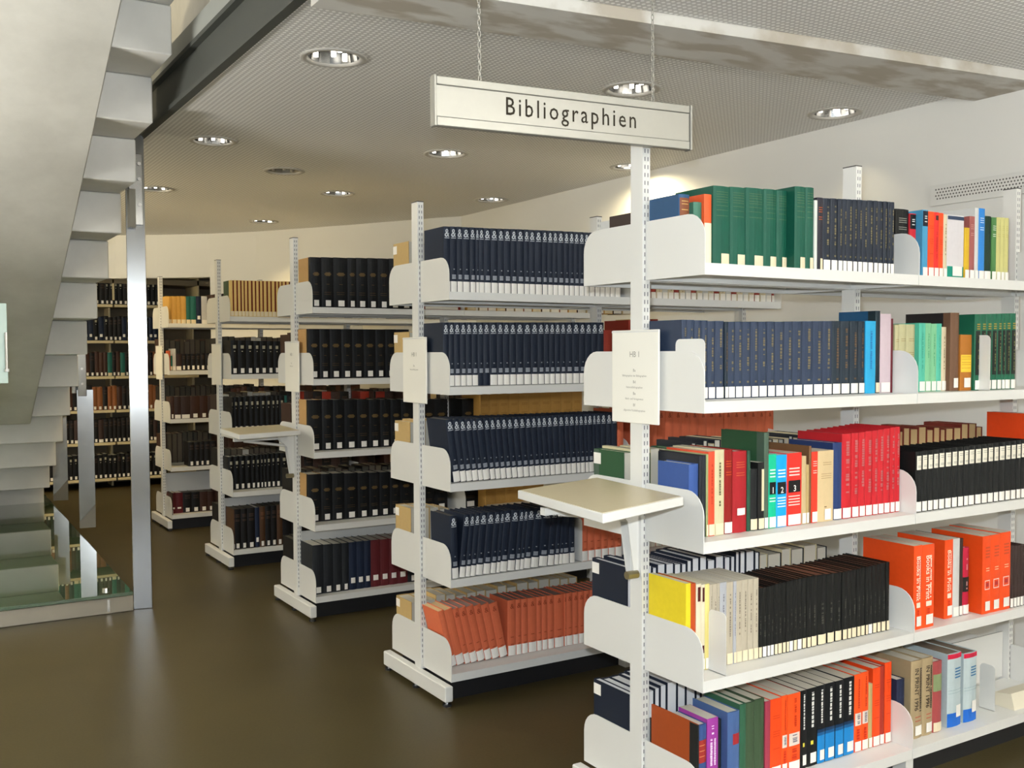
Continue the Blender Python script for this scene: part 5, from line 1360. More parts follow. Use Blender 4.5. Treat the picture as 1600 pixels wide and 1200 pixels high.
    (4, 1, 'n', 0.125, 0.0254, 0.01, 0.255, 0.17, 'creamred', 0, 0),
    (4, 1, 'n', 0.151, 0.0294, 0.01, 0.256, 0.17, 'creamred', 0, 0),
    (4, 1, 'n', 0.181, 0.0254, 0.01, 0.256, 0.17, 'creamred', 0, 0),
    (4, 1, 'n', 0.207, 0.0274, 0.01, 0.256, 0.17, 'creamred', 0, 0),
    (4, 1, 'n', 0.235, 0.0264, 0.01, 0.257, 0.17, 'creamred', 0, 0),
    (4, 1, 'n', 0.262, 0.0304, 0.01, 0.257, 0.17, 'creamred', 0, 0),
    (4, 1, 'n', 0.293, 0.0274, 0.01, 0.258, 0.17, 'creamred', 0, 0),
    (4, 1, 'n', 0.321, 0.0314, 0.01, 0.258, 0.17, 'creamred', 0, 0),
    (4, 1, 'n', 0.353, 0.0244, 0.01, 0.258, 0.17, 'creamred', 0, 0),
    (4, 1, 'n', 0.378, 0.0234, 0.01, 0.258, 0.17, 'creamred', 0, 0),
    (4, 1, 'n', 0.402, 0.0284, 0.01, 0.259, 0.17, 'creamred', 0, 0),
    (4, 1, 'n', 0.431, 0.0284, 0.01, 0.259, 0.17, 'creamred', 0, 0),
    (4, 1, 'n', 0.46, 0.0284, 0.01, 0.237, 0.191, 'cream', 0, 0),
    (4, 1, 'n', 0.489, 0.0624, 0.01, 0.238, 0.191, 'umber', 0, 0),
    (4, 1, 'n', 0.552, 0.0634, 0.01, 0.24, 0.193, 'tan', 0, 0),
    (4, 1, 'n', 0.616, 0.0644, 0.01, 0.242, 0.194, 'cream', 0, 0),
    (4, 1, 'n', 0.681, 0.0644, 0.01, 0.244, 0.196, 'umber', 0, 0),
    (4, 1, 'n', 0.746, 0.0644, 0.01, 0.247, 0.198, 'tan', 0, 0),
    (4, 1, 'n', 0.811, 0.0664, 0.01, 0.249, 0.199, 'cream', 0, 0),
    (4, 1, 'n', 0.878, 0.0654, 0.01, 0.251, 0.2, 'umber', 0, 0),
    (4, 1, 'n', 1.033, 0.0674, 0.01, 0.253, 0.2, 'tan', 0, 0),
    (4, 1, 'n', 1.101, 0.006, 0.01, 0.255, 0.2, 'cream', 0, 0),
    (4, 1, 'n', 1.107, 0.0684, 0.071, 0.262, 0.191, 'umber', 0, 0),
    (4, 1, 'n', 1.176, 0.0697, 0.07, 0.264, 0.192, 'tan', 0, 0),
    (4, 2, 'n', 0.0193, 0.0521, 0.014, 0.24, 0.193, 'blackemb', 0, 0),
    (4, 2, 'n', 0.0717, 0.0567, 0.014, 0.239, 0.192, 'blackemb', 0, 0),
    (4, 2, 'n', 0.1287, 0.0547, 0.012, 0.238, 0.191, 'blackemb', 0, 0),
    (4, 2, 'n', 0.184, 0.0444, 0.01, 0.237, 0.191, 'blackemb', 0, 0),
    (4, 2, 'n', 0.229, 0.0524, 0.01, 0.236, 0.19, 'blackemb', 0, 0),
    (4, 2, 'n', 0.282, 0.0464, 0.01, 0.235, 0.189, 'blackemb', 0, 0),
    (4, 2, 'n', 0.329, 0.0474, 0.01, 0.234, 0.188, 'blackemb', 0, 0),
    (4, 2, 'n', 0.377, 0.0474, 0.01, 0.233, 0.188, 'blackemb', 0, 0),
    (4, 2, 'n', 0.425, 0.0484, 0.01, 0.232, 0.187, 'blackemb', 0, 0),
    (4, 2, 'n', 0.474, 0.0474, 0.01, 0.204, 0.167, 'umber', 0, 0),
    (4, 2, 'n', 0.522, 0.0684, 0.01, 0.204, 0.167, 'cream', 0, 0),
    (4, 2, 'n', 0.591, 0.0684, 0.01, 0.204, 0.167, 'oldblack', 0, 0),
    (4, 2, 'n', 0.66, 0.0694, 0.01, 0.204, 0.167, 'umber', 0, 0),
    (4, 2, 'n', 0.73, 0.0704, 0.01, 0.204, 0.167, 'cream', 0, 0),
    (4, 2, 'n', 0.801, 0.0714, 0.01, 0.204, 0.167, 'oldblack', 0, 0),
    (4, 2, 'n', 0.873, 0.0714, 0.01, 0.204, 0.167, 'umber', 0, 0),
    (4, 2, 'n', 1.033, 0.0724, 0.01, 0.204, 0.167, 'cream', 0, 0),
    (4, 2, 'n', 1.106, 0.006, 0.01, 0.204, 0.167, 'oldblack', 0, 0),
    (4, 2, 'n', 1.112, 0.0744, 0.057, 0.204, 0.167, 'umber', 0, 0),
    (4, 2, 'n', 1.187, 0.0757, 0.057, 0.204, 0.167, 'cream', 0, 0),
    (4, 2, 'n', 1.263, 0.0757, 0.057, 0.205, 0.168, 'oldblack', 0, 0),
    (4, 3, 'n', 0.0193, 0.006, 0.01, 0.257, 0.2, 'blackemb', 0, 0),
    (4, 3, 'n', 0.0256, 0.0298, 0.093, 0.254, 0.169, 'blackemb', 0, 0),
    (4, 3, 'n', 0.0557, 0.0327, 0.092, 0.254, 0.17, 'blackemb', 0, 0),
    (4, 3, 'n', 0.0887, 0.0377, 0.092, 0.255, 0.17, 'blackemb', 0, 0),
    (4, 3, 'n', 0.1267, 0.0437, 0.09, 0.255, 0.172, 'blackemb', 0, 0),
    (4, 3, 'n', 0.1707, 0.0387, 0.09, 0.255, 0.172, 'blackemb', 0, 0),
    (4, 3, 'n', 0.2097, 0.0387, 0.09, 0.255, 0.172, 'blackemb', 0, 0),
    (4, 3, 'n', 0.2487, 0.0427, 0.089, 0.256, 0.173, 'blackemb', 0, 0),
    (4, 3, 'n', 0.2917, 0.0377, 0.09, 0.256, 0.172, 'blackemb', 0, 0),
    (4, 3, 'n', 0.3297, 0.0337, 0.089, 0.256, 0.173, 'blackemb', 0, 0),
    (4, 3, 'n', 0.3637, 0.0287, 0.09, 0.257, 0.172, 'blackemb', 0, 0),
    (4, 3, 'n', 0.3927, 0.0387, 0.09, 0.257, 0.172, 'blackemb', 0, 0),
    (4, 3, 'n', 0.4317, 0.0187, 0.09, 0.256, 0.172, 'tealdark', 0, 0),
    (4, 3, 'n', 0.4507, 0.0637, 0.089, 0.284, 0.173, 'oldblack', 0, 0),
    (4, 3, 'n', 0.5147, 0.0687, 0.089, 0.282, 0.173, 'red', 0, 0),
    (4, 3, 'n', 0.5837, 0.0697, 0.088, 0.281, 0.174, 'umber', 0, 0),
    (4, 3, 'n', 0.6537, 0.0697, 0.088, 0.279, 0.174, 'oldblack', 0, 0),
    (4, 3, 'n', 0.7237, 0.0707, 0.087, 0.277, 0.175, 'red', 0, 0),
    (4, 3, 'n', 0.7947, 0.0717, 0.086, 0.276, 0.176, 'umber', 0, 0),
    (4, 3, 'n', 0.8667, 0.0717, 0.085, 0.274, 0.177, 'oldblack', 0, 0),
    (4, 3, 'n', 1.033, 0.0727, 0.084, 0.272, 0.178, 'red', 0, 0),
    (4, 3, 'n', 1.106, 0.006, 0.01, 0.274, 0.2, 'umber', 0, 0),
    (4, 3, 'n', 1.112, 0.0751, 0.143, 0.266, 0.119, 'oldblack', 0, 0),
    (4, 3, 'n', 1.188, 0.0757, 0.143, 0.265, 0.119, 'red', 0, 0),
    (4, 3, 'n', 1.264, 0.0767, 0.142, 0.263, 0.12, 'umber', 0, 0),
    (4, 4, 'n', 0.0193, 0.0411, 0.126, 0.241, 0.136, 'blackemb', 0, 0),
    (4, 4, 'n', 0.0607, 0.0417, 0.125, 0.242, 0.137, 'blackemb', 0, 0),
    (4, 4, 'n', 0.1027, 0.0417, 0.125, 0.242, 0.137, 'blackemb', 0, 0),
    (4, 4, 'n', 0.1447, 0.0417, 0.124, 0.242, 0.138, 'blackemb', 0, 0),
    (4, 4, 'n', 0.1867, 0.0327, 0.123, 0.242, 0.139, 'blackemb', 0, 0),
    (4, 4, 'n', 0.2197, 0.0327, 0.122, 0.243, 0.14, 'blackemb', 0, 0),
    (4, 4, 'n', 0.2527, 0.0237, 0.121, 0.244, 0.141, 'blackemb', 0, 0),
    (4, 4, 'n', 0.2767, 0.0237, 0.121, 0.245, 0.141, 'blackemb', 0, 0),
    (4, 4, 'n', 0.3007, 0.0337, 0.122, 0.246, 0.14, 'blackemb', 0, 0),
    (4, 4, 'n', 0.3347, 0.0327, 0.122, 0.247, 0.14, 'blackemb', 0, 0),
    (4, 4, 'n', 0.3677, 0.0387, 0.12, 0.248, 0.142, 'blackemb', 0, 0),
    (4, 4, 'n', 0.4067, 0.0537, 0.12, 0.248, 0.142, 'blackemb', 0, 0),
    (4, 4, 'n', 0.4607, 0.0587, 0.12, 0.245, 0.142, 'oldblack', 0, 0),
    (4, 4, 'n', 0.5197, 0.0697, 0.12, 0.241, 0.142, 'umber', 0, 0),
    (4, 4, 'n', 0.5897, 0.0697, 0.12, 0.237, 0.142, 'oldblack', 0, 0),
    (4, 4, 'n', 0.6597, 0.0707, 0.119, 0.233, 0.143, 'umber', 0, 0),
    (4, 4, 'n', 0.7307, 0.0717, 0.119, 0.229, 0.143, 'oldblack', 0, 0),
    (4, 4, 'n', 0.8027, 0.0717, 0.119, 0.225, 0.143, 'umber', 0, 0),
    (4, 4, 'n', 0.8747, 0.0727, 0.118, 0.221, 0.144, 'oldblack', 0, 0),
    (4, 4, 'n', 1.033, 0.0727, 0.117, 0.217, 0.145, 'umber', 0, 0),
    (4, 4, 'n', 1.106, 0.006, 0.01, 0.225, 0.182, 'oldblack', 0, 0),
    (4, 4, 'n', 1.112, 0.0751, 0.154, 0.205, 0.108, 'umber', 0, 0),
    (4, 5, 'n', 0.0193, 0.006, 0.01, 0.29, 0.2, 'oldbrown', 0, 0),
    (4, 5, 'n', 0.0256, 0.0498, 0.024, 0.288, 0.2, 'oldblack', 0, 0),
    (4, 5, 'n', 0.0757, 0.0457, 0.023, 0.288, 0.2, 'oldblack', 0, 0),
    (4, 5, 'n', 0.1217, 0.0557, 0.021, 0.289, 0.2, 'oldblack', 0, 0),
    (4, 5, 'n', 0.1777, 0.0327, 0.021, 0.29, 0.2, 'midnight', 0, 0),
    (4, 5, 'n', 0.2107, 0.0417, 0.022, 0.291, 0.2, 'oldbrown', 0, 0),
    (4, 5, 'n', 0.2527, 0.0427, 0.02, 0.293, 0.2, 'oldblack', 0, 0),
    (4, 5, 'n', 0.2957, 0.0427, 0.02, 0.294, 0.2, 'oldblack', 0, 0),
    (4, 5, 'n', 0.3387, 0.0427, 0.02, 0.295, 0.2, 'oldbrown', 0, 0),
    (4, 5, 'n', 0.3817, 0.0667, 0.019, 0.295, 0.2, 'oldblack', 0, 0),
    (4, 5, 'n', 0.4487, 0.0587, 0.017, 0.295, 0.2, 'oldblack', 0, 0),
    (4, 5, 'n', 0.5077, 0.0587, 0.017, 0.295, 0.2, 'oldblack', 0, 0),
    (5, 1, 'n', 0.0193, 0.006, 0.01, 0.231, 0.186, 'gold', 0, 0),
    (5, 1, 'n', 0.0256, 0.0478, 0.127, 0.239, 0.135, 'gold', 0, 0),
    (5, 1, 'n', 0.0737, 0.0417, 0.124, 0.24, 0.138, 'gold', 0, 0),
    (5, 1, 'n', 0.1157, 0.0337, 0.123, 0.241, 0.139, 'gold', 0, 0),
    (5, 1, 'n', 0.1497, 0.0437, 0.121, 0.242, 0.141, 'gold', 0, 0),
    (5, 1, 'n', 0.1937, 0.0387, 0.121, 0.243, 0.141, 'tealdark', 0, 0),
    (5, 1, 'n', 0.2327, 0.0477, 0.122, 0.244, 0.14, 'tealdark', 0, 0),
    (5, 1, 'n', 0.2807, 0.0457, 0.12, 0.245, 0.142, 'midnight', 0, 0),
    (5, 1, 'n', 0.3267, 0.0497, 0.118, 0.246, 0.144, 'white', 0, 0),
    (5, 2, 'n', 0.0193, 0.006, 0.01, 0.174, 0.145, 'rust', 0, 0),
    (5, 2, 'n', 0.0256, 0.0428, 0.114, 0.129, 0.113, 'tealdark', 0, 0),
    (5, 2, 'n', 0.0687, 0.0267, 0.113, 0.191, 0.149, 'white', 0, 0),
    (5, 2, 'n', 0.0957, 0.0487, 0.111, 0.146, 0.125, 'umber', 0, 0),
    (5, 2, 'n', 0.1447, 0.0377, 0.11, 0.146, 0.125, 'oldblack', 0, 0),
    (5, 2, 'n', 0.1827, 0.0377, 0.107, 0.145, 0.124, 'oldblack', 0, 0),
    (5, 2, 'n', 0.2207, 0.0437, 0.104, 0.145, 0.124, 'oldblack', 0, 0),
    (5, 2, 'n', 0.2647, 0.0387, 0.102, 0.145, 0.124, 'oldblack', 0, 0),
    (5, 2, 'n', 0.3037, 0.0447, 0.102, 0.151, 0.129, 'oldblack', 0, 0),
    (5, 2, 'n', 0.3487, 0.0507, 0.102, 0.15, 0.128, 'oldblack', 0, 0),
    (5, 2, 'n', 0.3997, 0.0447, 0.103, 0.15, 0.128, 'oldblack', 0, 0),
    (5, 3, 'n', 0.0193, 0.0321, 0.01, 0.195, 0.16, 'dkbrown', 0, 0),
    (5, 3, 'n', 0.052, 0.0564, 0.01, 0.195, 0.16, 'umber', 0, 0),
    (5, 3, 'n', 0.109, 0.0784, 0.01, 0.195, 0.16, 'umber', 0, 0),
    (5, 3, 'n', 0.188, 0.0824, 0.01, 0.195, 0.16, 'dkbrown', 0, 0),
    (5, 3, 'n', 0.271, 0.0684, 0.01, 0.195, 0.16, 'dkbrown', 0, 0),
    (5, 3, 'n', 0.34, 0.0724, 0.01, 0.195, 0.16, 'umber', 0, 0),
    (5, 3, 'n', 0.413, 0.0674, 0.01, 0.195, 0.16, 'umber', 0, 0),
    (5, 4, 'n', 0.167, 0.0494, 0.01, 0.212, 0.173, 'oldblack', 0, 0),
    (5, 4, 'n', 0.217, 0.0464, 0.01, 0.212, 0.173, 'oldblack', 0, 0),
    (5, 4, 'n', 0.264, 0.0404, 0.01, 0.213, 0.173, 'oldblack', 0, 0),
    (5, 4, 'n', 0.305, 0.0504, 0.01, 0.213, 0.173, 'oldblack', 0, 0),
    (5, 4, 'n', 0.356, 0.0504, 0.01, 0.214, 0.174, 'oldblack', 0, 0),
    (5, 5, 'n', 0.0193, 0.006, 0.01, 0.191, 0.158, 'dkbrown', 0, 0),
    (5, 5, 'n', 0.0256, 0.0408, 0.079, 0.182, 0.151, 'wine', 0, 0),
    (5, 5, 'n', 0.0667, 0.0597, 0.08, 0.18, 0.15, 'wine', 0, 0),
    (5, 5, 'n', 0.1267, 0.0767, 0.078, 0.178, 0.148, 'oldblack', 0, 0),
    (5, 5, 'n', 0.2037, 0.0687, 0.076, 0.176, 0.147, 'oldblack', 0, 0),
    (5, 5, 'n', 0.2727, 0.0697, 0.073, 0.174, 0.145, 'dkbrown', 0, 0),
    (5, 5, 'n', 0.3427, 0.0557, 0.072, 0.172, 0.144, 'dkbrown', 0, 0),
    (6, 1, 'n', -0.77, 0.0558, 0.02, 0.2726, 0.2, 'blackemb', 0, 0),
    (6, 1, 'n', -0.7134, 0.044, 0.02, 0.2786, 0.2, 'blackemb', 0, 0),
    (6, 1, 'n', -0.6686, 0.0476, 0.02, 0.2686, 0.2, 'blackemb', 0, 0),
    (6, 1, 'n', -0.6203, 0.0426, 0.02, 0.2711, 0.2, 'oldblack', 0, 0),
    (6, 1, 'n', -0.5769, 0.0419, 0.02, 0.2725, 0.2, 'blackemb', 0, 0),
    (6, 1, 'n', -0.5342, 0.0468, 0.02, 0.2794, 0.2, 'oldblack', 0, 0),
    (6, 1, 'n', -0.4866, 0.0435, 0.02, 0.2628, 0.2, 'blackemb', 0, 0),
    (6, 1, 'n', -0.4423, 0.0476, 0.02, 0.2758, 0.2, 'blackemb', 0, 0),
    (6, 1, 'n', -0.394, 0.0493, 0.02, 0.2788, 0.2, 'blackemb', 0, 0),
    (6, 1, 'n', -0.3438, 0.0482, 0.02, 0.2682, 0.2, 'blackemb', 0, 0),
    (6, 1, 'n', -0.2949, 0.054, 0.02, 0.2657, 0.2, 'blackemb', 0, 0),
    (6, 1, 'n', -0.24, 0.0507, 0.02, 0.2712, 0.2, 'oldblack', 0, 0),
    (6, 1, 'n', -0.1885, 0.042, 0.02, 0.2789, 0.2, 'blackemb', 0, 0),
    (6, 1, 'n', -0.1457, 0.0421, 0.02, 0.2647, 0.2, 'blackemb', 0, 0),
    (6, 1, 'n', -0.1028, 0.0437, 0.02, 0.2699, 0.2, 'oldblack', 0, 0),
    (6, 1, 'n', -0.0583, 0.0533, 0.02, 0.2685, 0.2, 'blackemb', 0, 0),
    (6, 1, 'n', -0.0042, 0.0553, 0.02, 0.2602, 0.2, 'oldblack', 0, 0),
    (6, 1, 'n', 0.0518, 0.0449, 0.02, 0.2649, 0.2, 'blackemb', 0, 0),
    (6, 1, 'n', 0.0975, 0.0487, 0.02, 0.2711, 0.2, 'blackemb', 0, 0),
    (6, 1, 'n', 0.147, 0.0461, 0.02, 0.2734, 0.2, 'blackemb', 0, 0),
    (6, 1, 'n', 0.1939, 0.0536, 0.02, 0.2701, 0.2, 'blackemb', 0, 0),
    (6, 1, 'n', 0.2482, 0.0534, 0.02, 0.2731, 0.2, 'oldblack', 0, 0),
    (6, 1, 'n', 0.3024, 0.0434, 0.02, 0.2796, 0.2, 'blackemb', 0, 0),
    (6, 1, 'n', 0.3467, 0.0502, 0.02, 0.2716, 0.2, 'blackemb', 0, 0),
    (6, 1, 'n', 0.3976, 0.0486, 0.02, 0.2647, 0.2, 'blackemb', 0, 0),
    (6, 1, 'n', 0.447, 0.0518, 0.02, 0.2709, 0.2, 'blackemb', 0, 0),
    (6, 1, 'n', 0.4996, 0.0564, 0.02, 0.2729, 0.2, 'blackemb', 0, 0),
    (6, 1, 'n', 0.5568, 0.0495, 0.02, 0.2768, 0.2, 'blackemb', 0, 0),
    (6, 1, 'n', 0.6071, 0.0435, 0.02, 0.2702, 0.2, 'oldblack', 0, 0),
    (6, 1, 'n', 0.6514, 0.0424, 0.02, 0.2797, 0.2, 'blackemb', 0, 0),
    (6, 2, 'n', -0.77, 0.0522, 0.02, 0.2627, 0.2, 'oldblack', 0, 0),
    (6, 2, 'n', -0.717, 0.0423, 0.02, 0.27, 0.2, 'oldblack', 0, 0),
    (6, 2, 'n', -0.674, 0.0566, 0.02, 0.2634, 0.2, 'blackemb', 0, 0),
    (6, 2, 'n', -0.6165, 0.0483, 0.02, 0.2772, 0.2, 'midnight', 0, 0),
    (6, 2, 'n', -0.5674, 0.0487, 0.02, 0.2715, 0.2, 'midnight', 0, 0),
    (6, 2, 'n', -0.5179, 0.0544, 0.02, 0.2682, 0.2, 'oldblack', 0, 0),
    (6, 2, 'n', -0.4627, 0.0432, 0.02, 0.2608, 0.2, 'oldblack', 0, 0),
    (6, 2, 'n', -0.4187, 0.051, 0.02, 0.28, 0.2, 'blackemb', 0, 0),
    (6, 2, 'n', -0.3669, 0.0427, 0.02, 0.2605, 0.2, 'blackemb', 0, 0),
    (6, 2, 'n', -0.3234, 0.0467, 0.02, 0.2635, 0.2, 'oldblack', 0, 0),
    (6, 2, 'n', -0.2759, 0.0458, 0.02, 0.2721, 0.2, 'blackemb', 0, 0),
    (6, 2, 'n', -0.2293, 0.0469, 0.02, 0.2683, 0.2, 'blackemb', 0, 0),
    (6, 2, 'n', -0.1816, 0.0509, 0.02, 0.275, 0.2, 'midnight', 0, 0),
    (6, 2, 'n', -0.1299, 0.0497, 0.02, 0.2661, 0.2, 'midnight', 0, 0),
    (6, 2, 'n', -0.0794, 0.0559, 0.02, 0.268, 0.2, 'blackemb', 0, 0),
    (6, 2, 'n', -0.0227, 0.0554, 0.02, 0.2671, 0.2, 'midnight', 0, 0),
    (6, 2, 'n', 0.0335, 0.0495, 0.02, 0.278, 0.2, 'blackemb', 0, 0),
    (6, 2, 'n', 0.0838, 0.0494, 0.02, 0.2647, 0.2, 'oldblack', 0, 0),
    (6, 2, 'n', 0.1339, 0.0465, 0.02, 0.2674, 0.2, 'oldblack', 0, 0),
    (6, 2, 'n', 0.1813, 0.0461, 0.02, 0.2778, 0.2, 'oldblack', 0, 0),
    (6, 2, 'n', 0.2282, 0.0455, 0.02, 0.2609, 0.2, 'midnight', 0, 0),
    (6, 2, 'n', 0.2745, 0.0508, 0.02, 0.2798, 0.2, 'blackemb', 0, 0),
    (6, 2, 'n', 0.3261, 0.0518, 0.02, 0.2712, 0.2, 'midnight', 0, 0),
    (6, 2, 'n', 0.3787, 0.0485, 0.02, 0.2748, 0.2, 'blackemb', 0, 0),
    (6, 2, 'n', 0.428, 0.0485, 0.02, 0.2734, 0.2, 'oldblack', 0, 0),
    (6, 2, 'n', 0.4774, 0.0449, 0.02, 0.2603, 0.2, 'blackemb', 0, 0),
    (6, 2, 'n', 0.5231, 0.0487, 0.02, 0.2669, 0.2, 'midnight', 0, 0),
    (6, 2, 'n', 0.5726, 0.0482, 0.02, 0.2778, 0.2, 'midnight', 0, 0),
    (6, 2, 'n', 0.6216, 0.0557, 0.02, 0.2777, 0.2, 'midnight', 0, 0),
    (6, 3, 'n', -0.77, 0.0455, 0.02, 0.2737, 0.2, 'dkbrown', 0, 0),
    (6, 3, 'n', -0.7237, 0.043, 0.02, 0.2713, 0.2, 'dkbrown', 0, 0),
    (6, 3, 'n', -0.6799, 0.0421, 0.02, 0.2639, 0.2, 'rusty', 0, 0),
    (6, 3, 'n', -0.637, 0.0565, 0.02, 0.268, 0.2, 'rusty', 0, 0),
    (6, 3, 'n', -0.5797, 0.0486, 0.02, 0.2712, 0.2, 'tealdark', 0, 0),
    (6, 3, 'n', -0.5303, 0.0472, 0.02, 0.2695, 0.2, 'tealdark', 0, 0),
    (6, 3, 'n', -0.4823, 0.0476, 0.02, 0.2641, 0.2, 'oldblack', 0, 0),
    (6, 3, 'n', -0.4339, 0.0429, 0.02, 0.2674, 0.2, 'rusty', 0, 0),
    (6, 3, 'n', -0.3903, 0.0498, 0.02, 0.2643, 0.2, 'oldblack', 0, 0),
    (6, 3, 'n', -0.3397, 0.0535, 0.02, 0.262, 0.2, 'tealdark', 0, 0),
    (6, 3, 'n', -0.2853, 0.053, 0.02, 0.2701, 0.2, 'tealdark', 0, 0),
    (6, 3, 'n', -0.2316, 0.0544, 0.02, 0.264, 0.2, 'rusty', 0, 0),
    (6, 3, 'n', -0.1763, 0.0531, 0.02, 0.2636, 0.2, 'dkbrown', 0, 0),
    (6, 3, 'n', -0.1224, 0.0503, 0.02, 0.2622, 0.2, 'oldblack', 0, 0),
    (6, 3, 'n', -0.0713, 0.0491, 0.02, 0.2776, 0.2, 'dkbrown', 0, 0),
    (6, 3, 'n', -0.0214, 0.0437, 0.02, 0.2688, 0.2, 'dkbrown', 0, 0),
    (6, 3, 'n', 0.0231, 0.0418, 0.02, 0.2726, 0.2, 'dkbrown', 0, 0),
    (6, 3, 'n', 0.0657, 0.0488, 0.02, 0.2689, 0.2, 'tealdark', 0, 0),
    (6, 3, 'n', 0.1153, 0.0426, 0.02, 0.2689, 0.2, 'oldblack', 0, 0),
    (6, 3, 'n', 0.1587, 0.0437, 0.02, 0.2795, 0.2, 'dkbrown', 0, 0),
    (6, 3, 'n', 0.2031, 0.0494, 0.02, 0.2664, 0.2, 'tealdark', 0, 0),
    (6, 3, 'n', 0.2533, 0.0463, 0.02, 0.2685, 0.2, 'oldblack', 0, 0),
    (6, 3, 'n', 0.3004, 0.0567, 0.02, 0.274, 0.2, 'dkbrown', 0, 0),
    (6, 3, 'n', 0.3579, 0.0509, 0.02, 0.2641, 0.2, 'rusty', 0, 0),
    (6, 3, 'n', 0.4096, 0.0551, 0.02, 0.2689, 0.2, 'tealdark', 0, 0),
    (6, 3, 'n', 0.4654, 0.0515, 0.02, 0.2711, 0.2, 'dkbrown', 0, 0),
    (6, 3, 'n', 0.5177, 0.044, 0.02, 0.269, 0.2, 'oldblack', 0, 0),
    (6, 3, 'n', 0.5625, 0.0504, 0.02, 0.277, 0.2, 'rusty', 0, 0),
    (6, 3, 'n', 0.6137, 0.0494, 0.02, 0.262, 0.2, 'dkbrown', 0, 0),
    (6, 3, 'n', 0.6639, 0.0565, 0.02, 0.2707, 0.2, 'rusty', 0, 0),
    (6, 4, 'n', -0.77, 0.0464, 0.02, 0.2756, 0.2, 'dkbrown', 0, 0),
    (6, 4, 'n', -0.7228, 0.0469, 0.02, 0.2735, 0.2, 'dkbrown', 0, 0),
    (6, 4, 'n', -0.6751, 0.0521, 0.02, 0.2759, 0.2, 'oldblack', 0, 0),
    (6, 4, 'n', -0.6222, 0.0493, 0.02, 0.2736, 0.2, 'dkbrown', 0, 0),
    (6, 4, 'n', -0.5721, 0.0558, 0.02, 0.2638, 0.2, 'rusty', 0, 0),
    (6, 4, 'n', -0.5155, 0.0495, 0.02, 0.2672, 0.2, 'rusty', 0, 0),
    (6, 4, 'n', -0.4652, 0.0565, 0.02, 0.2758, 0.2, 'oldblack', 0, 0),
    (6, 4, 'n', -0.4079, 0.0477, 0.02, 0.2791, 0.2, 'rusty', 0, 0),
    (6, 4, 'n', -0.3594, 0.0475, 0.02, 0.2624, 0.2, 'dkbrown', 0, 0),
    (6, 4, 'n', -0.3111, 0.0522, 0.02, 0.2761, 0.2, 'oldblack', 0, 0),
    (6, 4, 'n', -0.2581, 0.0519, 0.02, 0.2663, 0.2, 'rusty', 0, 0),
    (6, 4, 'n', -0.2055, 0.0517, 0.02, 0.2714, 0.2, 'oldblack', 0, 0),
    (6, 4, 'n', -0.1529, 0.0477, 0.02, 0.2794, 0.2, 'oldblack', 0, 0),
    (6, 4, 'n', -0.1045, 0.0527, 0.02, 0.2645, 0.2, 'rusty', 0, 0),
    (6, 4, 'n', -0.051, 0.0558, 0.02, 0.2638, 0.2, 'rusty', 0, 0),
    (6, 4, 'n', 0.0056, 0.0534, 0.02, 0.2607, 0.2, 'oldblack', 0, 0),
    (6, 4, 'n', 0.0598, 0.0484, 0.02, 0.2651, 0.2, 'rusty', 0, 0),
    (6, 4, 'n', 0.109, 0.0484, 0.02, 0.2747, 0.2, 'rusty', 0, 0),
    (6, 4, 'n', 0.1582, 0.0557, 0.02, 0.2611, 0.2, 'dkbrown', 0, 0),
    (6, 4, 'n', 0.2147, 0.0498, 0.02, 0.2721, 0.2, 'oldblack', 0, 0),
    (6, 4, 'n', 0.2652, 0.0566, 0.02, 0.2605, 0.2, 'oldblack', 0, 0),
    (6, 4, 'n', 0.3227, 0.0443, 0.02, 0.2777, 0.2, 'oldblack', 0, 0),
    (6, 4, 'n', 0.3677, 0.0429, 0.02, 0.2624, 0.2, 'oldblack', 0, 0),
    (6, 4, 'n', 0.4114, 0.0528, 0.02, 0.2681, 0.2, 'dkbrown', 0, 0),
    (6, 4, 'n', 0.4651, 0.0442, 0.02, 0.2629, 0.2, 'dkbrown', 0, 0),
    (6, 4, 'n', 0.51, 0.0483, 0.02, 0.2784, 0.2, 'rusty', 0, 0),
    (6, 4, 'n', 0.5591, 0.0461, 0.02, 0.2665, 0.2, 'rusty', 0, 0),
    (6, 4, 'n', 0.6061, 0.0433, 0.02, 0.2675, 0.2, 'dkbrown', 0, 0),
    (6, 4, 'n', 0.6501, 0.0489, 0.02, 0.2636, 0.2, 'rusty', 0, 0),
    (6, 5, 'n', -0.77, 0.0549, 0.02, 0.271, 0.2, 'oldblack', 0, 0),
    (6, 5, 'n', -0.7143, 0.0527, 0.02, 0.2787, 0.2, 'oldblack', 0, 0),
    (6, 5, 'n', -0.6608, 0.0541, 0.02, 0.2729, 0.2, 'umber', 0, 0),
    (6, 5, 'n', -0.6059, 0.0483, 0.02, 0.2678, 0.2, 'oldblack', 0, 0),
    (6, 5, 'n', -0.5568, 0.0541, 0.02, 0.2687, 0.2, 'oldblack', 0, 0),
    (6, 5, 'n', -0.5019, 0.0504, 0.02, 0.2706, 0.2, 'oldblack', 0, 0),
    (6, 5, 'n', -0.4507, 0.0538, 0.02, 0.2683, 0.2, 'oldblack', 0, 0),
    (6, 5, 'n', -0.3962, 0.0445, 0.02, 0.2602, 0.2, 'oldblack', 0, 0),
    (6, 5, 'n', -0.3508, 0.0493, 0.02, 0.2641, 0.2, 'oldblack', 0, 0),
    (6, 5, 'n', -0.3007, 0.0509, 0.02, 0.2609, 0.2, 'umber', 0, 0),
    (6, 5, 'n', -0.2489, 0.0464, 0.02, 0.2669, 0.2, 'oldblack', 0, 0),
    (6, 5, 'n', -0.2017, 0.0459, 0.02, 0.273, 0.2, 'oldblack', 0, 0),
    (6, 5, 'n', -0.155, 0.0556, 0.02, 0.2689, 0.2, 'oldblack', 0, 0),
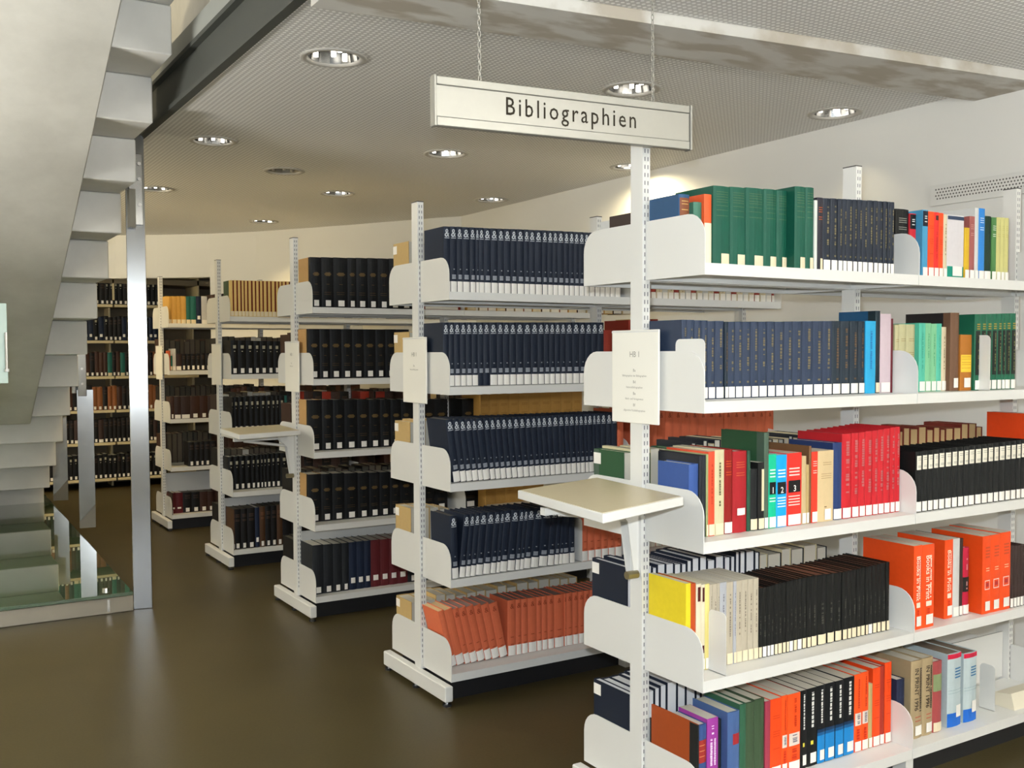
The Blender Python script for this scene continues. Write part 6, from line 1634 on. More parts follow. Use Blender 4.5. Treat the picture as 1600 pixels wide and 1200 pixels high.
    (6, 5, 'n', -0.0986, 0.0515, 0.02, 0.2649, 0.2, 'oldblack', 0, 0),
    (6, 5, 'n', -0.0463, 0.0542, 0.02, 0.263, 0.2, 'umber', 0, 0),
    (6, 5, 'n', 0.0088, 0.0539, 0.02, 0.2658, 0.2, 'oldblack', 0, 0),
    (6, 5, 'n', 0.0634, 0.048, 0.02, 0.2677, 0.2, 'oldblack', 0, 0),
    (6, 5, 'n', 0.1122, 0.0433, 0.02, 0.2788, 0.2, 'oldblack', 0, 0),
    (6, 5, 'n', 0.1564, 0.0447, 0.02, 0.2646, 0.2, 'oldblack', 0, 0),
    (6, 5, 'n', 0.2019, 0.0527, 0.02, 0.2756, 0.2, 'oldblack', 0, 0),
    (6, 5, 'n', 0.2554, 0.0434, 0.02, 0.2795, 0.2, 'oldblack', 0, 0),
    (6, 5, 'n', 0.2996, 0.0551, 0.02, 0.2793, 0.2, 'oldblack', 0, 0),
    (6, 5, 'n', 0.3555, 0.0508, 0.02, 0.2766, 0.2, 'oldblack', 0, 0),
    (6, 5, 'n', 0.4071, 0.0496, 0.02, 0.2778, 0.2, 'umber', 0, 0),
    (6, 5, 'n', 0.4574, 0.0505, 0.02, 0.2725, 0.2, 'oldblack', 0, 0),
    (6, 5, 'n', 0.5088, 0.0462, 0.02, 0.2693, 0.2, 'oldblack', 0, 0),
    (6, 5, 'n', 0.5558, 0.0434, 0.02, 0.2665, 0.2, 'umber', 0, 0),
    (6, 5, 'n', 0.6, 0.0514, 0.02, 0.2771, 0.2, 'oldblack', 0, 0),
    (6, 5, 'n', 0.6522, 0.0509, 0.02, 0.2659, 0.2, 'oldblack', 0, 0),
    (6, 6, 'n', -0.77, 0.0469, 0.02, 0.2655, 0.2, 'oldblack', 0, 0),
    (6, 6, 'n', -0.7223, 0.0522, 0.02, 0.2719, 0.2, 'blackemb', 0, 0),
    (6, 6, 'n', -0.6694, 0.0502, 0.02, 0.2792, 0.2, 'blackemb', 0, 0),
    (6, 6, 'n', -0.6183, 0.0457, 0.02, 0.2799, 0.2, 'oldblack', 0, 0),
    (6, 6, 'n', -0.5719, 0.054, 0.02, 0.2632, 0.2, 'oldblack', 0, 0),
    (6, 6, 'n', -0.5171, 0.0417, 0.02, 0.2757, 0.2, 'blackemb', 0, 0),
    (6, 6, 'n', -0.4745, 0.0547, 0.02, 0.2797, 0.2, 'oldblack', 0, 0),
    (6, 6, 'n', -0.4191, 0.0488, 0.02, 0.2633, 0.2, 'oldblack', 0, 0),
    (6, 6, 'n', -0.3695, 0.0488, 0.02, 0.2709, 0.2, 'blackemb', 0, 0),
    (6, 6, 'n', -0.3198, 0.0526, 0.02, 0.2754, 0.2, 'blackemb', 0, 0),
    (6, 6, 'n', -0.2664, 0.0528, 0.02, 0.27, 0.2, 'oldblack', 0, 0),
    (6, 6, 'n', -0.2128, 0.0566, 0.02, 0.2733, 0.2, 'blackemb', 0, 0),
    (6, 6, 'n', -0.1555, 0.0488, 0.02, 0.2613, 0.2, 'blackemb', 0, 0),
    (6, 6, 'n', -0.1058, 0.0467, 0.02, 0.265, 0.2, 'oldblack', 0, 0),
    (6, 6, 'n', -0.0584, 0.0536, 0.02, 0.27, 0.2, 'blackemb', 0, 0),
    (6, 6, 'n', -0.004, 0.0498, 0.02, 0.2794, 0.2, 'blackemb', 0, 0),
    (6, 6, 'n', 0.0466, 0.0483, 0.02, 0.2627, 0.2, 'blackemb', 0, 0),
    (6, 6, 'n', 0.0957, 0.0522, 0.02, 0.2614, 0.2, 'blackemb', 0, 0),
    (6, 6, 'n', 0.1487, 0.0426, 0.02, 0.2736, 0.2, 'oldblack', 0, 0),
    (6, 6, 'n', 0.1922, 0.0464, 0.02, 0.2724, 0.2, 'blackemb', 0, 0),
    (6, 6, 'n', 0.2394, 0.054, 0.02, 0.2609, 0.2, 'oldblack', 0, 0),
    (6, 6, 'n', 0.2941, 0.0502, 0.02, 0.2767, 0.2, 'oldblack', 0, 0),
    (6, 6, 'n', 0.3452, 0.0471, 0.02, 0.2761, 0.2, 'blackemb', 0, 0),
    (6, 6, 'n', 0.3931, 0.0426, 0.02, 0.279, 0.2, 'oldblack', 0, 0),
    (6, 6, 'n', 0.4365, 0.0554, 0.02, 0.2774, 0.2, 'blackemb', 0, 0),
    (6, 6, 'n', 0.4927, 0.0468, 0.02, 0.2667, 0.2, 'blackemb', 0, 0),
    (6, 6, 'n', 0.5403, 0.0552, 0.02, 0.2687, 0.2, 'blackemb', 0, 0),
    (6, 6, 'n', 0.5964, 0.0515, 0.02, 0.26, 0.2, 'oldblack', 0, 0),
    (6, 6, 'n', 0.6487, 0.0552, 0.02, 0.2731, 0.2, 'blackemb', 0, 0),
    (1, 4, 'f', 0.02, 0.0265, 0.035, 0.2754, 0.2, 'navypage', 0, 0),
    (1, 4, 'f', 0.0473, 0.0206, 0.035, 0.2657, 0.2, 'navypage', 0, 0),
    (1, 4, 'f', 0.0687, 0.0284, 0.035, 0.2779, 0.2, 'navypage', 0, 0),
    (1, 4, 'f', 0.0979, 0.0273, 0.035, 0.2719, 0.2, 'navypage', 0, 0),
    (1, 4, 'f', 0.126, 0.021, 0.035, 0.2634, 0.2, 'navypage', 0, 0),
    (1, 4, 'f', 0.1478, 0.0363, 0.035, 0.2711, 0.2, 'navypage', 0, 0),
    (1, 4, 'f', 0.1849, 0.0368, 0.035, 0.2688, 0.2, 'navypage', 0, 0),
    (1, 4, 'f', 0.2225, 0.0309, 0.035, 0.264, 0.2, 'navypage', 0, 0),
    (1, 4, 'f', 0.2543, 0.0241, 0.035, 0.261, 0.2, 'navypage', 0, 0),
    (1, 4, 'f', 0.2792, 0.0227, 0.035, 0.269, 0.2, 'navypage', 0, 0),
    (1, 4, 'f', 0.3027, 0.0335, 0.035, 0.2748, 0.2, 'navypage', 0, 0),
    (1, 4, 'f', 0.337, 0.0349, 0.035, 0.2763, 0.2, 'navypage', 0, 0),
    (1, 4, 'f', 0.3727, 0.0373, 0.035, 0.2602, 0.2, 'navypage', 0, 0),
    (1, 4, 'f', 0.4107, 0.0411, 0.035, 0.2699, 0.2, 'navypage', 0, 0),
    (1, 4, 'f', 0.4527, 0.0296, 0.035, 0.2618, 0.2, 'navypage', 0, 0),
    (1, 4, 'f', 0.483, 0.0223, 0.035, 0.2613, 0.2, 'navypage', 0, 0),
    (1, 4, 'f', 0.5062, 0.0208, 0.035, 0.2757, 0.2, 'navypage', 0, 0),
    (1, 4, 'f', 0.5277, 0.028, 0.035, 0.2756, 0.2, 'navypage', 0, 0),
    (1, 4, 'f', 0.5565, 0.0436, 0.035, 0.2725, 0.2, 'navypage', 0, 0),
    (1, 4, 'f', 0.6009, 0.0237, 0.035, 0.2632, 0.2, 'navypage', 0, 0),
    (1, 4, 'f', 0.64, 0.0401, 0.03, 0.2482, 0.19, 'tanback', 0, 0),
    (1, 4, 'f', 0.6809, 0.0704, 0.03, 0.2446, 0.19, 'thindark', 0, 1),
    (1, 4, 'f', 0.7521, 0.0492, 0.03, 0.2564, 0.19, 'tanback', 0, 0),
    (1, 4, 'f', 0.8021, 0.0674, 0.03, 0.2503, 0.19, 'thindark', 0, 1),
    (1, 4, 'f', 0.8703, 0.0694, 0.03, 0.2568, 0.19, 'tanback', 0, 1),
    (1, 4, 'f', 0.9405, 0.055, 0.03, 0.2427, 0.19, 'thindark', 0, 0),
    (1, 5, 'f', 0.02, 0.0249, 0.045, 0.269, 0.2, 'navypage', 0, 0),
    (1, 5, 'f', 0.0457, 0.0386, 0.045, 0.2642, 0.2, 'navypage', 0, 0),
    (1, 5, 'f', 0.0851, 0.0431, 0.045, 0.265, 0.2, 'navypage', 0, 1),
    (1, 5, 'f', 0.1289, 0.0236, 0.045, 0.2689, 0.2, 'navypage', 0, 0),
    (1, 5, 'f', 0.1533, 0.0289, 0.045, 0.2744, 0.2, 'navypage', 0, 0),
    (1, 5, 'f', 0.183, 0.0453, 0.045, 0.2792, 0.2, 'navypage', 0, 1),
    (1, 5, 'f', 0.229, 0.0386, 0.045, 0.2698, 0.2, 'navypage', 0, 0),
    (1, 5, 'f', 0.2684, 0.0442, 0.045, 0.2709, 0.2, 'navypage', 0, 0),
    (1, 5, 'f', 0.3135, 0.0233, 0.045, 0.2645, 0.2, 'navypage', 0, 0),
    (1, 5, 'f', 0.3375, 0.0435, 0.045, 0.2604, 0.2, 'navypage', 0, 0),
    (1, 5, 'f', 0.3819, 0.037, 0.045, 0.2674, 0.2, 'navypage', 0, 0),
    (1, 5, 'f', 0.4197, 0.026, 0.045, 0.263, 0.2, 'navypage', 0, 0),
    (1, 5, 'f', 0.4465, 0.0266, 0.045, 0.2684, 0.2, 'navypage', 0, 0),
    (1, 5, 'f', 0.4739, 0.0232, 0.045, 0.2798, 0.2, 'navypage', 0, 0),
    (1, 5, 'f', 0.4979, 0.0305, 0.045, 0.2705, 0.2, 'navypage', 0, 0),
    (1, 5, 'f', 0.5292, 0.039, 0.045, 0.2706, 0.2, 'navypage', 0, 0),
    (1, 5, 'f', 0.569, 0.0357, 0.045, 0.2767, 0.2, 'navypage', 0, 0),
    (1, 5, 'f', 0.6055, 0.0391, 0.045, 0.2777, 0.2, 'navypage', 0, 0),
    (1, 5, 'f', 0.6454, 0.041, 0.045, 0.2729, 0.2, 'navypage', 0, 0),
    (1, 5, 'f', 0.6872, 0.0333, 0.045, 0.2602, 0.2, 'navypage', 0, 0),
    (1, 5, 'f', 0.7213, 0.038, 0.045, 0.27, 0.2, 'navypage', 0, 0),
    (1, 5, 'f', 0.7601, 0.0261, 0.045, 0.2623, 0.2, 'navypage', 0, 0),
    (1, 5, 'f', 0.787, 0.0368, 0.045, 0.2717, 0.2, 'navypage', 0, 0),
    (1, 5, 'f', 0.8246, 0.0198, 0.045, 0.2704, 0.2, 'navypage', 0, 0),
    (1, 5, 'f', 0.8452, 0.0251, 0.045, 0.2662, 0.2, 'navypage', 0, 0),
    (1, 5, 'f', 0.8711, 0.0428, 0.045, 0.2607, 0.2, 'navypage', 0, 0),
    (1, 5, 'f', 0.9147, 0.04, 0.045, 0.2673, 0.2, 'navypage', 0, 0),
    (1, 3, 'f', 0.02, 0.0361, 0.045, 0.236, 0.17, 'greentall', 0, 0),
    (1, 3, 'f', 0.0569, 0.0244, 0.045, 0.2443, 0.17, 'creamtext', 0, 0),
    (1, 3, 'f', 0.0821, 0.0279, 0.045, 0.2408, 0.17, 'thindark', 0, 0),
    (1, 3, 'f', 0.1108, 0.0222, 0.045, 0.2283, 0.17, 'greentall', 0, 0),
    (1, 3, 'f', 0.1338, 0.0362, 0.045, 0.2413, 0.17, 'creamtext', 0, 0),
    (1, 3, 'f', 0.1708, 0.022, 0.045, 0.2345, 0.17, 'thindark', 0, 0),
    (1, 3, 'f', 0.1936, 0.0281, 0.045, 0.2296, 0.17, 'greentall', 0, 0),
    (1, 3, 'f', 0.2225, 0.0232, 0.045, 0.2313, 0.17, 'creamtext', 0, 0),
    (1, 3, 'f', 0.2465, 0.0238, 0.045, 0.2288, 0.17, 'thindark', 0, 0),
    (1, 3, 'f', 0.2712, 0.0347, 0.045, 0.2321, 0.17, 'greentall', 0, 0),
    (1, 3, 'f', 0.31, 0.0224, 0.03, 0.2525, 0.19, 'thindark', 0, 0),
    (1, 3, 'f', 0.3332, 0.0302, 0.03, 0.242, 0.19, 'tanback', 0, 0),
    (1, 3, 'f', 0.3641, 0.0221, 0.03, 0.2588, 0.19, 'thindark', 0, 0),
    (1, 3, 'f', 0.3871, 0.0278, 0.03, 0.246, 0.19, 'tanback', 0, 0),
    (1, 3, 'f', 0.4157, 0.0317, 0.03, 0.2587, 0.19, 'thindark', 0, 0),
    (1, 3, 'f', 0.4482, 0.0264, 0.03, 0.259, 0.19, 'tanback', 0, 0),
    (1, 3, 'f', 0.4754, 0.0264, 0.03, 0.2592, 0.19, 'thindark', 0, 0),
    (1, 3, 'f', 0.5026, 0.0323, 0.03, 0.2425, 0.19, 'tanback', 0, 0),
    (1, 3, 'f', 0.5357, 0.0355, 0.03, 0.2422, 0.19, 'thindark', 0, 0),
    (1, 3, 'f', 0.572, 0.023, 0.03, 0.2518, 0.19, 'tanback', 0, 0),
    (1, 3, 'f', 0.5958, 0.0363, 0.03, 0.2404, 0.19, 'thindark', 0, 0),
    (1, 3, 'f', 0.633, 0.036, 0.03, 0.2547, 0.19, 'tanback', 0, 0),
    (1, 3, 'f', 0.6697, 0.0324, 0.03, 0.2475, 0.19, 'thindark', 0, 0),
    (1, 3, 'f', 0.7029, 0.0274, 0.03, 0.2457, 0.19, 'tanback', 0, 0),
    (1, 3, 'f', 0.7311, 0.0293, 0.03, 0.2451, 0.19, 'thindark', 0, 0),
    (1, 3, 'f', 0.7611, 0.0232, 0.03, 0.2474, 0.19, 'tanback', 0, 0),
    (1, 3, 'f', 0.7851, 0.0226, 0.03, 0.2544, 0.19, 'thindark', 0, 0),
    (1, 3, 'f', 0.8085, 0.0248, 0.03, 0.2456, 0.19, 'tanback', 0, 0),
    (1, 3, 'f', 0.8341, 0.0281, 0.03, 0.2544, 0.19, 'thindark', 0, 0),
    (1, 3, 'f', 0.863, 0.0342, 0.03, 0.2565, 0.19, 'tanback', 0, 0),
    (1, 3, 'f', 0.898, 0.0255, 0.03, 0.2563, 0.19, 'thindark', 0, 0),
    (1, 3, 'f', 0.9243, 0.0356, 0.03, 0.2514, 0.19, 'tanback', 0, 0),
    (1, 3, 'f', 1.35, 0.0365, 0.03, 0.2482, 0.19, 'brickpale', 0, 0),
    (1, 3, 'f', 1.387, 0.053, 0.03, 0.2446, 0.19, 'brickpale', 0, 0),
    (1, 3, 'f', 1.441, 0.0415, 0.03, 0.2564, 0.19, 'brickpale', 0, 0),
    (1, 3, 'f', 1.483, 0.0514, 0.03, 0.2503, 0.19, 'brickpale', 0, 0),
    (1, 3, 'f', 1.536, 0.0525, 0.03, 0.2568, 0.19, 'brickpale', 0, 0),
    (1, 3, 'f', 1.589, 0.0447, 0.03, 0.2427, 0.19, 'brickpale', 0, 0),
    (1, 3, 'f', 1.634, 0.0429, 0.03, 0.2504, 0.19, 'brickpale', 0, 0),
    (1, 3, 'f', 1.678, 0.0352, 0.03, 0.2405, 0.19, 'brickpale', 0, 0),
    (1, 3, 'f', 1.714, 0.0527, 0.03, 0.2428, 0.19, 'brickpale', 0, 0),
    (1, 3, 'f', 1.768, 0.0513, 0.03, 0.2435, 0.19, 'brickpale', 0, 0),
    (1, 3, 'f', 1.82, 0.0495, 0.03, 0.2572, 0.19, 'brickpale', 0, 0),
    (1, 3, 'f', 1.87, 0.0525, 0.03, 0.256, 0.19, 'brickpale', 0, 0),
    (1, 3, 'f', 1.923, 0.0409, 0.03, 0.2402, 0.19, 'brickpale', 0, 0),
    (1, 3, 'n', 1.83, 0.04, 0.02, 0.315, 0.26, 'orange', 0, 0),
    (1, 1, 'f', 0.03, 0.022, 0.12, 0.19, 0.14, 'picbox', 0, 0),
    (1, 1, 'f', 0.06, 0.03, 0.03, 0.185, 0.15, 'white', 0, 0),
    (1, 1, 'f', 1.72, 0.03, 0.03, 0.3, 0.22, 'rust', 0, 0),
    (2, 1, 'f', 0.02, 0.0426, 0.03, 0.2536, 0.17, 'tanbox', 0, 0),
    (2, 1, 'f', 0.0634, 0.0473, 0.03, 0.2481, 0.17, 'tanbox', 0, 0),
    (2, 1, 'f', 0.1115, 0.0397, 0.03, 0.2404, 0.17, 'tanbox', 0, 0),
    (2, 1, 'f', 0.152, 0.0414, 0.03, 0.2408, 0.17, 'tanbox', 0, 0),
    (2, 2, 'f', 0.02, 0.0504, 0.03, 0.2447, 0.17, 'tanbox', 0, 0),
    (2, 2, 'f', 0.0712, 0.0408, 0.03, 0.245, 0.17, 'tanbox', 0, 0),
    (2, 2, 'f', 0.1129, 0.0421, 0.03, 0.2454, 0.17, 'tanbox', 0, 0),
    (2, 2, 'f', 0.1557, 0.0418, 0.03, 0.2554, 0.17, 'tanbox', 0, 0),
    (2, 3, 'f', 0.02, 0.0383, 0.03, 0.2438, 0.17, 'tanbox', 0, 0),
    (2, 3, 'f', 0.0591, 0.0385, 0.03, 0.2507, 0.17, 'tanbox', 0, 0),
    (2, 3, 'f', 0.0984, 0.0405, 0.03, 0.2485, 0.17, 'tanbox', 0, 0),
    (2, 3, 'f', 0.1397, 0.05, 0.03, 0.2506, 0.17, 'tanbox', 0, 0),
    (2, 4, 'f', 0.02, 0.049, 0.03, 0.2592, 0.17, 'tanbox', 0, 0),
    (2, 4, 'f', 0.0698, 0.0486, 0.03, 0.2572, 0.17, 'tanbox', 0, 0),
    (2, 4, 'f', 0.1191, 0.0509, 0.03, 0.2551, 0.17, 'tanbox', 0, 0),
    (2, 4, 'f', 0.1709, 0.0499, 0.03, 0.2446, 0.17, 'tanbox', 0, 0),
    (2, 5, 'f', 0.02, 0.0645, 0.03, 0.2318, 0.17, 'tanbox', 0, 0),
    (2, 5, 'f', 0.0853, 0.0631, 0.03, 0.2313, 0.17, 'tanbox', 0, 0),
    (2, 5, 'f', 0.1493, 0.0528, 0.03, 0.2473, 0.17, 'tanbox', 0, 0),
    (2, 5, 'f', 0.2029, 0.0532, 0.03, 0.2407, 0.17, 'tanbox', 0, 0),
    (2, 5, 'f', 0.2569, 0.0604, 0.03, 0.2308, 0.17, 'tanbox', 0, 0),
    (2, 5, 'f', 0.3181, 0.0532, 0.03, 0.2358, 0.17, 'tanbox', 0, 0),
    (2, 5, 'f', 0.3722, 0.0505, 0.03, 0.2383, 0.17, 'tanbox', 0, 0),
    (2, 5, 'f', 0.4235, 0.0669, 0.03, 0.2352, 0.17, 'tanbox', 0, 0),
    (2, 5, 'f', 0.4912, 0.0528, 0.03, 0.2476, 0.17, 'tanbox', 0, 0),
    (2, 5, 'f', 0.5448, 0.0577, 0.03, 0.2348, 0.17, 'tanbox', 0, 0),
    (2, 5, 'f', 0.6033, 0.0671, 0.03, 0.2474, 0.17, 'tanbox', 0, 0),
    (2, 5, 'f', 0.6712, 0.062, 0.03, 0.2433, 0.17, 'tanbox', 0, 0),
    (2, 5, 'f', 0.734, 0.0655, 0.03, 0.2494, 0.17, 'tanbox', 0, 0),
    (2, 5, 'f', 0.8002, 0.0654, 0.03, 0.244, 0.17, 'tanbox', 0, 0),
    (2, 5, 'f', 0.8664, 0.0518, 0.03, 0.2371, 0.17, 'tanbox', 0, 0),
    (2, 5, 'f', 0.919, 0.0524, 0.03, 0.2373, 0.17, 'tanbox', 0, 0),
    (3, 2, 'f', 0.02, 0.0437, 0.02, 0.2604, 0.18, 'dkbrown', 0, 0),
    (3, 2, 'f', 0.0645, 0.0408, 0.02, 0.2741, 0.18, 'dkbrown', 0, 0),
    (3, 2, 'f', 0.1061, 0.0434, 0.02, 0.2783, 0.18, 'oldblack', 0, 0),
    (3, 2, 'f', 0.1503, 0.041, 0.02, 0.2698, 0.18, 'dkbrown', 0, 0),
    (3, 2, 'f', 0.1921, 0.0489, 0.02, 0.2613, 0.18, 'oldblack', 0, 0),
    (3, 2, 'f', 0.2418, 0.0442, 0.02, 0.2618, 0.18, 'oldblack', 0, 0),
    (3, 2, 'f', 0.2868, 0.0401, 0.02, 0.26, 0.18, 'oldblack', 0, 0),
    (3, 2, 'f', 0.3277, 0.0414, 0.02, 0.2754, 0.18, 'oldblack', 0, 0),
    (3, 2, 'f', 0.3699, 0.0479, 0.02, 0.2616, 0.18, 'dkbrown', 0, 0),
    (3, 2, 'f', 0.4185, 0.0379, 0.02, 0.2724, 0.18, 'umber', 0, 0),
    (3, 2, 'f', 0.4573, 0.044, 0.02, 0.2765, 0.18, 'dkbrown', 0, 0),
    (3, 2, 'f', 0.5021, 0.0408, 0.02, 0.2731, 0.18, 'oldblack', 0, 0),
    (3, 2, 'f', 0.5437, 0.0472, 0.02, 0.2643, 0.18, 'oldblack', 0, 0),
    (3, 2, 'f', 0.5917, 0.041, 0.02, 0.2787, 0.18, 'oldblack', 0, 0),
    (3, 2, 'f', 0.6335, 0.0413, 0.02, 0.2727, 0.18, 'dkbrown', 0, 0),
    (3, 2, 'f', 0.6756, 0.044, 0.02, 0.2778, 0.18, 'oldblack', 0, 0),
    (3, 2, 'f', 0.7203, 0.0475, 0.02, 0.2688, 0.18, 'oldblack', 0, 0),
    (3, 2, 'f', 0.7686, 0.0379, 0.02, 0.2624, 0.18, 'dkbrown', 0, 0),
    (3, 2, 'f', 0.8073, 0.0507, 0.02, 0.267, 0.18, 'umber', 0, 0),
    (3, 2, 'f', 0.8588, 0.0468, 0.02, 0.2606, 0.18, 'umber', 0, 0),
    (3, 3, 'f', 0.02, 0.0454, 0.02, 0.2618, 0.18, 'dkbrown', 0, 0),
    (3, 3, 'f', 0.0662, 0.0432, 0.02, 0.2614, 0.18, 'oldblack', 0, 0),
    (3, 3, 'f', 0.1102, 0.041, 0.02, 0.2641, 0.18, 'umber', 0, 0),
    (3, 3, 'f', 0.152, 0.0493, 0.02, 0.2726, 0.18, 'umber', 0, 0),
    (3, 3, 'f', 0.2021, 0.0428, 0.02, 0.2714, 0.18, 'oldblack', 0, 0),
    (3, 3, 'f', 0.2457, 0.0482, 0.02, 0.2692, 0.18, 'oldblack', 0, 0),
    (3, 3, 'f', 0.2947, 0.0392, 0.02, 0.2608, 0.18, 'umber', 0, 0),
    (3, 3, 'f', 0.3347, 0.0409, 0.02, 0.2732, 0.18, 'umber', 0, 0),
    (3, 3, 'f', 0.3764, 0.0381, 0.02, 0.27, 0.18, 'oldblack', 0, 0),
    (3, 3, 'f', 0.4153, 0.0422, 0.02, 0.2754, 0.18, 'oldblack', 0, 0),
    (3, 3, 'f', 0.4583, 0.0486, 0.02, 0.276, 0.18, 'dkbrown', 0, 0),
    (3, 3, 'f', 0.5077, 0.0376, 0.02, 0.2666, 0.18, 'oldblack', 0, 0),
    (3, 3, 'f', 0.5461, 0.0379, 0.02, 0.268, 0.18, 'oldblack', 0, 0),
    (3, 3, 'f', 0.5848, 0.0379, 0.02, 0.2772, 0.18, 'oldblack', 0, 0),
    (3, 3, 'f', 0.6235, 0.0411, 0.02, 0.2632, 0.18, 'oldblack', 0, 0),
    (3, 3, 'f', 0.6654, 0.041, 0.02, 0.2754, 0.18, 'oldblack', 0, 0),
    (3, 3, 'f', 0.7071, 0.0455, 0.02, 0.2625, 0.18, 'oldblack', 0, 0),
    (3, 3, 'f', 0.7534, 0.0415, 0.02, 0.2647, 0.18, 'dkbrown', 0, 0),
    (3, 3, 'f', 0.7957, 0.0386, 0.02, 0.2665, 0.18, 'oldblack', 0, 0),
    (3, 3, 'f', 0.8351, 0.0436, 0.02, 0.2657, 0.18, 'oldblack', 0, 0),
    (3, 4, 'f', 0.02, 0.0487, 0.02, 0.2774, 0.18, 'oldblack', 0, 0),
    (3, 4, 'f', 0.0695, 0.0408, 0.02, 0.273, 0.18, 'oldblack', 0, 0),
    (3, 4, 'f', 0.1111, 0.0438, 0.02, 0.2717, 0.18, 'oldblack', 0, 0),
    (3, 4, 'f', 0.1557, 0.0492, 0.02, 0.2773, 0.18, 'dkbrown', 0, 0),
    (3, 4, 'f', 0.2056, 0.0485, 0.02, 0.2608, 0.18, 'dkbrown', 0, 0),
    (3, 4, 'f', 0.2549, 0.0448, 0.02, 0.276, 0.18, 'oldblack', 0, 0),
    (3, 4, 'f', 0.3005, 0.0448, 0.02, 0.2749, 0.18, 'umber', 0, 0),
    (3, 4, 'f', 0.3461, 0.0417, 0.02, 0.2616, 0.18, 'umber', 0, 0),
    (3, 4, 'f', 0.3886, 0.0453, 0.02, 0.2747, 0.18, 'oldblack', 0, 0),
    (3, 4, 'f', 0.4347, 0.0447, 0.02, 0.2605, 0.18, 'oldblack', 0, 0),
    (3, 4, 'f', 0.4802, 0.047, 0.02, 0.273, 0.18, 'oldblack', 0, 0),
    (3, 4, 'f', 0.528, 0.0438, 0.02, 0.276, 0.18, 'umber', 0, 0),
    (3, 4, 'f', 0.5726, 0.0416, 0.02, 0.2755, 0.18, 'dkbrown', 0, 0),
    (3, 4, 'f', 0.615, 0.042, 0.02, 0.2639, 0.18, 'oldblack', 0, 0),
    (3, 4, 'f', 0.6578, 0.0467, 0.02, 0.2669, 0.18, 'oldblack', 0, 0),
    (3, 4, 'f', 0.7054, 0.0388, 0.02, 0.2634, 0.18, 'umber', 0, 0),
    (3, 4, 'f', 0.745, 0.0442, 0.02, 0.2674, 0.18, 'umber', 0, 0),
    (3, 4, 'f', 0.79, 0.0477, 0.02, 0.274, 0.18, 'umber', 0, 0),
    (3, 4, 'f', 0.8385, 0.0379, 0.02, 0.2657, 0.18, 'oldblack', 0, 0),
    (3, 4, 'f', 0.8772, 0.0503, 0.02, 0.2705, 0.18, 'umber', 0, 0),
    (3, 5, 'f', 0.02, 0.0389, 0.02, 0.2693, 0.18, 'oldblack', 0, 0),
    (3, 5, 'f', 0.0597, 0.0401, 0.02, 0.2748, 0.18, 'oldblack', 0, 0),
    (3, 5, 'f', 0.1007, 0.047, 0.02, 0.2665, 0.18, 'dkbrown', 0, 0),
    (3, 5, 'f', 0.1485, 0.048, 0.02, 0.2724, 0.18, 'oldblack', 0, 0),
    (3, 5, 'f', 0.1972, 0.038, 0.02, 0.2736, 0.18, 'dkbrown', 0, 0),
    (3, 5, 'f', 0.2361, 0.0413, 0.02, 0.2719, 0.18, 'umber', 0, 0),
    (3, 5, 'f', 0.2782, 0.0397, 0.02, 0.2665, 0.18, 'dkbrown', 0, 0),
    (3, 5, 'f', 0.3186, 0.0406, 0.02, 0.2778, 0.18, 'oldblack', 0, 0),
    (3, 5, 'f', 0.36, 0.0489, 0.02, 0.2639, 0.18, 'dkbrown', 0, 0),
    (3, 5, 'f', 0.4097, 0.0452, 0.02, 0.2694, 0.18, 'oldblack', 0, 0),
    (3, 5, 'f', 0.4557, 0.0429, 0.02, 0.2756, 0.18, 'dkbrown', 0, 0),
    (3, 5, 'f', 0.4994, 0.0428, 0.02, 0.2685, 0.18, 'umber', 0, 0),
    (3, 5, 'f', 0.543, 0.0385, 0.02, 0.2767, 0.18, 'umber', 0, 0),
    (3, 5, 'f', 0.5823, 0.0412, 0.02, 0.2701, 0.18, 'dkbrown', 0, 0),
    (3, 5, 'f', 0.6243, 0.0395, 0.02, 0.2766, 0.18, 'oldblack', 0, 0),
    (3, 5, 'f', 0.6646, 0.0475, 0.02, 0.2704, 0.18, 'oldblack', 0, 0),
    (3, 5, 'f', 0.7128, 0.041, 0.02, 0.2655, 0.18, 'dkbrown', 0, 0),
    (3, 5, 'f', 0.7547, 0.0439, 0.02, 0.2702, 0.18, 'umber', 0, 0),
    (3, 5, 'f', 0.7993, 0.0473, 0.02, 0.2636, 0.18, 'dkbrown', 0, 0),
    (3, 5, 'f', 0.8475, 0.04, 0.02, 0.261, 0.18, 'umber', 0, 0),
    (4, 2, 'f', 0.02, 0.05, 0.02, 0.2608, 0.18, 'oldblack', 0, 0),
    (4, 2, 'f', 0.0708, 0.0427, 0.02, 0.267, 0.18, 'oldblack', 0, 0),
    (4, 2, 'f', 0.1143, 0.0463, 0.02, 0.2754, 0.18, 'oldblack', 0, 0),
    (4, 2, 'f', 0.1614, 0.0385, 0.02, 0.2677, 0.18, 'dkbrown', 0, 0),
    (4, 2, 'f', 0.2007, 0.041, 0.02, 0.2651, 0.18, 'dkbrown', 0, 0),
    (4, 2, 'f', 0.2425, 0.0419, 0.02, 0.2694, 0.18, 'oldblack', 0, 0),
    (4, 2, 'f', 0.2852, 0.0378, 0.02, 0.2741, 0.18, 'tan', 0, 0),
    (4, 2, 'f', 0.3238, 0.0389, 0.02, 0.265, 0.18, 'tan', 0, 0),
    (4, 2, 'f', 0.3636, 0.0424, 0.02, 0.2684, 0.18, 'umber', 0, 0),
    (4, 2, 'f', 0.4068, 0.0445, 0.02, 0.2731, 0.18, 'dkbrown', 0, 0),
    (4, 2, 'f', 0.4521, 0.0393, 0.02, 0.2657, 0.18, 'dkbrown', 0, 0),
    (4, 2, 'f', 0.4921, 0.0508, 0.02, 0.2619, 0.18, 'umber', 0, 0),
    (4, 2, 'f', 0.5437, 0.0456, 0.02, 0.2702, 0.18, 'oldblack', 0, 0),
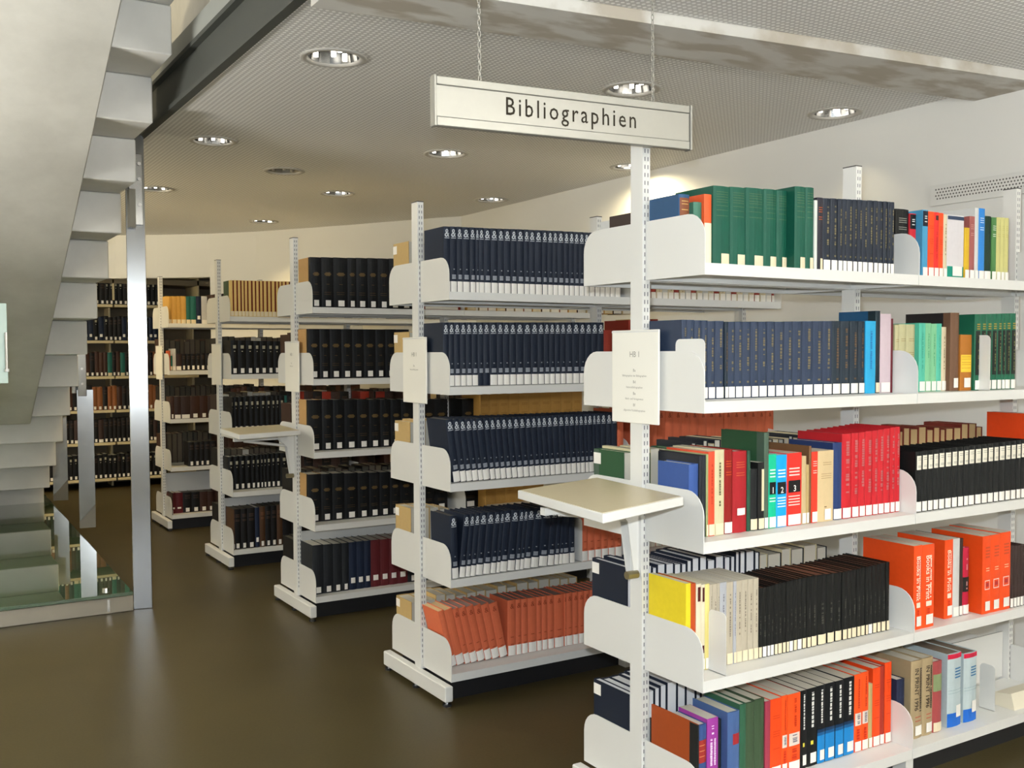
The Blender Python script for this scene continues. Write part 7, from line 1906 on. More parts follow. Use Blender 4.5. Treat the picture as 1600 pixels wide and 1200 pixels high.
    (4, 2, 'f', 0.5901, 0.041, 0.02, 0.27, 0.18, 'oldblack', 0, 0),
    (4, 2, 'f', 0.6319, 0.0471, 0.02, 0.2718, 0.18, 'umber', 0, 0),
    (4, 2, 'f', 0.6799, 0.0411, 0.02, 0.2663, 0.18, 'umber', 0, 0),
    (4, 2, 'f', 0.7218, 0.0388, 0.02, 0.2647, 0.18, 'dkbrown', 0, 0),
    (4, 2, 'f', 0.7614, 0.0427, 0.02, 0.261, 0.18, 'oldblack', 0, 0),
    (4, 2, 'f', 0.8049, 0.0467, 0.02, 0.2727, 0.18, 'tan', 0, 0),
    (4, 2, 'f', 0.8524, 0.0397, 0.02, 0.2616, 0.18, 'dkbrown', 0, 0),
    (4, 3, 'f', 0.02, 0.045, 0.02, 0.2612, 0.18, 'umber', 0, 0),
    (4, 3, 'f', 0.0658, 0.0468, 0.02, 0.2614, 0.18, 'tan', 0, 0),
    (4, 3, 'f', 0.1134, 0.0494, 0.02, 0.277, 0.18, 'oldblack', 0, 0),
    (4, 3, 'f', 0.1636, 0.0475, 0.02, 0.2641, 0.18, 'umber', 0, 0),
    (4, 3, 'f', 0.212, 0.0389, 0.02, 0.2726, 0.18, 'umber', 0, 0),
    (4, 3, 'f', 0.2516, 0.0411, 0.02, 0.2767, 0.18, 'tan', 0, 0),
    (4, 3, 'f', 0.2936, 0.05, 0.02, 0.2653, 0.18, 'tan', 0, 0),
    (4, 3, 'f', 0.3444, 0.0453, 0.02, 0.2671, 0.18, 'tan', 0, 0),
    (4, 3, 'f', 0.3905, 0.041, 0.02, 0.2714, 0.18, 'tan', 0, 0),
    (4, 3, 'f', 0.4322, 0.0494, 0.02, 0.2763, 0.18, 'umber', 0, 0),
    (4, 3, 'f', 0.4824, 0.0443, 0.02, 0.266, 0.18, 'umber', 0, 0),
    (4, 3, 'f', 0.5275, 0.0376, 0.02, 0.2628, 0.18, 'dkbrown', 0, 0),
    (4, 3, 'f', 0.5659, 0.0492, 0.02, 0.2773, 0.18, 'oldblack', 0, 0),
    (4, 3, 'f', 0.616, 0.0415, 0.02, 0.2697, 0.18, 'umber', 0, 0),
    (4, 3, 'f', 0.6582, 0.0425, 0.02, 0.2749, 0.18, 'tan', 0, 0),
    (4, 3, 'f', 0.7015, 0.0499, 0.02, 0.2677, 0.18, 'tan', 0, 0),
    (4, 3, 'f', 0.7522, 0.0394, 0.02, 0.2691, 0.18, 'dkbrown', 0, 0),
    (4, 3, 'f', 0.7925, 0.0496, 0.02, 0.2669, 0.18, 'dkbrown', 0, 0),
    (4, 3, 'f', 0.8429, 0.0438, 0.02, 0.2737, 0.18, 'tan', 0, 0),
    (4, 4, 'f', 0.02, 0.0505, 0.02, 0.2785, 0.18, 'oldblack', 0, 0),
    (4, 4, 'f', 0.0713, 0.0481, 0.02, 0.2735, 0.18, 'oldblack', 0, 0),
    (4, 4, 'f', 0.1202, 0.0459, 0.02, 0.2706, 0.18, 'umber', 0, 0),
    (4, 4, 'f', 0.1669, 0.0401, 0.02, 0.2671, 0.18, 'umber', 0, 0),
    (4, 4, 'f', 0.2079, 0.0487, 0.02, 0.2614, 0.18, 'tan', 0, 0),
    (4, 4, 'f', 0.2573, 0.0385, 0.02, 0.2675, 0.18, 'umber', 0, 0),
    (4, 4, 'f', 0.2966, 0.0397, 0.02, 0.2766, 0.18, 'umber', 0, 0),
    (4, 4, 'f', 0.3371, 0.0437, 0.02, 0.271, 0.18, 'umber', 0, 0),
    (4, 4, 'f', 0.3817, 0.0385, 0.02, 0.2793, 0.18, 'umber', 0, 0),
    (4, 4, 'f', 0.421, 0.0491, 0.02, 0.2673, 0.18, 'dkbrown', 0, 0),
    (4, 4, 'f', 0.4708, 0.0502, 0.02, 0.2686, 0.18, 'oldblack', 0, 0),
    (4, 4, 'f', 0.5219, 0.0499, 0.02, 0.2781, 0.18, 'oldblack', 0, 0),
    (4, 4, 'f', 0.5726, 0.0438, 0.02, 0.2725, 0.18, 'umber', 0, 0),
    (4, 4, 'f', 0.6172, 0.038, 0.02, 0.2728, 0.18, 'tan', 0, 0),
    (4, 4, 'f', 0.656, 0.0438, 0.02, 0.2624, 0.18, 'tan', 0, 0),
    (4, 4, 'f', 0.7007, 0.0375, 0.02, 0.2641, 0.18, 'oldblack', 0, 0),
    (4, 4, 'f', 0.7389, 0.0488, 0.02, 0.2651, 0.18, 'oldblack', 0, 0),
    (4, 4, 'f', 0.7885, 0.0508, 0.02, 0.2645, 0.18, 'tan', 0, 0),
    (4, 4, 'f', 0.8401, 0.041, 0.02, 0.2749, 0.18, 'umber', 0, 0),
    (4, 5, 'f', 0.02, 0.0403, 0.02, 0.2748, 0.18, 'oldblack', 0, 0),
    (4, 5, 'f', 0.0611, 0.0413, 0.02, 0.261, 0.18, 'tan', 0, 0),
    (4, 5, 'f', 0.1032, 0.0375, 0.02, 0.268, 0.18, 'tan', 0, 0),
    (4, 5, 'f', 0.1415, 0.0393, 0.02, 0.2776, 0.18, 'dkbrown', 0, 0),
    (4, 5, 'f', 0.1816, 0.0394, 0.02, 0.2637, 0.18, 'tan', 0, 0),
    (4, 5, 'f', 0.2217, 0.0389, 0.02, 0.2711, 0.18, 'tan', 0, 0),
    (4, 5, 'f', 0.2614, 0.0411, 0.02, 0.2766, 0.18, 'oldblack', 0, 0),
    (4, 5, 'f', 0.3033, 0.0434, 0.02, 0.263, 0.18, 'oldblack', 0, 0),
    (4, 5, 'f', 0.3476, 0.0423, 0.02, 0.2722, 0.18, 'umber', 0, 0),
    (4, 5, 'f', 0.3906, 0.0417, 0.02, 0.2665, 0.18, 'tan', 0, 0),
    (4, 5, 'f', 0.4331, 0.045, 0.02, 0.2769, 0.18, 'dkbrown', 0, 0),
    (4, 5, 'f', 0.479, 0.0502, 0.02, 0.2739, 0.18, 'oldblack', 0, 0),
    (4, 5, 'f', 0.53, 0.0427, 0.02, 0.2752, 0.18, 'oldblack', 0, 0),
    (4, 5, 'f', 0.5735, 0.0429, 0.02, 0.2664, 0.18, 'dkbrown', 0, 0),
    (4, 5, 'f', 0.6171, 0.0488, 0.02, 0.2619, 0.18, 'tan', 0, 0),
    (4, 5, 'f', 0.6667, 0.0482, 0.02, 0.2769, 0.18, 'umber', 0, 0),
    (4, 5, 'f', 0.7157, 0.0498, 0.02, 0.2709, 0.18, 'dkbrown', 0, 0),
    (4, 5, 'f', 0.7663, 0.0398, 0.02, 0.2733, 0.18, 'oldblack', 0, 0),
    (4, 5, 'f', 0.8069, 0.0459, 0.02, 0.2754, 0.18, 'tan', 0, 0),
    (4, 5, 'f', 0.8536, 0.045, 0.02, 0.2777, 0.18, 'dkbrown', 0, 0),
    (5, 2, 'f', 0.02, 0.0484, 0.02, 0.2797, 0.18, 'dkbrown', 0, 0),
    (5, 2, 'f', 0.0692, 0.0429, 0.02, 0.2751, 0.18, 'oldblack', 0, 0),
    (5, 2, 'f', 0.1129, 0.0482, 0.02, 0.2661, 0.18, 'umber', 0, 0),
    (5, 2, 'f', 0.1619, 0.0392, 0.02, 0.2612, 0.18, 'oldblack', 0, 0),
    (5, 2, 'f', 0.2019, 0.0386, 0.02, 0.2784, 0.18, 'dkbrown', 0, 0),
    (5, 2, 'f', 0.2413, 0.0497, 0.02, 0.2602, 0.18, 'umber', 0, 0),
    (5, 2, 'f', 0.2918, 0.0443, 0.02, 0.2774, 0.18, 'umber', 0, 0),
    (5, 2, 'f', 0.3369, 0.046, 0.02, 0.2743, 0.18, 'dkbrown', 0, 0),
    (5, 2, 'f', 0.3837, 0.043, 0.02, 0.2641, 0.18, 'oldblack', 0, 0),
    (5, 2, 'f', 0.4275, 0.0498, 0.02, 0.2799, 0.18, 'dkbrown', 0, 0),
    (5, 2, 'f', 0.4782, 0.0431, 0.02, 0.265, 0.18, 'umber', 0, 0),
    (5, 2, 'f', 0.5221, 0.0385, 0.02, 0.2754, 0.18, 'umber', 0, 0),
    (5, 2, 'f', 0.5614, 0.0452, 0.02, 0.2674, 0.18, 'oldblack', 0, 0),
    (5, 2, 'f', 0.6074, 0.0391, 0.02, 0.278, 0.18, 'umber', 0, 0),
    (5, 2, 'f', 0.6473, 0.0489, 0.02, 0.2635, 0.18, 'oldblack', 0, 0),
    (5, 2, 'f', 0.697, 0.0401, 0.02, 0.2635, 0.18, 'dkbrown', 0, 0),
    (5, 2, 'f', 0.7379, 0.0491, 0.02, 0.2718, 0.18, 'dkbrown', 0, 0),
    (5, 2, 'f', 0.7878, 0.0396, 0.02, 0.2783, 0.18, 'dkbrown', 0, 0),
    (5, 2, 'f', 0.8282, 0.0496, 0.02, 0.2739, 0.18, 'oldblack', 0, 0),
    (5, 3, 'f', 0.02, 0.0405, 0.02, 0.2715, 0.18, 'oldblack', 0, 0),
    (5, 3, 'f', 0.0613, 0.0441, 0.02, 0.2793, 0.18, 'oldblack', 0, 0),
    (5, 3, 'f', 0.1062, 0.0416, 0.02, 0.2768, 0.18, 'oldblack', 0, 0),
    (5, 3, 'f', 0.1486, 0.0452, 0.02, 0.2615, 0.18, 'dkbrown', 0, 0),
    (5, 3, 'f', 0.1946, 0.0494, 0.02, 0.2664, 0.18, 'oldblack', 0, 0),
    (5, 3, 'f', 0.2447, 0.0468, 0.02, 0.2705, 0.18, 'oldblack', 0, 0),
    (5, 3, 'f', 0.2923, 0.0411, 0.02, 0.2626, 0.18, 'umber', 0, 0),
    (5, 3, 'f', 0.3342, 0.0432, 0.02, 0.274, 0.18, 'dkbrown', 0, 0),
    (5, 3, 'f', 0.3781, 0.0499, 0.02, 0.2718, 0.18, 'umber', 0, 0),
    (5, 3, 'f', 0.4288, 0.0455, 0.02, 0.2761, 0.18, 'dkbrown', 0, 0),
    (5, 3, 'f', 0.4751, 0.0408, 0.02, 0.2677, 0.18, 'dkbrown', 0, 0),
    (5, 3, 'f', 0.5167, 0.0422, 0.02, 0.2729, 0.18, 'oldblack', 0, 0),
    (5, 3, 'f', 0.5597, 0.0441, 0.02, 0.2767, 0.18, 'oldblack', 0, 0),
    (5, 3, 'f', 0.6046, 0.0396, 0.02, 0.2683, 0.18, 'oldblack', 0, 0),
    (5, 3, 'f', 0.645, 0.042, 0.02, 0.2665, 0.18, 'oldblack', 0, 0),
    (5, 3, 'f', 0.6879, 0.0459, 0.02, 0.2685, 0.18, 'dkbrown', 0, 0),
    (5, 3, 'f', 0.7345, 0.0475, 0.02, 0.2731, 0.18, 'umber', 0, 0),
    (5, 3, 'f', 0.7828, 0.0476, 0.02, 0.2605, 0.18, 'umber', 0, 0),
    (5, 3, 'f', 0.8312, 0.048, 0.02, 0.2785, 0.18, 'oldblack', 0, 0),
    (5, 4, 'f', 0.02, 0.0496, 0.02, 0.2625, 0.18, 'dkbrown', 0, 0),
    (5, 4, 'f', 0.0704, 0.0474, 0.02, 0.267, 0.18, 'dkbrown', 0, 0),
    (5, 4, 'f', 0.1186, 0.0447, 0.02, 0.2618, 0.18, 'dkbrown', 0, 0),
    (5, 4, 'f', 0.1641, 0.0437, 0.02, 0.2648, 0.18, 'umber', 0, 0),
    (5, 4, 'f', 0.2086, 0.0457, 0.02, 0.2733, 0.18, 'oldblack', 0, 0),
    (5, 4, 'f', 0.2551, 0.0506, 0.02, 0.2745, 0.18, 'oldblack', 0, 0),
    (5, 4, 'f', 0.3065, 0.0381, 0.02, 0.2677, 0.18, 'oldblack', 0, 0),
    (5, 4, 'f', 0.3454, 0.0471, 0.02, 0.2728, 0.18, 'dkbrown', 0, 0),
    (5, 4, 'f', 0.3933, 0.0503, 0.02, 0.265, 0.18, 'dkbrown', 0, 0),
    (5, 4, 'f', 0.4443, 0.0453, 0.02, 0.2635, 0.18, 'oldblack', 0, 0),
    (5, 4, 'f', 0.4905, 0.041, 0.02, 0.267, 0.18, 'umber', 0, 0),
    (5, 4, 'f', 0.5322, 0.0486, 0.02, 0.2623, 0.18, 'dkbrown', 0, 0),
    (5, 4, 'f', 0.5816, 0.0478, 0.02, 0.2653, 0.18, 'umber', 0, 0),
    (5, 4, 'f', 0.6303, 0.0407, 0.02, 0.2644, 0.18, 'dkbrown', 0, 0),
    (5, 4, 'f', 0.6717, 0.0394, 0.02, 0.2623, 0.18, 'dkbrown', 0, 0),
    (5, 4, 'f', 0.7119, 0.0445, 0.02, 0.272, 0.18, 'dkbrown', 0, 0),
    (5, 4, 'f', 0.7572, 0.0481, 0.02, 0.2747, 0.18, 'oldblack', 0, 0),
    (5, 4, 'f', 0.8061, 0.0378, 0.02, 0.2722, 0.18, 'umber', 0, 0),
    (5, 4, 'f', 0.8447, 0.0462, 0.02, 0.2682, 0.18, 'oldblack', 0, 0),
    (5, 1, 'n', 0.3864, 0.052, 0.015, 0.2557, 0.19, 'dkbrown', 0, 0),
    (5, 1, 'n', 0.4392, 0.048, 0.015, 0.2656, 0.19, 'oldblack', 0, 0),
    (5, 1, 'n', 0.488, 0.044, 0.015, 0.268, 0.19, 'umber', 0, 0),
    (5, 1, 'n', 0.5328, 0.0512, 0.015, 0.2675, 0.19, 'dkbrown', 0, 0),
    (5, 1, 'n', 0.5848, 0.0473, 0.015, 0.2675, 0.19, 'dkbrown', 0, 0),
    (5, 1, 'n', 0.6329, 0.0564, 0.015, 0.2648, 0.19, 'umber', 0, 0),
    (5, 1, 'n', 0.6901, 0.046, 0.015, 0.2602, 0.19, 'umber', 0, 0),
    (5, 1, 'n', 0.7369, 0.0483, 0.015, 0.2551, 0.19, 'dkbrown', 0, 0),
    (5, 1, 'n', 0.786, 0.0557, 0.015, 0.2671, 0.19, 'oldblack', 0, 0),
    (5, 1, 'n', 0.8425, 0.0478, 0.015, 0.2547, 0.19, 'dkbrown', 0, 0),
    (5, 1, 'n', 0.94, 0.0539, 0.015, 0.2608, 0.19, 'oldblack', 0, 0),
    (5, 1, 'n', 0.9947, 0.0532, 0.015, 0.2606, 0.19, 'dkbrown', 0, 0),
    (5, 1, 'n', 1.049, 0.0443, 0.015, 0.2555, 0.19, 'oldblack', 0, 0),
    (5, 1, 'n', 1.094, 0.0546, 0.015, 0.2647, 0.19, 'dkbrown', 0, 0),
    (5, 1, 'n', 1.149, 0.0472, 0.015, 0.2647, 0.19, 'dkbrown', 0, 0),
    (5, 1, 'n', 1.197, 0.0483, 0.015, 0.2529, 0.19, 'umber', 0, 0),
    (5, 1, 'n', 1.246, 0.0552, 0.015, 0.2613, 0.19, 'umber', 0, 0),
    (5, 1, 'n', 1.302, 0.043, 0.015, 0.256, 0.19, 'umber', 0, 0),
    (5, 1, 'n', 1.346, 0.043, 0.015, 0.2508, 0.19, 'umber', 0, 0),
    (5, 1, 'n', 1.39, 0.0481, 0.015, 0.2503, 0.19, 'umber', 0, 0),
    (5, 1, 'n', 1.439, 0.0485, 0.015, 0.2655, 0.19, 'umber', 0, 0),
    (5, 1, 'n', 1.488, 0.0469, 0.015, 0.2597, 0.19, 'umber', 0, 0),
    (5, 1, 'n', 1.536, 0.0423, 0.015, 0.2556, 0.19, 'umber', 0, 0),
    (5, 1, 'n', 1.579, 0.0546, 0.015, 0.2518, 0.19, 'oldblack', 0, 0),
    (5, 1, 'n', 1.634, 0.0543, 0.015, 0.264, 0.19, 'umber', 0, 0),
    (5, 1, 'n', 1.689, 0.0501, 0.015, 0.2654, 0.19, 'dkbrown', 0, 0),
    (5, 1, 'n', 1.74, 0.0419, 0.015, 0.2566, 0.19, 'oldblack', 0, 0),
    (4, 1, 'n', 1.255, 0.0511, 0.015, 0.2526, 0.19, 'umber', 0, 0),
    (4, 1, 'n', 1.307, 0.0459, 0.015, 0.2639, 0.19, 'oldblack', 0, 0),
    (4, 1, 'n', 1.354, 0.0517, 0.015, 0.2514, 0.19, 'umber', 0, 0),
    (4, 1, 'n', 1.407, 0.0457, 0.015, 0.2684, 0.19, 'oldblack', 0, 0),
    (4, 1, 'n', 1.453, 0.0536, 0.015, 0.2513, 0.19, 'dkbrown', 0, 0),
    (4, 1, 'n', 1.507, 0.0461, 0.015, 0.26, 0.19, 'tan', 0, 0),
    (4, 1, 'n', 1.554, 0.0468, 0.015, 0.2538, 0.19, 'dkbrown', 0, 0),
    (4, 1, 'n', 1.602, 0.0448, 0.015, 0.2651, 0.19, 'dkbrown', 0, 0),
    (4, 1, 'n', 1.647, 0.049, 0.015, 0.2616, 0.19, 'tan', 0, 0),
    (4, 1, 'n', 1.697, 0.0425, 0.015, 0.2603, 0.19, 'oldblack', 0, 0),
    (4, 1, 'n', 1.74, 0.0477, 0.015, 0.2613, 0.19, 'dkbrown', 0, 0),
    (4, 1, 'n', 1.789, 0.0491, 0.015, 0.2656, 0.19, 'dkbrown', 0, 0),
    (4, 1, 'n', 1.839, 0.0421, 0.015, 0.252, 0.19, 'tan', 0, 0),
    (4, 1, 'n', 1.882, 0.0538, 0.015, 0.2522, 0.19, 'umber', 0, 0),
    (4, 1, 'n', 1.936, 0.0481, 0.015, 0.2511, 0.19, 'tan', 0, 0),
    (5, 2, 'n', 0.4544, 0.0558, 0.015, 0.2604, 0.19, 'umber', 0, 0),
    (5, 2, 'n', 0.511, 0.0455, 0.015, 0.2603, 0.19, 'umber', 0, 0),
    (5, 2, 'n', 0.5573, 0.0532, 0.015, 0.2645, 0.19, 'umber', 0, 0),
    (5, 2, 'n', 0.6114, 0.0537, 0.015, 0.2503, 0.19, 'umber', 0, 0),
    (5, 2, 'n', 0.6658, 0.0484, 0.015, 0.2569, 0.19, 'oldblack', 0, 0),
    (5, 2, 'n', 0.715, 0.0438, 0.015, 0.2617, 0.19, 'oldblack', 0, 0),
    (5, 2, 'n', 0.7596, 0.0516, 0.015, 0.2651, 0.19, 'oldblack', 0, 0),
    (5, 2, 'n', 0.812, 0.0512, 0.015, 0.2526, 0.19, 'dkbrown', 0, 0),
    (5, 2, 'n', 0.94, 0.0564, 0.015, 0.2687, 0.19, 'dkbrown', 0, 0),
    (5, 2, 'n', 0.9972, 0.0538, 0.015, 0.2531, 0.19, 'umber', 0, 0),
    (5, 2, 'n', 1.052, 0.0443, 0.015, 0.2625, 0.19, 'dkbrown', 0, 0),
    (5, 2, 'n', 1.097, 0.0562, 0.015, 0.2647, 0.19, 'umber', 0, 0),
    (5, 2, 'n', 1.154, 0.0552, 0.015, 0.2573, 0.19, 'umber', 0, 0),
    (5, 2, 'n', 1.21, 0.0546, 0.015, 0.2637, 0.19, 'umber', 0, 0),
    (5, 2, 'n', 1.265, 0.0513, 0.015, 0.269, 0.19, 'umber', 0, 0),
    (5, 2, 'n', 1.317, 0.0519, 0.015, 0.2659, 0.19, 'umber', 0, 0),
    (5, 2, 'n', 1.37, 0.0456, 0.015, 0.258, 0.19, 'oldblack', 0, 0),
    (5, 2, 'n', 1.416, 0.0421, 0.015, 0.2549, 0.19, 'oldblack', 0, 0),
    (5, 2, 'n', 1.459, 0.0507, 0.015, 0.2637, 0.19, 'dkbrown', 0, 0),
    (5, 2, 'n', 1.511, 0.0425, 0.015, 0.262, 0.19, 'dkbrown', 0, 0),
    (5, 2, 'n', 1.554, 0.0463, 0.015, 0.254, 0.19, 'oldblack', 0, 0),
    (5, 2, 'n', 1.601, 0.0423, 0.015, 0.2642, 0.19, 'oldblack', 0, 0),
    (5, 2, 'n', 1.644, 0.0471, 0.015, 0.264, 0.19, 'dkbrown', 0, 0),
    (5, 2, 'n', 1.692, 0.0474, 0.015, 0.2616, 0.19, 'dkbrown', 0, 0),
    (5, 2, 'n', 1.74, 0.0563, 0.015, 0.2599, 0.19, 'dkbrown', 0, 0),
    (4, 2, 'n', 1.348, 0.0442, 0.015, 0.266, 0.19, 'tan', 0, 0),
    (4, 2, 'n', 1.393, 0.0424, 0.015, 0.2518, 0.19, 'dkbrown', 0, 0),
    (4, 2, 'n', 1.437, 0.0522, 0.015, 0.26, 0.19, 'oldblack', 0, 0),
    (4, 2, 'n', 1.49, 0.0524, 0.015, 0.2592, 0.19, 'dkbrown', 0, 0),
    (4, 2, 'n', 1.543, 0.0464, 0.015, 0.2621, 0.19, 'dkbrown', 0, 0),
    (4, 2, 'n', 1.59, 0.0418, 0.015, 0.2661, 0.19, 'umber', 0, 0),
    (4, 2, 'n', 1.633, 0.0499, 0.015, 0.2597, 0.19, 'umber', 0, 0),
    (4, 2, 'n', 1.683, 0.0507, 0.015, 0.2559, 0.19, 'umber', 0, 0),
    (4, 2, 'n', 1.735, 0.05, 0.015, 0.2516, 0.19, 'umber', 0, 0),
    (4, 2, 'n', 1.786, 0.0561, 0.015, 0.2631, 0.19, 'oldblack', 0, 0),
    (4, 2, 'n', 1.842, 0.0471, 0.015, 0.264, 0.19, 'oldblack', 0, 0),
    (4, 2, 'n', 1.89, 0.0563, 0.015, 0.2538, 0.19, 'tan', 0, 0),
    (5, 3, 'n', 0.4904, 0.0541, 0.015, 0.2595, 0.19, 'oldblack', 0, 0),
    (5, 3, 'n', 0.5453, 0.0538, 0.015, 0.2537, 0.19, 'dkbrown', 0, 0),
    (5, 3, 'n', 0.5999, 0.0433, 0.015, 0.2556, 0.19, 'dkbrown', 0, 0),
    (5, 3, 'n', 0.644, 0.0483, 0.015, 0.2697, 0.19, 'dkbrown', 0, 0),
    (5, 3, 'n', 0.6931, 0.0518, 0.015, 0.2655, 0.19, 'oldblack', 0, 0),
    (5, 3, 'n', 0.7457, 0.0558, 0.015, 0.2674, 0.19, 'oldblack', 0, 0),
    (5, 3, 'n', 0.8023, 0.0513, 0.015, 0.2555, 0.19, 'dkbrown', 0, 0),
    (5, 3, 'n', 0.8544, 0.0503, 0.015, 0.2678, 0.19, 'oldblack', 0, 0),
    (5, 3, 'n', 0.94, 0.0549, 0.015, 0.2649, 0.19, 'oldblack', 0, 0),
    (5, 3, 'n', 0.9957, 0.0501, 0.015, 0.2658, 0.19, 'oldblack', 0, 0),
    (5, 3, 'n', 1.046, 0.049, 0.015, 0.2579, 0.19, 'dkbrown', 0, 0),
    (5, 3, 'n', 1.096, 0.0443, 0.015, 0.2627, 0.19, 'oldblack', 0, 0),
    (5, 3, 'n', 1.141, 0.0554, 0.015, 0.2641, 0.19, 'dkbrown', 0, 0),
    (5, 3, 'n', 1.198, 0.0545, 0.015, 0.2659, 0.19, 'umber', 0, 0),
    (5, 3, 'n', 1.253, 0.0538, 0.015, 0.268, 0.19, 'dkbrown', 0, 0),
    (5, 3, 'n', 1.308, 0.0421, 0.015, 0.2568, 0.19, 'oldblack', 0, 0),
    (5, 3, 'n', 1.35, 0.056, 0.015, 0.2675, 0.19, 'umber', 0, 0),
    (5, 3, 'n', 1.407, 0.042, 0.015, 0.2646, 0.19, 'umber', 0, 0),
    (5, 3, 'n', 1.45, 0.0448, 0.015, 0.2551, 0.19, 'oldblack', 0, 0),
    (5, 3, 'n', 1.496, 0.0458, 0.015, 0.2536, 0.19, 'oldblack', 0, 0),
    (5, 3, 'n', 1.542, 0.0485, 0.015, 0.2655, 0.19, 'dkbrown', 0, 0),
    (5, 3, 'n', 1.591, 0.0538, 0.015, 0.2589, 0.19, 'oldblack', 0, 0),
    (5, 3, 'n', 1.646, 0.0424, 0.015, 0.2655, 0.19, 'oldblack', 0, 0),
    (5, 3, 'n', 1.689, 0.0472, 0.015, 0.2528, 0.19, 'dkbrown', 0, 0),
    (5, 3, 'n', 1.737, 0.0515, 0.015, 0.2661, 0.19, 'dkbrown', 0, 0),
    (4, 3, 'n', 1.35, 0.0471, 0.015, 0.2578, 0.19, 'umber', 0, 0),
    (4, 3, 'n', 1.398, 0.0539, 0.015, 0.2532, 0.19, 'oldblack', 0, 0),
    (4, 3, 'n', 1.453, 0.0525, 0.015, 0.2531, 0.19, 'dkbrown', 0, 0),
    (4, 3, 'n', 1.506, 0.05, 0.015, 0.2568, 0.19, 'oldblack', 0, 0),
    (4, 3, 'n', 1.557, 0.0433, 0.015, 0.2519, 0.19, 'umber', 0, 0),
    (4, 3, 'n', 1.601, 0.0494, 0.015, 0.2691, 0.19, 'tan', 0, 0),
    (4, 3, 'n', 1.651, 0.0557, 0.015, 0.266, 0.19, 'oldblack', 0, 0),
    (4, 3, 'n', 1.708, 0.0515, 0.015, 0.2507, 0.19, 'dkbrown', 0, 0),
    (4, 3, 'n', 1.76, 0.0516, 0.015, 0.259, 0.19, 'oldblack', 0, 0),
    (4, 3, 'n', 1.813, 0.0526, 0.015, 0.2561, 0.19, 'oldblack', 0, 0),
    (4, 3, 'n', 1.866, 0.048, 0.015, 0.2663, 0.19, 'dkbrown', 0, 0),
    (4, 3, 'n', 1.915, 0.0512, 0.015, 0.253, 0.19, 'tan', 0, 0),
    (5, 4, 'n', 0.4164, 0.0448, 0.015, 0.2529, 0.19, 'dkbrown', 0, 0),
    (5, 4, 'n', 0.462, 0.0552, 0.015, 0.2643, 0.19, 'umber', 0, 0),
    (5, 4, 'n', 0.5181, 0.0554, 0.015, 0.2519, 0.19, 'dkbrown', 0, 0),
    (5, 4, 'n', 0.5743, 0.0487, 0.015, 0.2667, 0.19, 'umber', 0, 0),
    (5, 4, 'n', 0.6238, 0.0455, 0.015, 0.2537, 0.19, 'umber', 0, 0),
    (5, 4, 'n', 0.6701, 0.0453, 0.015, 0.2538, 0.19, 'umber', 0, 0),
    (5, 4, 'n', 0.7162, 0.0461, 0.015, 0.2659, 0.19, 'dkbrown', 0, 0),
    (5, 4, 'n', 0.7631, 0.0457, 0.015, 0.2512, 0.19, 'dkbrown', 0, 0),
    (5, 4, 'n', 0.8096, 0.0419, 0.015, 0.2679, 0.19, 'oldblack', 0, 0),
    (5, 4, 'n', 0.8523, 0.0437, 0.015, 0.2682, 0.19, 'oldblack', 0, 0),
    (5, 4, 'n', 0.94, 0.0526, 0.015, 0.2545, 0.19, 'oldblack', 0, 0),
    (5, 4, 'n', 0.9934, 0.0486, 0.015, 0.2586, 0.19, 'dkbrown', 0, 0),
    (5, 4, 'n', 1.043, 0.0522, 0.015, 0.2563, 0.19, 'umber', 0, 0),
    (5, 4, 'n', 1.096, 0.0515, 0.015, 0.2699, 0.19, 'dkbrown', 0, 0),
    (5, 4, 'n', 1.148, 0.0426, 0.015, 0.2583, 0.19, 'dkbrown', 0, 0),
    (5, 4, 'n', 1.192, 0.0491, 0.015, 0.2514, 0.19, 'dkbrown', 0, 0),
    (5, 4, 'n', 1.242, 0.0457, 0.015, 0.2655, 0.19, 'dkbrown', 0, 0),
    (5, 4, 'n', 1.288, 0.0452, 0.015, 0.2559, 0.19, 'dkbrown', 0, 0),
    (5, 4, 'n', 1.334, 0.0474, 0.015, 0.2541, 0.19, 'oldblack', 0, 0),
    (5, 4, 'n', 1.382, 0.0477, 0.015, 0.2605, 0.19, 'umber', 0, 0),
    (5, 4, 'n', 1.431, 0.0449, 0.015, 0.2692, 0.19, 'umber', 0, 0),
    (5, 4, 'n', 1.476, 0.0443, 0.015, 0.2559, 0.19, 'oldblack', 0, 0),
    (5, 4, 'n', 1.522, 0.0516, 0.015, 0.2695, 0.19, 'umber', 0, 0),
    (5, 4, 'n', 1.574, 0.0423, 0.015, 0.2657, 0.19, 'umber', 0, 0),
    (5, 4, 'n', 1.617, 0.0447, 0.015, 0.266, 0.19, 'umber', 0, 0),
    (5, 4, 'n', 1.663, 0.0523, 0.015, 0.2643, 0.19, 'oldblack', 0, 0),
    (5, 4, 'n', 1.716, 0.0424, 0.015, 0.2671, 0.19, 'dkbrown', 0, 0),
    (4, 4, 'n', 1.197, 0.0478, 0.015, 0.2582, 0.19, 'dkbrown', 0, 0),
    (4, 4, 'n', 1.246, 0.0493, 0.015, 0.2654, 0.19, 'tan', 0, 0),
    (4, 4, 'n', 1.296, 0.0508, 0.015, 0.2683, 0.19, 'tan', 0, 0),
    (4, 4, 'n', 1.348, 0.0521, 0.015, 0.2547, 0.19, 'dkbrown', 0, 0),
    (4, 4, 'n', 1.401, 0.0521, 0.015, 0.2602, 0.19, 'dkbrown', 0, 0),
    (4, 4, 'n', 1.454, 0.0554, 0.015, 0.2639, 0.19, 'oldblack', 0, 0),
    (4, 4, 'n', 1.51, 0.0507, 0.015, 0.263, 0.19, 'oldblack', 0, 0),
    (4, 4, 'n', 1.561, 0.0451, 0.015, 0.2524, 0.19, 'tan', 0, 0),
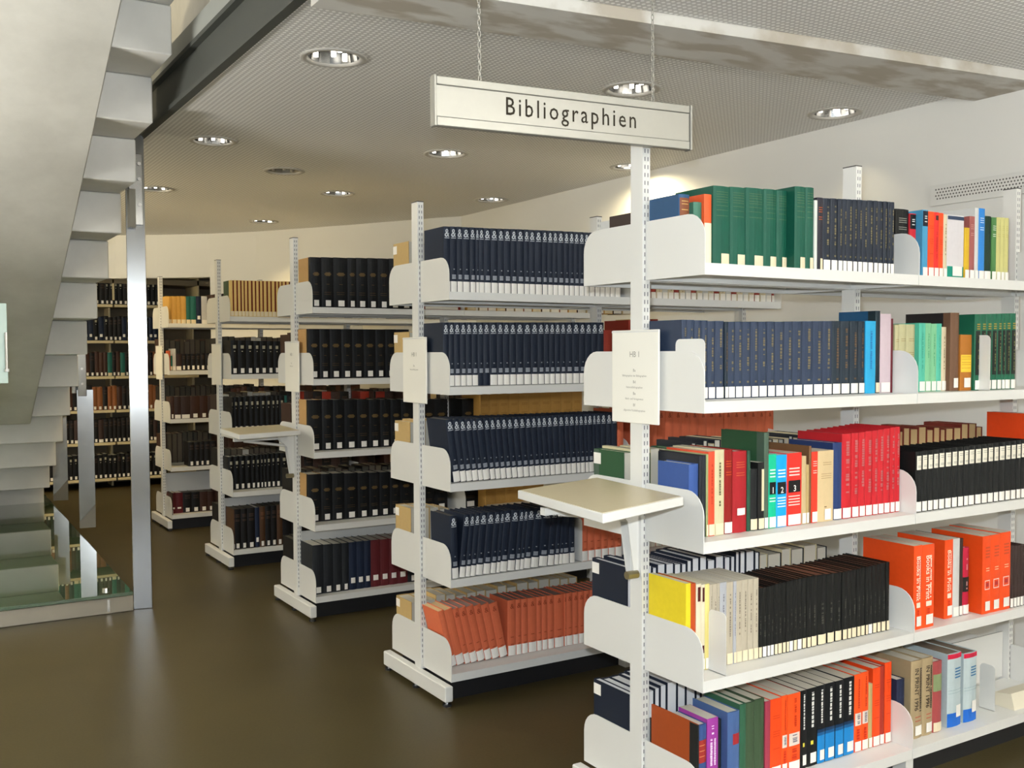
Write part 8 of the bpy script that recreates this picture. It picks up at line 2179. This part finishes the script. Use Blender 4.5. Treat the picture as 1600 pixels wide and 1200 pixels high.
    (4, 4, 'n', 1.607, 0.0511, 0.015, 0.2532, 0.19, 'dkbrown', 0, 0),
    (4, 4, 'n', 1.659, 0.0523, 0.015, 0.263, 0.19, 'umber', 0, 0),
    (4, 4, 'n', 1.712, 0.0459, 0.015, 0.2626, 0.19, 'tan', 0, 0),
    (4, 4, 'n', 1.759, 0.0435, 0.015, 0.2536, 0.19, 'tan', 0, 0),
    (4, 4, 'n', 1.803, 0.0459, 0.015, 0.2653, 0.19, 'oldblack', 0, 0),
    (4, 4, 'n', 1.85, 0.0461, 0.015, 0.2502, 0.19, 'dkbrown', 0, 0),
    (4, 4, 'n', 1.897, 0.0521, 0.015, 0.2577, 0.19, 'umber', 0, 0),
    (5, 5, 'n', 0.4084, 0.0461, 0.015, 0.2699, 0.19, 'dkbrown', 0, 0),
    (5, 5, 'n', 0.4553, 0.0525, 0.015, 0.2666, 0.19, 'oldblack', 0, 0),
    (5, 5, 'n', 0.5086, 0.0473, 0.015, 0.2658, 0.19, 'oldblack', 0, 0),
    (5, 5, 'n', 0.5567, 0.0449, 0.015, 0.2524, 0.19, 'dkbrown', 0, 0),
    (5, 5, 'n', 0.6024, 0.0503, 0.015, 0.2645, 0.19, 'oldblack', 0, 0),
    (5, 5, 'n', 0.6535, 0.0419, 0.015, 0.2512, 0.19, 'oldblack', 0, 0),
    (5, 5, 'n', 0.6962, 0.0443, 0.015, 0.25, 0.19, 'dkbrown', 0, 0),
    (5, 5, 'n', 0.7413, 0.0526, 0.015, 0.2692, 0.19, 'dkbrown', 0, 0),
    (5, 5, 'n', 0.7948, 0.0492, 0.015, 0.26, 0.19, 'umber', 0, 0),
    (5, 5, 'n', 0.8448, 0.0545, 0.015, 0.2693, 0.19, 'dkbrown', 0, 0),
    (5, 5, 'n', 0.94, 0.0517, 0.015, 0.2521, 0.19, 'umber', 0, 0),
    (5, 5, 'n', 0.9925, 0.0509, 0.015, 0.2689, 0.19, 'umber', 0, 0),
    (5, 5, 'n', 1.044, 0.0522, 0.015, 0.2504, 0.19, 'dkbrown', 0, 0),
    (5, 5, 'n', 1.097, 0.0476, 0.015, 0.2683, 0.19, 'umber', 0, 0),
    (5, 5, 'n', 1.146, 0.0477, 0.015, 0.2631, 0.19, 'oldblack', 0, 0),
    (5, 5, 'n', 1.194, 0.043, 0.015, 0.2537, 0.19, 'oldblack', 0, 0),
    (5, 5, 'n', 1.238, 0.0461, 0.015, 0.2514, 0.19, 'umber', 0, 0),
    (5, 5, 'n', 1.285, 0.0494, 0.015, 0.2586, 0.19, 'umber', 0, 0),
    (5, 5, 'n', 1.335, 0.0493, 0.015, 0.2571, 0.19, 'umber', 0, 0),
    (5, 5, 'n', 1.385, 0.0476, 0.015, 0.2623, 0.19, 'oldblack', 0, 0),
    (5, 5, 'n', 1.433, 0.0516, 0.015, 0.2616, 0.19, 'umber', 0, 0),
    (5, 5, 'n', 1.486, 0.0544, 0.015, 0.2699, 0.19, 'umber', 0, 0),
    (5, 5, 'n', 1.541, 0.0549, 0.015, 0.2545, 0.19, 'oldblack', 0, 0),
    (5, 5, 'n', 1.597, 0.0551, 0.015, 0.2576, 0.19, 'oldblack', 0, 0),
    (5, 5, 'n', 1.653, 0.0562, 0.015, 0.2524, 0.19, 'oldblack', 0, 0),
    (5, 5, 'n', 1.71, 0.0515, 0.015, 0.2565, 0.19, 'dkbrown', 0, 0),
    (4, 5, 'n', 1.04, 0.05, 0.015, 0.2516, 0.19, 'umber', 0, 0),
    (4, 5, 'n', 1.091, 0.0519, 0.015, 0.2581, 0.19, 'dkbrown', 0, 0),
    (4, 5, 'n', 1.143, 0.0528, 0.015, 0.2531, 0.19, 'dkbrown', 0, 0),
    (4, 5, 'n', 1.197, 0.0485, 0.015, 0.2663, 0.19, 'tan', 0, 0),
    (4, 5, 'n', 1.246, 0.0456, 0.015, 0.2528, 0.19, 'tan', 0, 0),
    (4, 5, 'n', 1.293, 0.0504, 0.015, 0.2599, 0.19, 'dkbrown', 0, 0),
    (4, 5, 'n', 1.344, 0.0509, 0.015, 0.2653, 0.19, 'tan', 0, 0),
    (4, 5, 'n', 1.396, 0.0462, 0.015, 0.2504, 0.19, 'dkbrown', 0, 0),
    (4, 5, 'n', 1.443, 0.0499, 0.015, 0.2537, 0.19, 'oldblack', 0, 0),
    (4, 5, 'n', 1.493, 0.0451, 0.015, 0.2645, 0.19, 'umber', 0, 0),
    (4, 5, 'n', 1.539, 0.0451, 0.015, 0.2626, 0.19, 'oldblack', 0, 0),
    (4, 5, 'n', 1.585, 0.0495, 0.015, 0.2636, 0.19, 'dkbrown', 0, 0),
    (4, 5, 'n', 1.635, 0.0422, 0.015, 0.2679, 0.19, 'umber', 0, 0),
    (4, 5, 'n', 1.678, 0.0457, 0.015, 0.2515, 0.19, 'dkbrown', 0, 0),
    (4, 5, 'n', 1.725, 0.0501, 0.015, 0.2516, 0.19, 'tan', 0, 0),
    (4, 5, 'n', 1.776, 0.0462, 0.015, 0.2644, 0.19, 'dkbrown', 0, 0),
    (4, 5, 'n', 1.823, 0.0532, 0.015, 0.2666, 0.19, 'umber', 0, 0),
    (4, 5, 'n', 1.877, 0.0457, 0.015, 0.2691, 0.19, 'oldblack', 0, 0),
    (4, 5, 'n', 1.923, 0.053, 0.015, 0.2539, 0.19, 'tan', 0, 0),
    (4, 2, 'f', 1.04, 0.0442, 0.02, 0.276, 0.18, 'umber', 0, 0),
    (4, 2, 'f', 1.085, 0.0424, 0.02, 0.2618, 0.18, 'umber', 0, 0),
    (4, 2, 'f', 1.128, 0.0522, 0.02, 0.27, 0.18, 'oldblack', 0, 0),
    (4, 2, 'f', 1.181, 0.0524, 0.02, 0.2692, 0.18, 'umber', 0, 0),
    (4, 2, 'f', 1.234, 0.0464, 0.02, 0.2734, 0.18, 'dkbrown', 0, 0),
    (4, 2, 'f', 1.282, 0.0508, 0.02, 0.2663, 0.18, 'oldblack', 0, 0),
    (4, 2, 'f', 1.333, 0.0516, 0.02, 0.2709, 0.18, 'umber', 0, 0),
    (4, 2, 'f', 1.385, 0.0513, 0.02, 0.279, 0.18, 'umber', 0, 0),
    (4, 2, 'f', 1.438, 0.0507, 0.02, 0.2664, 0.18, 'umber', 0, 0),
    (4, 2, 'f', 1.489, 0.0484, 0.02, 0.273, 0.18, 'oldblack', 0, 0),
    (4, 2, 'f', 1.538, 0.0512, 0.02, 0.2637, 0.18, 'dkbrown', 0, 0),
    (4, 2, 'f', 1.59, 0.0509, 0.02, 0.2718, 0.18, 'dkbrown', 0, 0),
    (4, 2, 'f', 1.642, 0.0447, 0.02, 0.2638, 0.18, 'umber', 0, 0),
    (4, 2, 'f', 1.688, 0.0441, 0.02, 0.2613, 0.18, 'umber', 0, 0),
    (4, 2, 'f', 1.732, 0.0553, 0.02, 0.2764, 0.18, 'umber', 0, 0),
    (4, 2, 'f', 1.788, 0.0514, 0.02, 0.2783, 0.18, 'umber', 0, 0),
    (4, 2, 'f', 1.841, 0.0542, 0.02, 0.2629, 0.18, 'oldblack', 0, 0),
    (4, 2, 'f', 1.896, 0.0471, 0.02, 0.2608, 0.18, 'oldblack', 0, 0),
    (4, 3, 'f', 1.04, 0.0471, 0.02, 0.2639, 0.18, 'dkbrown', 0, 0),
    (4, 3, 'f', 1.088, 0.0493, 0.02, 0.2604, 0.18, 'umber', 0, 0),
    (4, 3, 'f', 1.138, 0.0486, 0.02, 0.2669, 0.18, 'umber', 0, 0),
    (4, 3, 'f', 1.187, 0.0473, 0.02, 0.2758, 0.18, 'oldblack', 0, 0),
    (4, 3, 'f', 1.236, 0.0422, 0.02, 0.2622, 0.18, 'oldblack', 0, 0),
    (4, 3, 'f', 1.278, 0.0444, 0.02, 0.2702, 0.18, 'oldblack', 0, 0),
    (4, 3, 'f', 1.324, 0.0489, 0.02, 0.2787, 0.18, 'dkbrown', 0, 0),
    (4, 3, 'f', 1.373, 0.0549, 0.02, 0.2731, 0.18, 'dkbrown', 0, 0),
    (4, 3, 'f', 1.429, 0.046, 0.02, 0.2731, 0.18, 'umber', 0, 0),
    (4, 3, 'f', 1.476, 0.0429, 0.02, 0.2746, 0.18, 'umber', 0, 0),
    (4, 3, 'f', 1.52, 0.0555, 0.02, 0.2747, 0.18, 'dkbrown', 0, 0),
    (4, 3, 'f', 1.576, 0.0462, 0.02, 0.2746, 0.18, 'umber', 0, 0),
    (4, 3, 'f', 1.623, 0.0539, 0.02, 0.2694, 0.18, 'dkbrown', 0, 0),
    (4, 3, 'f', 1.678, 0.0519, 0.02, 0.263, 0.18, 'umber', 0, 0),
    (4, 3, 'f', 1.73, 0.048, 0.02, 0.2692, 0.18, 'oldblack', 0, 0),
    (4, 3, 'f', 1.779, 0.0456, 0.02, 0.2634, 0.18, 'umber', 0, 0),
    (4, 3, 'f', 1.825, 0.0429, 0.02, 0.2737, 0.18, 'dkbrown', 0, 0),
    (4, 3, 'f', 1.869, 0.0567, 0.02, 0.2676, 0.18, 'dkbrown', 0, 0),
    (4, 4, 'f', 1.04, 0.0444, 0.02, 0.2739, 0.18, 'umber', 0, 0),
    (4, 4, 'f', 1.085, 0.0509, 0.02, 0.2754, 0.18, 'umber', 0, 0),
    (4, 4, 'f', 1.137, 0.045, 0.02, 0.2781, 0.18, 'dkbrown', 0, 0),
    (4, 4, 'f', 1.183, 0.0462, 0.02, 0.2682, 0.18, 'oldblack', 0, 0),
    (4, 4, 'f', 1.23, 0.0432, 0.02, 0.2719, 0.18, 'umber', 0, 0),
    (4, 4, 'f', 1.274, 0.0506, 0.02, 0.2662, 0.18, 'umber', 0, 0),
    (4, 4, 'f', 1.325, 0.0438, 0.02, 0.2784, 0.18, 'umber', 0, 0),
    (4, 4, 'f', 1.369, 0.0531, 0.02, 0.263, 0.18, 'dkbrown', 0, 0),
    (4, 4, 'f', 1.423, 0.0549, 0.02, 0.2656, 0.18, 'dkbrown', 0, 0),
    (4, 4, 'f', 1.479, 0.0504, 0.02, 0.2754, 0.18, 'oldblack', 0, 0),
    (4, 4, 'f', 1.53, 0.0558, 0.02, 0.2786, 0.18, 'dkbrown', 0, 0),
    (4, 4, 'f', 1.587, 0.0504, 0.02, 0.2795, 0.18, 'dkbrown', 0, 0),
    (4, 4, 'f', 1.638, 0.0544, 0.02, 0.2685, 0.18, 'dkbrown', 0, 0),
    (4, 4, 'f', 1.693, 0.043, 0.02, 0.2667, 0.18, 'dkbrown', 0, 0),
    (4, 4, 'f', 1.737, 0.0457, 0.02, 0.2697, 0.18, 'umber', 0, 0),
    (4, 4, 'f', 1.784, 0.0479, 0.02, 0.2772, 0.18, 'umber', 0, 0),
    (4, 4, 'f', 1.832, 0.0495, 0.02, 0.2632, 0.18, 'umber', 0, 0),
    (4, 4, 'f', 1.882, 0.0472, 0.02, 0.2718, 0.18, 'dkbrown', 0, 0),
]

def W(n): return {'oxford': 1}.get(n, n)
ORD = 'first second third fourth fifth sixth seventh eighth ninth tenth eleventh twelfth thirteenth fourteenth fifteenth sixteenth seventeenth eighteenth nineteenth twentieth'.split()
def ordw(n):
    if n <= 20: return ORD[n-1]
    t = ['twenty', 'thirty', 'forty'][n//10-2]
    return (t + '-' + ORD[n % 10-1]) if n % 10 else {30: 'thirtieth', 40: 'fortieth'}.get(n, t)
SN = {1: 'top', 2: 'second', 3: 'third', 4: 'fourth', 5: 'bottom', 6: 'lowest'}
def cmat(rgb, nm='cloth'):
    k4 = .93 if nm == 'cloth' else 1
    return mat('%s_%02x%02x%02x' % ((nm,) + tuple(rgb)), [x*k4 for x in rgb], .5 if nm == 'cloth' else .55, 0, .07 if nm == 'cloth' else 0, 55, .22)
def dashes(rng, u0, u1, v0, v1, step, fill=.75):
    r = []; v = v0
    while v < v1:
        ln = step*(.5+.9*rng.random())
        if rng.random() < fill: r.append((u0 + .12*(u1-u0)*rng.random(), u1 - .12*(u1-u0)*rng.random(), v, min(v1, v+ln*.75)))
        v += ln
    return r
def rows(u0, u1, vs, t=.008): return [(u0, u1, v, v+t) for v in vs]
def titles(style, tc, rng):
    """flat print on the spine: list of (part name, colour, rectangles in u (width) and v (height))"""
    D = lambda *a: dashes(rng, *a)
    s = style; P = []
    def add(rs, c=tc, nm='spine_title'): P.append((nm, c, rs))
    if s == 'vert': add(D(.40, .66, .36, .90, .035) + [(.4, .66, .2, .225)])
    elif s == 'vert2': add(D(.3, .7, .28, .55, .03) + D(.3, .7, .60, .92, .025))
    elif s == 'vertthin': add(D(.42, .62, .34, .86, .03))
    elif s == 'vertlow': add(D(.4, .65, .3, .6, .03, .5))
    elif s == 'vertwhite': add(D(.25, .45, .35, .72, .02, .95) + D(.58, .76, .35, .72, .02, .95) + D(.35, .6, .78, .9, .03))
    elif s == 'gold2': add(rows(.15, .85, (.925, .895, .865, .83, .80, .755, .70, .63), .005))
    elif s == 'dashtop': add(rows(.2, .8, (.86, .83, .80, .73, .70), .008))
    elif s == 'dashmid': add(rows(.2, .8, (.78, .75, .58, .55, .52, .36), .008))
    elif s == 'brownlab': add([(.06, .94, .68, .95)], tc, 'spine_label_brown'); add(rows(.2, .8, (.9, .86, .78), .008), (215, 180, 110))
    elif s == 'creamlow': add([(.02, .98, .01, .6)], tc, 'lower_band')
    elif s == 'darktop': add([(.04, .96, .76, .985)], tc, 'head_band'); add(rows(.3, .75, (.9, .87, .82), .012), (225, 225, 220))
    elif s == 'darktop2': add([(.25, .8, .88, .95)], tc, 'head_mark'); add(D(.4, .6, .3, .7, .03), (190, 40, 25))
    elif s == 'tealfoot': add([(.02, .98, .005, .2)], tc, 'foot_band'); add([(.02, .98, .93, .985)], (45, 60, 85), 'head_band')
    elif s == 'redfoot': add([(.02, .98, .005, .14)], tc, 'foot_band')
    elif s == 'yelpanel': add([(.04, .96, .33, .64)], tc, 'panel'); add(rows(.1, .9, (.6, .56, .5, .46, .4), .006), (150, 95, 30))
    elif s == 'blackpanel': add([(.12, .92, .2, .78)], tc, 'spine_panel'); add(rows(.25, .8, (.80, .83, .86), .014), (165, 140, 60)); add(D(.4, .6, .25, .75, .03), (110, 110, 70))
    elif s == 'creamstripe': add([(.5, .95, .28, .9)], tc, 'stripe')
    elif s == 'lines': add(rows(.3, .85, (.83, .80), .006) + rows(.2, .85, (.67, .64, .61), .006) + [(.4, .55, .2, .215)])
    elif s in ('vol1', 'vol2', 'vol3'):
        add(rows(.14, .84, (.78, .735, .69), .018)); add([(.1, .9, .46, .625)], (16, 16, 18), 'number_panel')
        add(rows(.1, .86, (.40, .36, .32, .28)[: 2 if s == 'vol1' else 4], .014), tc, 'subtitle')
        P.append(('number', (240, 240, 235), ('glyph', s[-1], .5, .475, .085)))
    elif s == 'redblocks': add([(.25, .8, .80, .965), (.25, .8, .2, .29)])
    elif s == 'upper': add([(.12, .9, .70, .93)], tc, 'upper_label'); add(rows(.25, .8, (.89, .86, .76, .74), .006), (90, 90, 88))
    elif s == 'bip': P.append(('spine_title', tc, ('vword', 'Books in Print', .30, .87, .36, .34))); add(D(.62, .74, .36, .87, .02, .9), tc, 'subtitle'); add([(.3, .75, .26, .32)], (235, 220, 200), 'emblem_box'); add(D(.4, .62, .1, .24, .03), (190, 45, 15), 'lower_title')
    elif s == 'bip2': P.append(('spine_title', tc, ('vword', 'IN PRINT 1996', .26, .90, .32, .36))); add(D(.66, .86, .34, .9, .018, .95), tc, 'subtitle'); add(rows(.3, .8, (.27, .22), .012), (165, 80, 60), 'publisher_mark')
    elif s == 'frame': add(rows(.3, .8, (.84, .80, .76, .72), .02)); add([(.25, .85, .42, .432), (.25, .85, .31, .322), (.25, .31, .31, .432), (.79, .85, .31, .432)], (235, 200, 190), 'emblem_frame'); add([(.4, .7, .35, .40)], (170, 40, 40), 'emblem'); add(rows(.35, .75, (.58, .55), .01), (240, 190, 160), 'number_marks')
    elif s == 'blackmid': add([(.02, .98, .34, .56)], tc, 'spine_panel'); add(D(.4, .6, .38, .52, .02) + D(.4, .6, .65, .85, .025), (210, 150, 150))
    elif s == 'redlab': add([(.12, .95, .45, .78)], tc, 'spine_label_red'); add(rows(.3, .8, (.7, .62, .54), .01), (200, 140, 90))
    elif s == 'redsq': add([(.35, .92, .58, .72)], tc, 'spine_label_red')
    elif s == 'pic': add(D(.5, .68, .56, .94, .025, .95)); add([(.1, .92, .34, .5)], (222, 208, 196), 'picture'); add(D(.35, .75, .36, .48, .02, .8), (120, 115, 125), 'picture_detail'); add(D(.3, .7, .12, .30, .03, .9), (190, 45, 15), 'lower_title')
    elif s == 'bb': add([(.03, .97, .005, .36)], (25, 120, 185), 'blue_foot'); add([(.03, .97, .36, .40)], (20, 80, 130), 'blue_fade'); add([(.03, .97, .40, .44)], (19, 48, 80), 'blue_fade'); add(D(.42, .66, .52, .95, .05, 1.0))
    elif s == 'by': add(D(.42, .66, .5, .95, .05, 1.0)); add([(.35, .6, .28, .33)], (215, 205, 70), 'yellow_numeral')
    elif s == 'greenpanel': add([(.03, .97, .58, .82)], tc, 'spine_panel')
    elif s == 'rb': add([(.0, 1, .93, .995)], (190, 30, 60), 'head_band'); add([(.0, 1, .005, .19)], (30, 95, 185), 'foot_band'); add(rows(.45, .9, (.78, .74, .70, .66), .02), tc); add(rows(.02, .98, (.50, .46), .004), (120, 150, 160), 'ring_lines')
    elif s == 'emblem': P.append(('emblem', tc, ('glyph', '&', .5, .845, .125))); add(rows(.12, .88, (.822,), .009), tc, 'emblem_line'); add([(.4, .6, .345, .362)], (140, 145, 150), 'number'); add(rows(.2, .8, (.205, .222, .24, .258), .012), (165, 170, 178), 'imprint')
    elif s == 'terra': P.append(('emblem', tc, ('glyph', '&', .5, .85, .09))); add(rows(.3, .7, (.33, .2), .012), tc, 'number')
    elif s == 'dots': add([(.3, .7, .63, .70), (.22, .78, .65, .68)]); add(rows(.38, .62, (.46,), .008) + rows(.2, .75, (.30, .26), .006), tc, 'rule')
    elif s == 'dots2': add(rows(.3, .7, (.84, .815, .79, .765), .015) + [(.42, .58, .67, .69)])
    elif s == 'redjoint': add([(.6, 1, .14, .995)], tc, 'joint')
    return P
STK = {'w': (.07, .93, .003, .037, 0), 'c': (.07, .93, .003, .037, 1), 'b': (.4, .92, .003, .04, 1), 'n': (.3, .88, .012, .047, 0), 'm': (.4, .82, .006, .042, 0), 'm2': (.28, .74, .008, .042, 0), 'h': (.25, .82, .055, .10, 0),
       'h2': (.2, .75, .04, .072, 0), 'W': (.04, .96, .0015, .048, 0), 'r': (.55, .95, .035, .08, 0), 'cw': (.1, .9, .003, .036, 1)}
def book_geo(kd, w_, h, d, rng):
    """pieces of a standing book: (part, vertices, faces, material) with the spine at y = 0 facing -Y"""
    cover, spine, pages, pb, st_, style, tc, desc = K[kd]
    t = .0011 if pb else .0026
    t = min(t, w_*.2)
    bl = min(.0055, w_*.16) if not pb else min(.002, w_*.08)
    yc = lambda u: bl*(2*u-1)**2
    out = []
    us = (0, .15, .4, .6, .85, 1)
    o = [(0, d)] + [(u*w_, yc(u)) for u in us] + [(w_, d)]
    iy = bl + t + .0005
    inn = [(w_-t, d), (w_-t, iy), (t, iy), (t, d)]
    ring = o + inn
    g = G().prism(ring, 0, h, 'Z')
    cm = cmat(cover)
    if spine:
        sm = cmat(spine)
        out.append(('cover', g.v, g.f, cm))
        # spine cloth wraps a little onto the boards
        e = .0006; jw = min(d*.22, .035)
        pr = [(-e, jw), (-e, yc(0)-e)] + [(u*w_, yc(u)-e) for u in us[1:-1]] + [(w_+e, yc(1)-e), (w_+e, jw), (w_+.0001, jw), (w_+.0001, yc(1))] + [(u*w_, yc(u)) for u in us[1:-1][::-1]] + [(-.0001, yc(0)), (-.0001, jw)]
        g2 = G().prism(pr, .0003, h-.0003, 'Z')
        out.append(('spine_cloth', g2.v, g2.f, sm))
    else:
        out.append(('cover', g.v, g.f, cm))
    hi = .0004 if pb else .003
    pb_ = G().box(t+.0001, w_-t-.0001, iy+.0002, d-(.0006 if pb else .004), hi, h-hi)
    out.append(('page_block', pb_.v, pb_.f, cmat(pages, 'paper')))
    e0 = .0012
    def strip(u0, u1, z0, z1, e):
        us_ = [u0, (u0*2+u1)/3, (u0+2*u1)/3, u1]
        v = [(u*w_, yc(u)-e, z) for z in (z0, z1) for u in us_]
        return v, [(i, i+1, i+5, i+4) for i in range(3)]
    def join(rs, e, ish):
        V = []; F = []
        for u0, u1, a_, b_ in rs:
            v, f = strip(u0, u1, a_*ish, b_*ish, e); n = len(V); V += v; F += [tuple(n+i for i in q) for q in f]
        return V, F
    if style:
        for i, (nm, c, rs) in enumerate(titles(style, tc, rng)):
            e = e0 + .0003*i
            if rs and rs[0] == 'glyph':
                v, f, tw = text_geo(rs[1], 1, .01)
                cap = rs[4]*h; sx = min(cap/.72, .76*w_/tw)
                V = [((rs[2]*w_ - tw*sx/2 + p*sx), 0, rs[3]*h + q*cap/.72) for p, q in v]
                V = [(x, yc(min(1, max(0, x/w_)))-e, z) for x, _, z in V]
                out.append((nm, V, f, cmat(c, 'print')))
            elif rs and rs[0] == 'vword':
                v, f, tw = text_geo(rs[1], 1, .012)
                L_ = (rs[3]-rs[5])*h; sx = L_/tw; sy = rs[4]*w_/.72
                V = [(rs[2]*w_ + q*sy, 0, rs[3]*h - p*sx) for p, q in v]
                V = [(x, yc(min(1, max(0, x/w_)))-e, z) for x, _, z in V]
                out.append((nm, V, f, cmat(c, 'print')))
            elif rs:
                V, F = join(rs, e, h)
                out.append((nm, V, F, cmat(c, 'print')))
    if st_:
        u0, u1, z0, z1, cr = STK[st_]
        if st_ == 'cw': cr = 1 if rng.random() < .6 else 0
        j = .02*rng.random() if st_ in ('m2', 'h2', 'w', 'm') else 0
        v, f = strip(u0 + j, u1 - j, z0, min(z1, h*.3), e0+.0016)
        out.append(('spine_label', v, f, CREAM_L if cr else WHITE_L))
    return out
def front_y(row, side): return CY[row] + (-.303 if side == 'n' else .305)
def place(b):
    row, s, side, x0, w_, ins, h, d, kd, lean, single = b
    zt = (BT[s] if row == 6 else ZT[s]) + .0006
    if side == 'n':
        px = 0 if lean <= 0 else w_
        M = Matrix.Translation((x0+px, front_y(row, 'n')+ins, zt)) @ Matrix.Rotation(R(lean), 4, 'Y')
        return M, px
    return Matrix.Translation((x0+w_, front_y(row, 'f')-ins, zt)) @ Matrix.Rotation(math.pi, 4, 'Z'), 0
# count alike books per shelf so that every label can say which one it is
cnt = {}; tot = {}
for b in BOOKS:
    k2 = (b[0], b[1], b[2], K[b[8]][7]); tot[k2] = tot.get(k2, 0)+1
SV = []; SF = []; SM = []; SMAT = {}
for n_, b in enumerate(BOOKS):
    row, s, side, x0, w_, ins, h, d, kd, lean, single = b
    rng = random.Random(n_*7+3)
    desc = K[kd][7]
    k2 = (row, s, side, desc); cnt[k2] = cnt.get(k2, 0)+1
    M, px = place(b)
    parts = book_geo(kd, w_, h, d, rng)
    if single:
        t = empty('book', (0, 0, 0)); t.matrix_world = M
        shelf = '%s shelf, %s bookcase' % (SN[s], RN[row])
        if side == 'f': shelf = 'facing away, ' + shelf
        lab = (desc if tot[k2] == 1 else ordw(cnt[k2]) + ' ' + desc) + (', ' if tot[k2] == 1 else ' from aisle, ') + shelf
        tag(t, lab, 'book', 'books on the %s shelf of the %s bookcase' % (SN[s], RN[row]))
        if side == 'f' and kd in ('navypage', 'greentall', 'tanbox') and x0 < .06:
            parts.append(('corner_label', [(w_+.0008, .004, h-.05), (w_+.0008, .045, h-.05), (w_+.0008, .045, h-.012), (w_+.0008, .004, h-.012)], [(0, 1, 2, 3)], WHITE_L))
        for nm, v, f, m in parts:
            po = put(nm, [(x-px, y, z) for x, y, z in v], f, m, t)
            if nm not in ('cover', 'page_block', 'spine_cloth', 'spine_label') and len(f) > 3: po['kind'] = 'stuff'
    else:
        if side == 'f' and kd in ('navypage', 'greentall', 'tanbox') and x0 < .06:
            parts.append(('corner_label', [(w_+.0008, .004, h-.05), (w_+.0008, .045, h-.05), (w_+.0008, .045, h-.012), (w_+.0008, .004, h-.012)], [(0, 1, 2, 3)], WHITE_L))
        for nm, v, f, m in parts:
            k0 = len(SV)
            SV += [tuple(M @ Vector((x-px, y, z))) for x, y, z in v]
            SF += [tuple(k0+i for i in q) for q in f]
            mi = SMAT.setdefault(m.name, len(SMAT)); SM += [mi]*len(f)
o = put('smaller_books', SV, SF, None, mats=[MATS[k3] for k3 in SMAT], fm=SM)
tag(o, 'the many smaller half hidden books filling the farther shelves', 'books', kind='stuff')
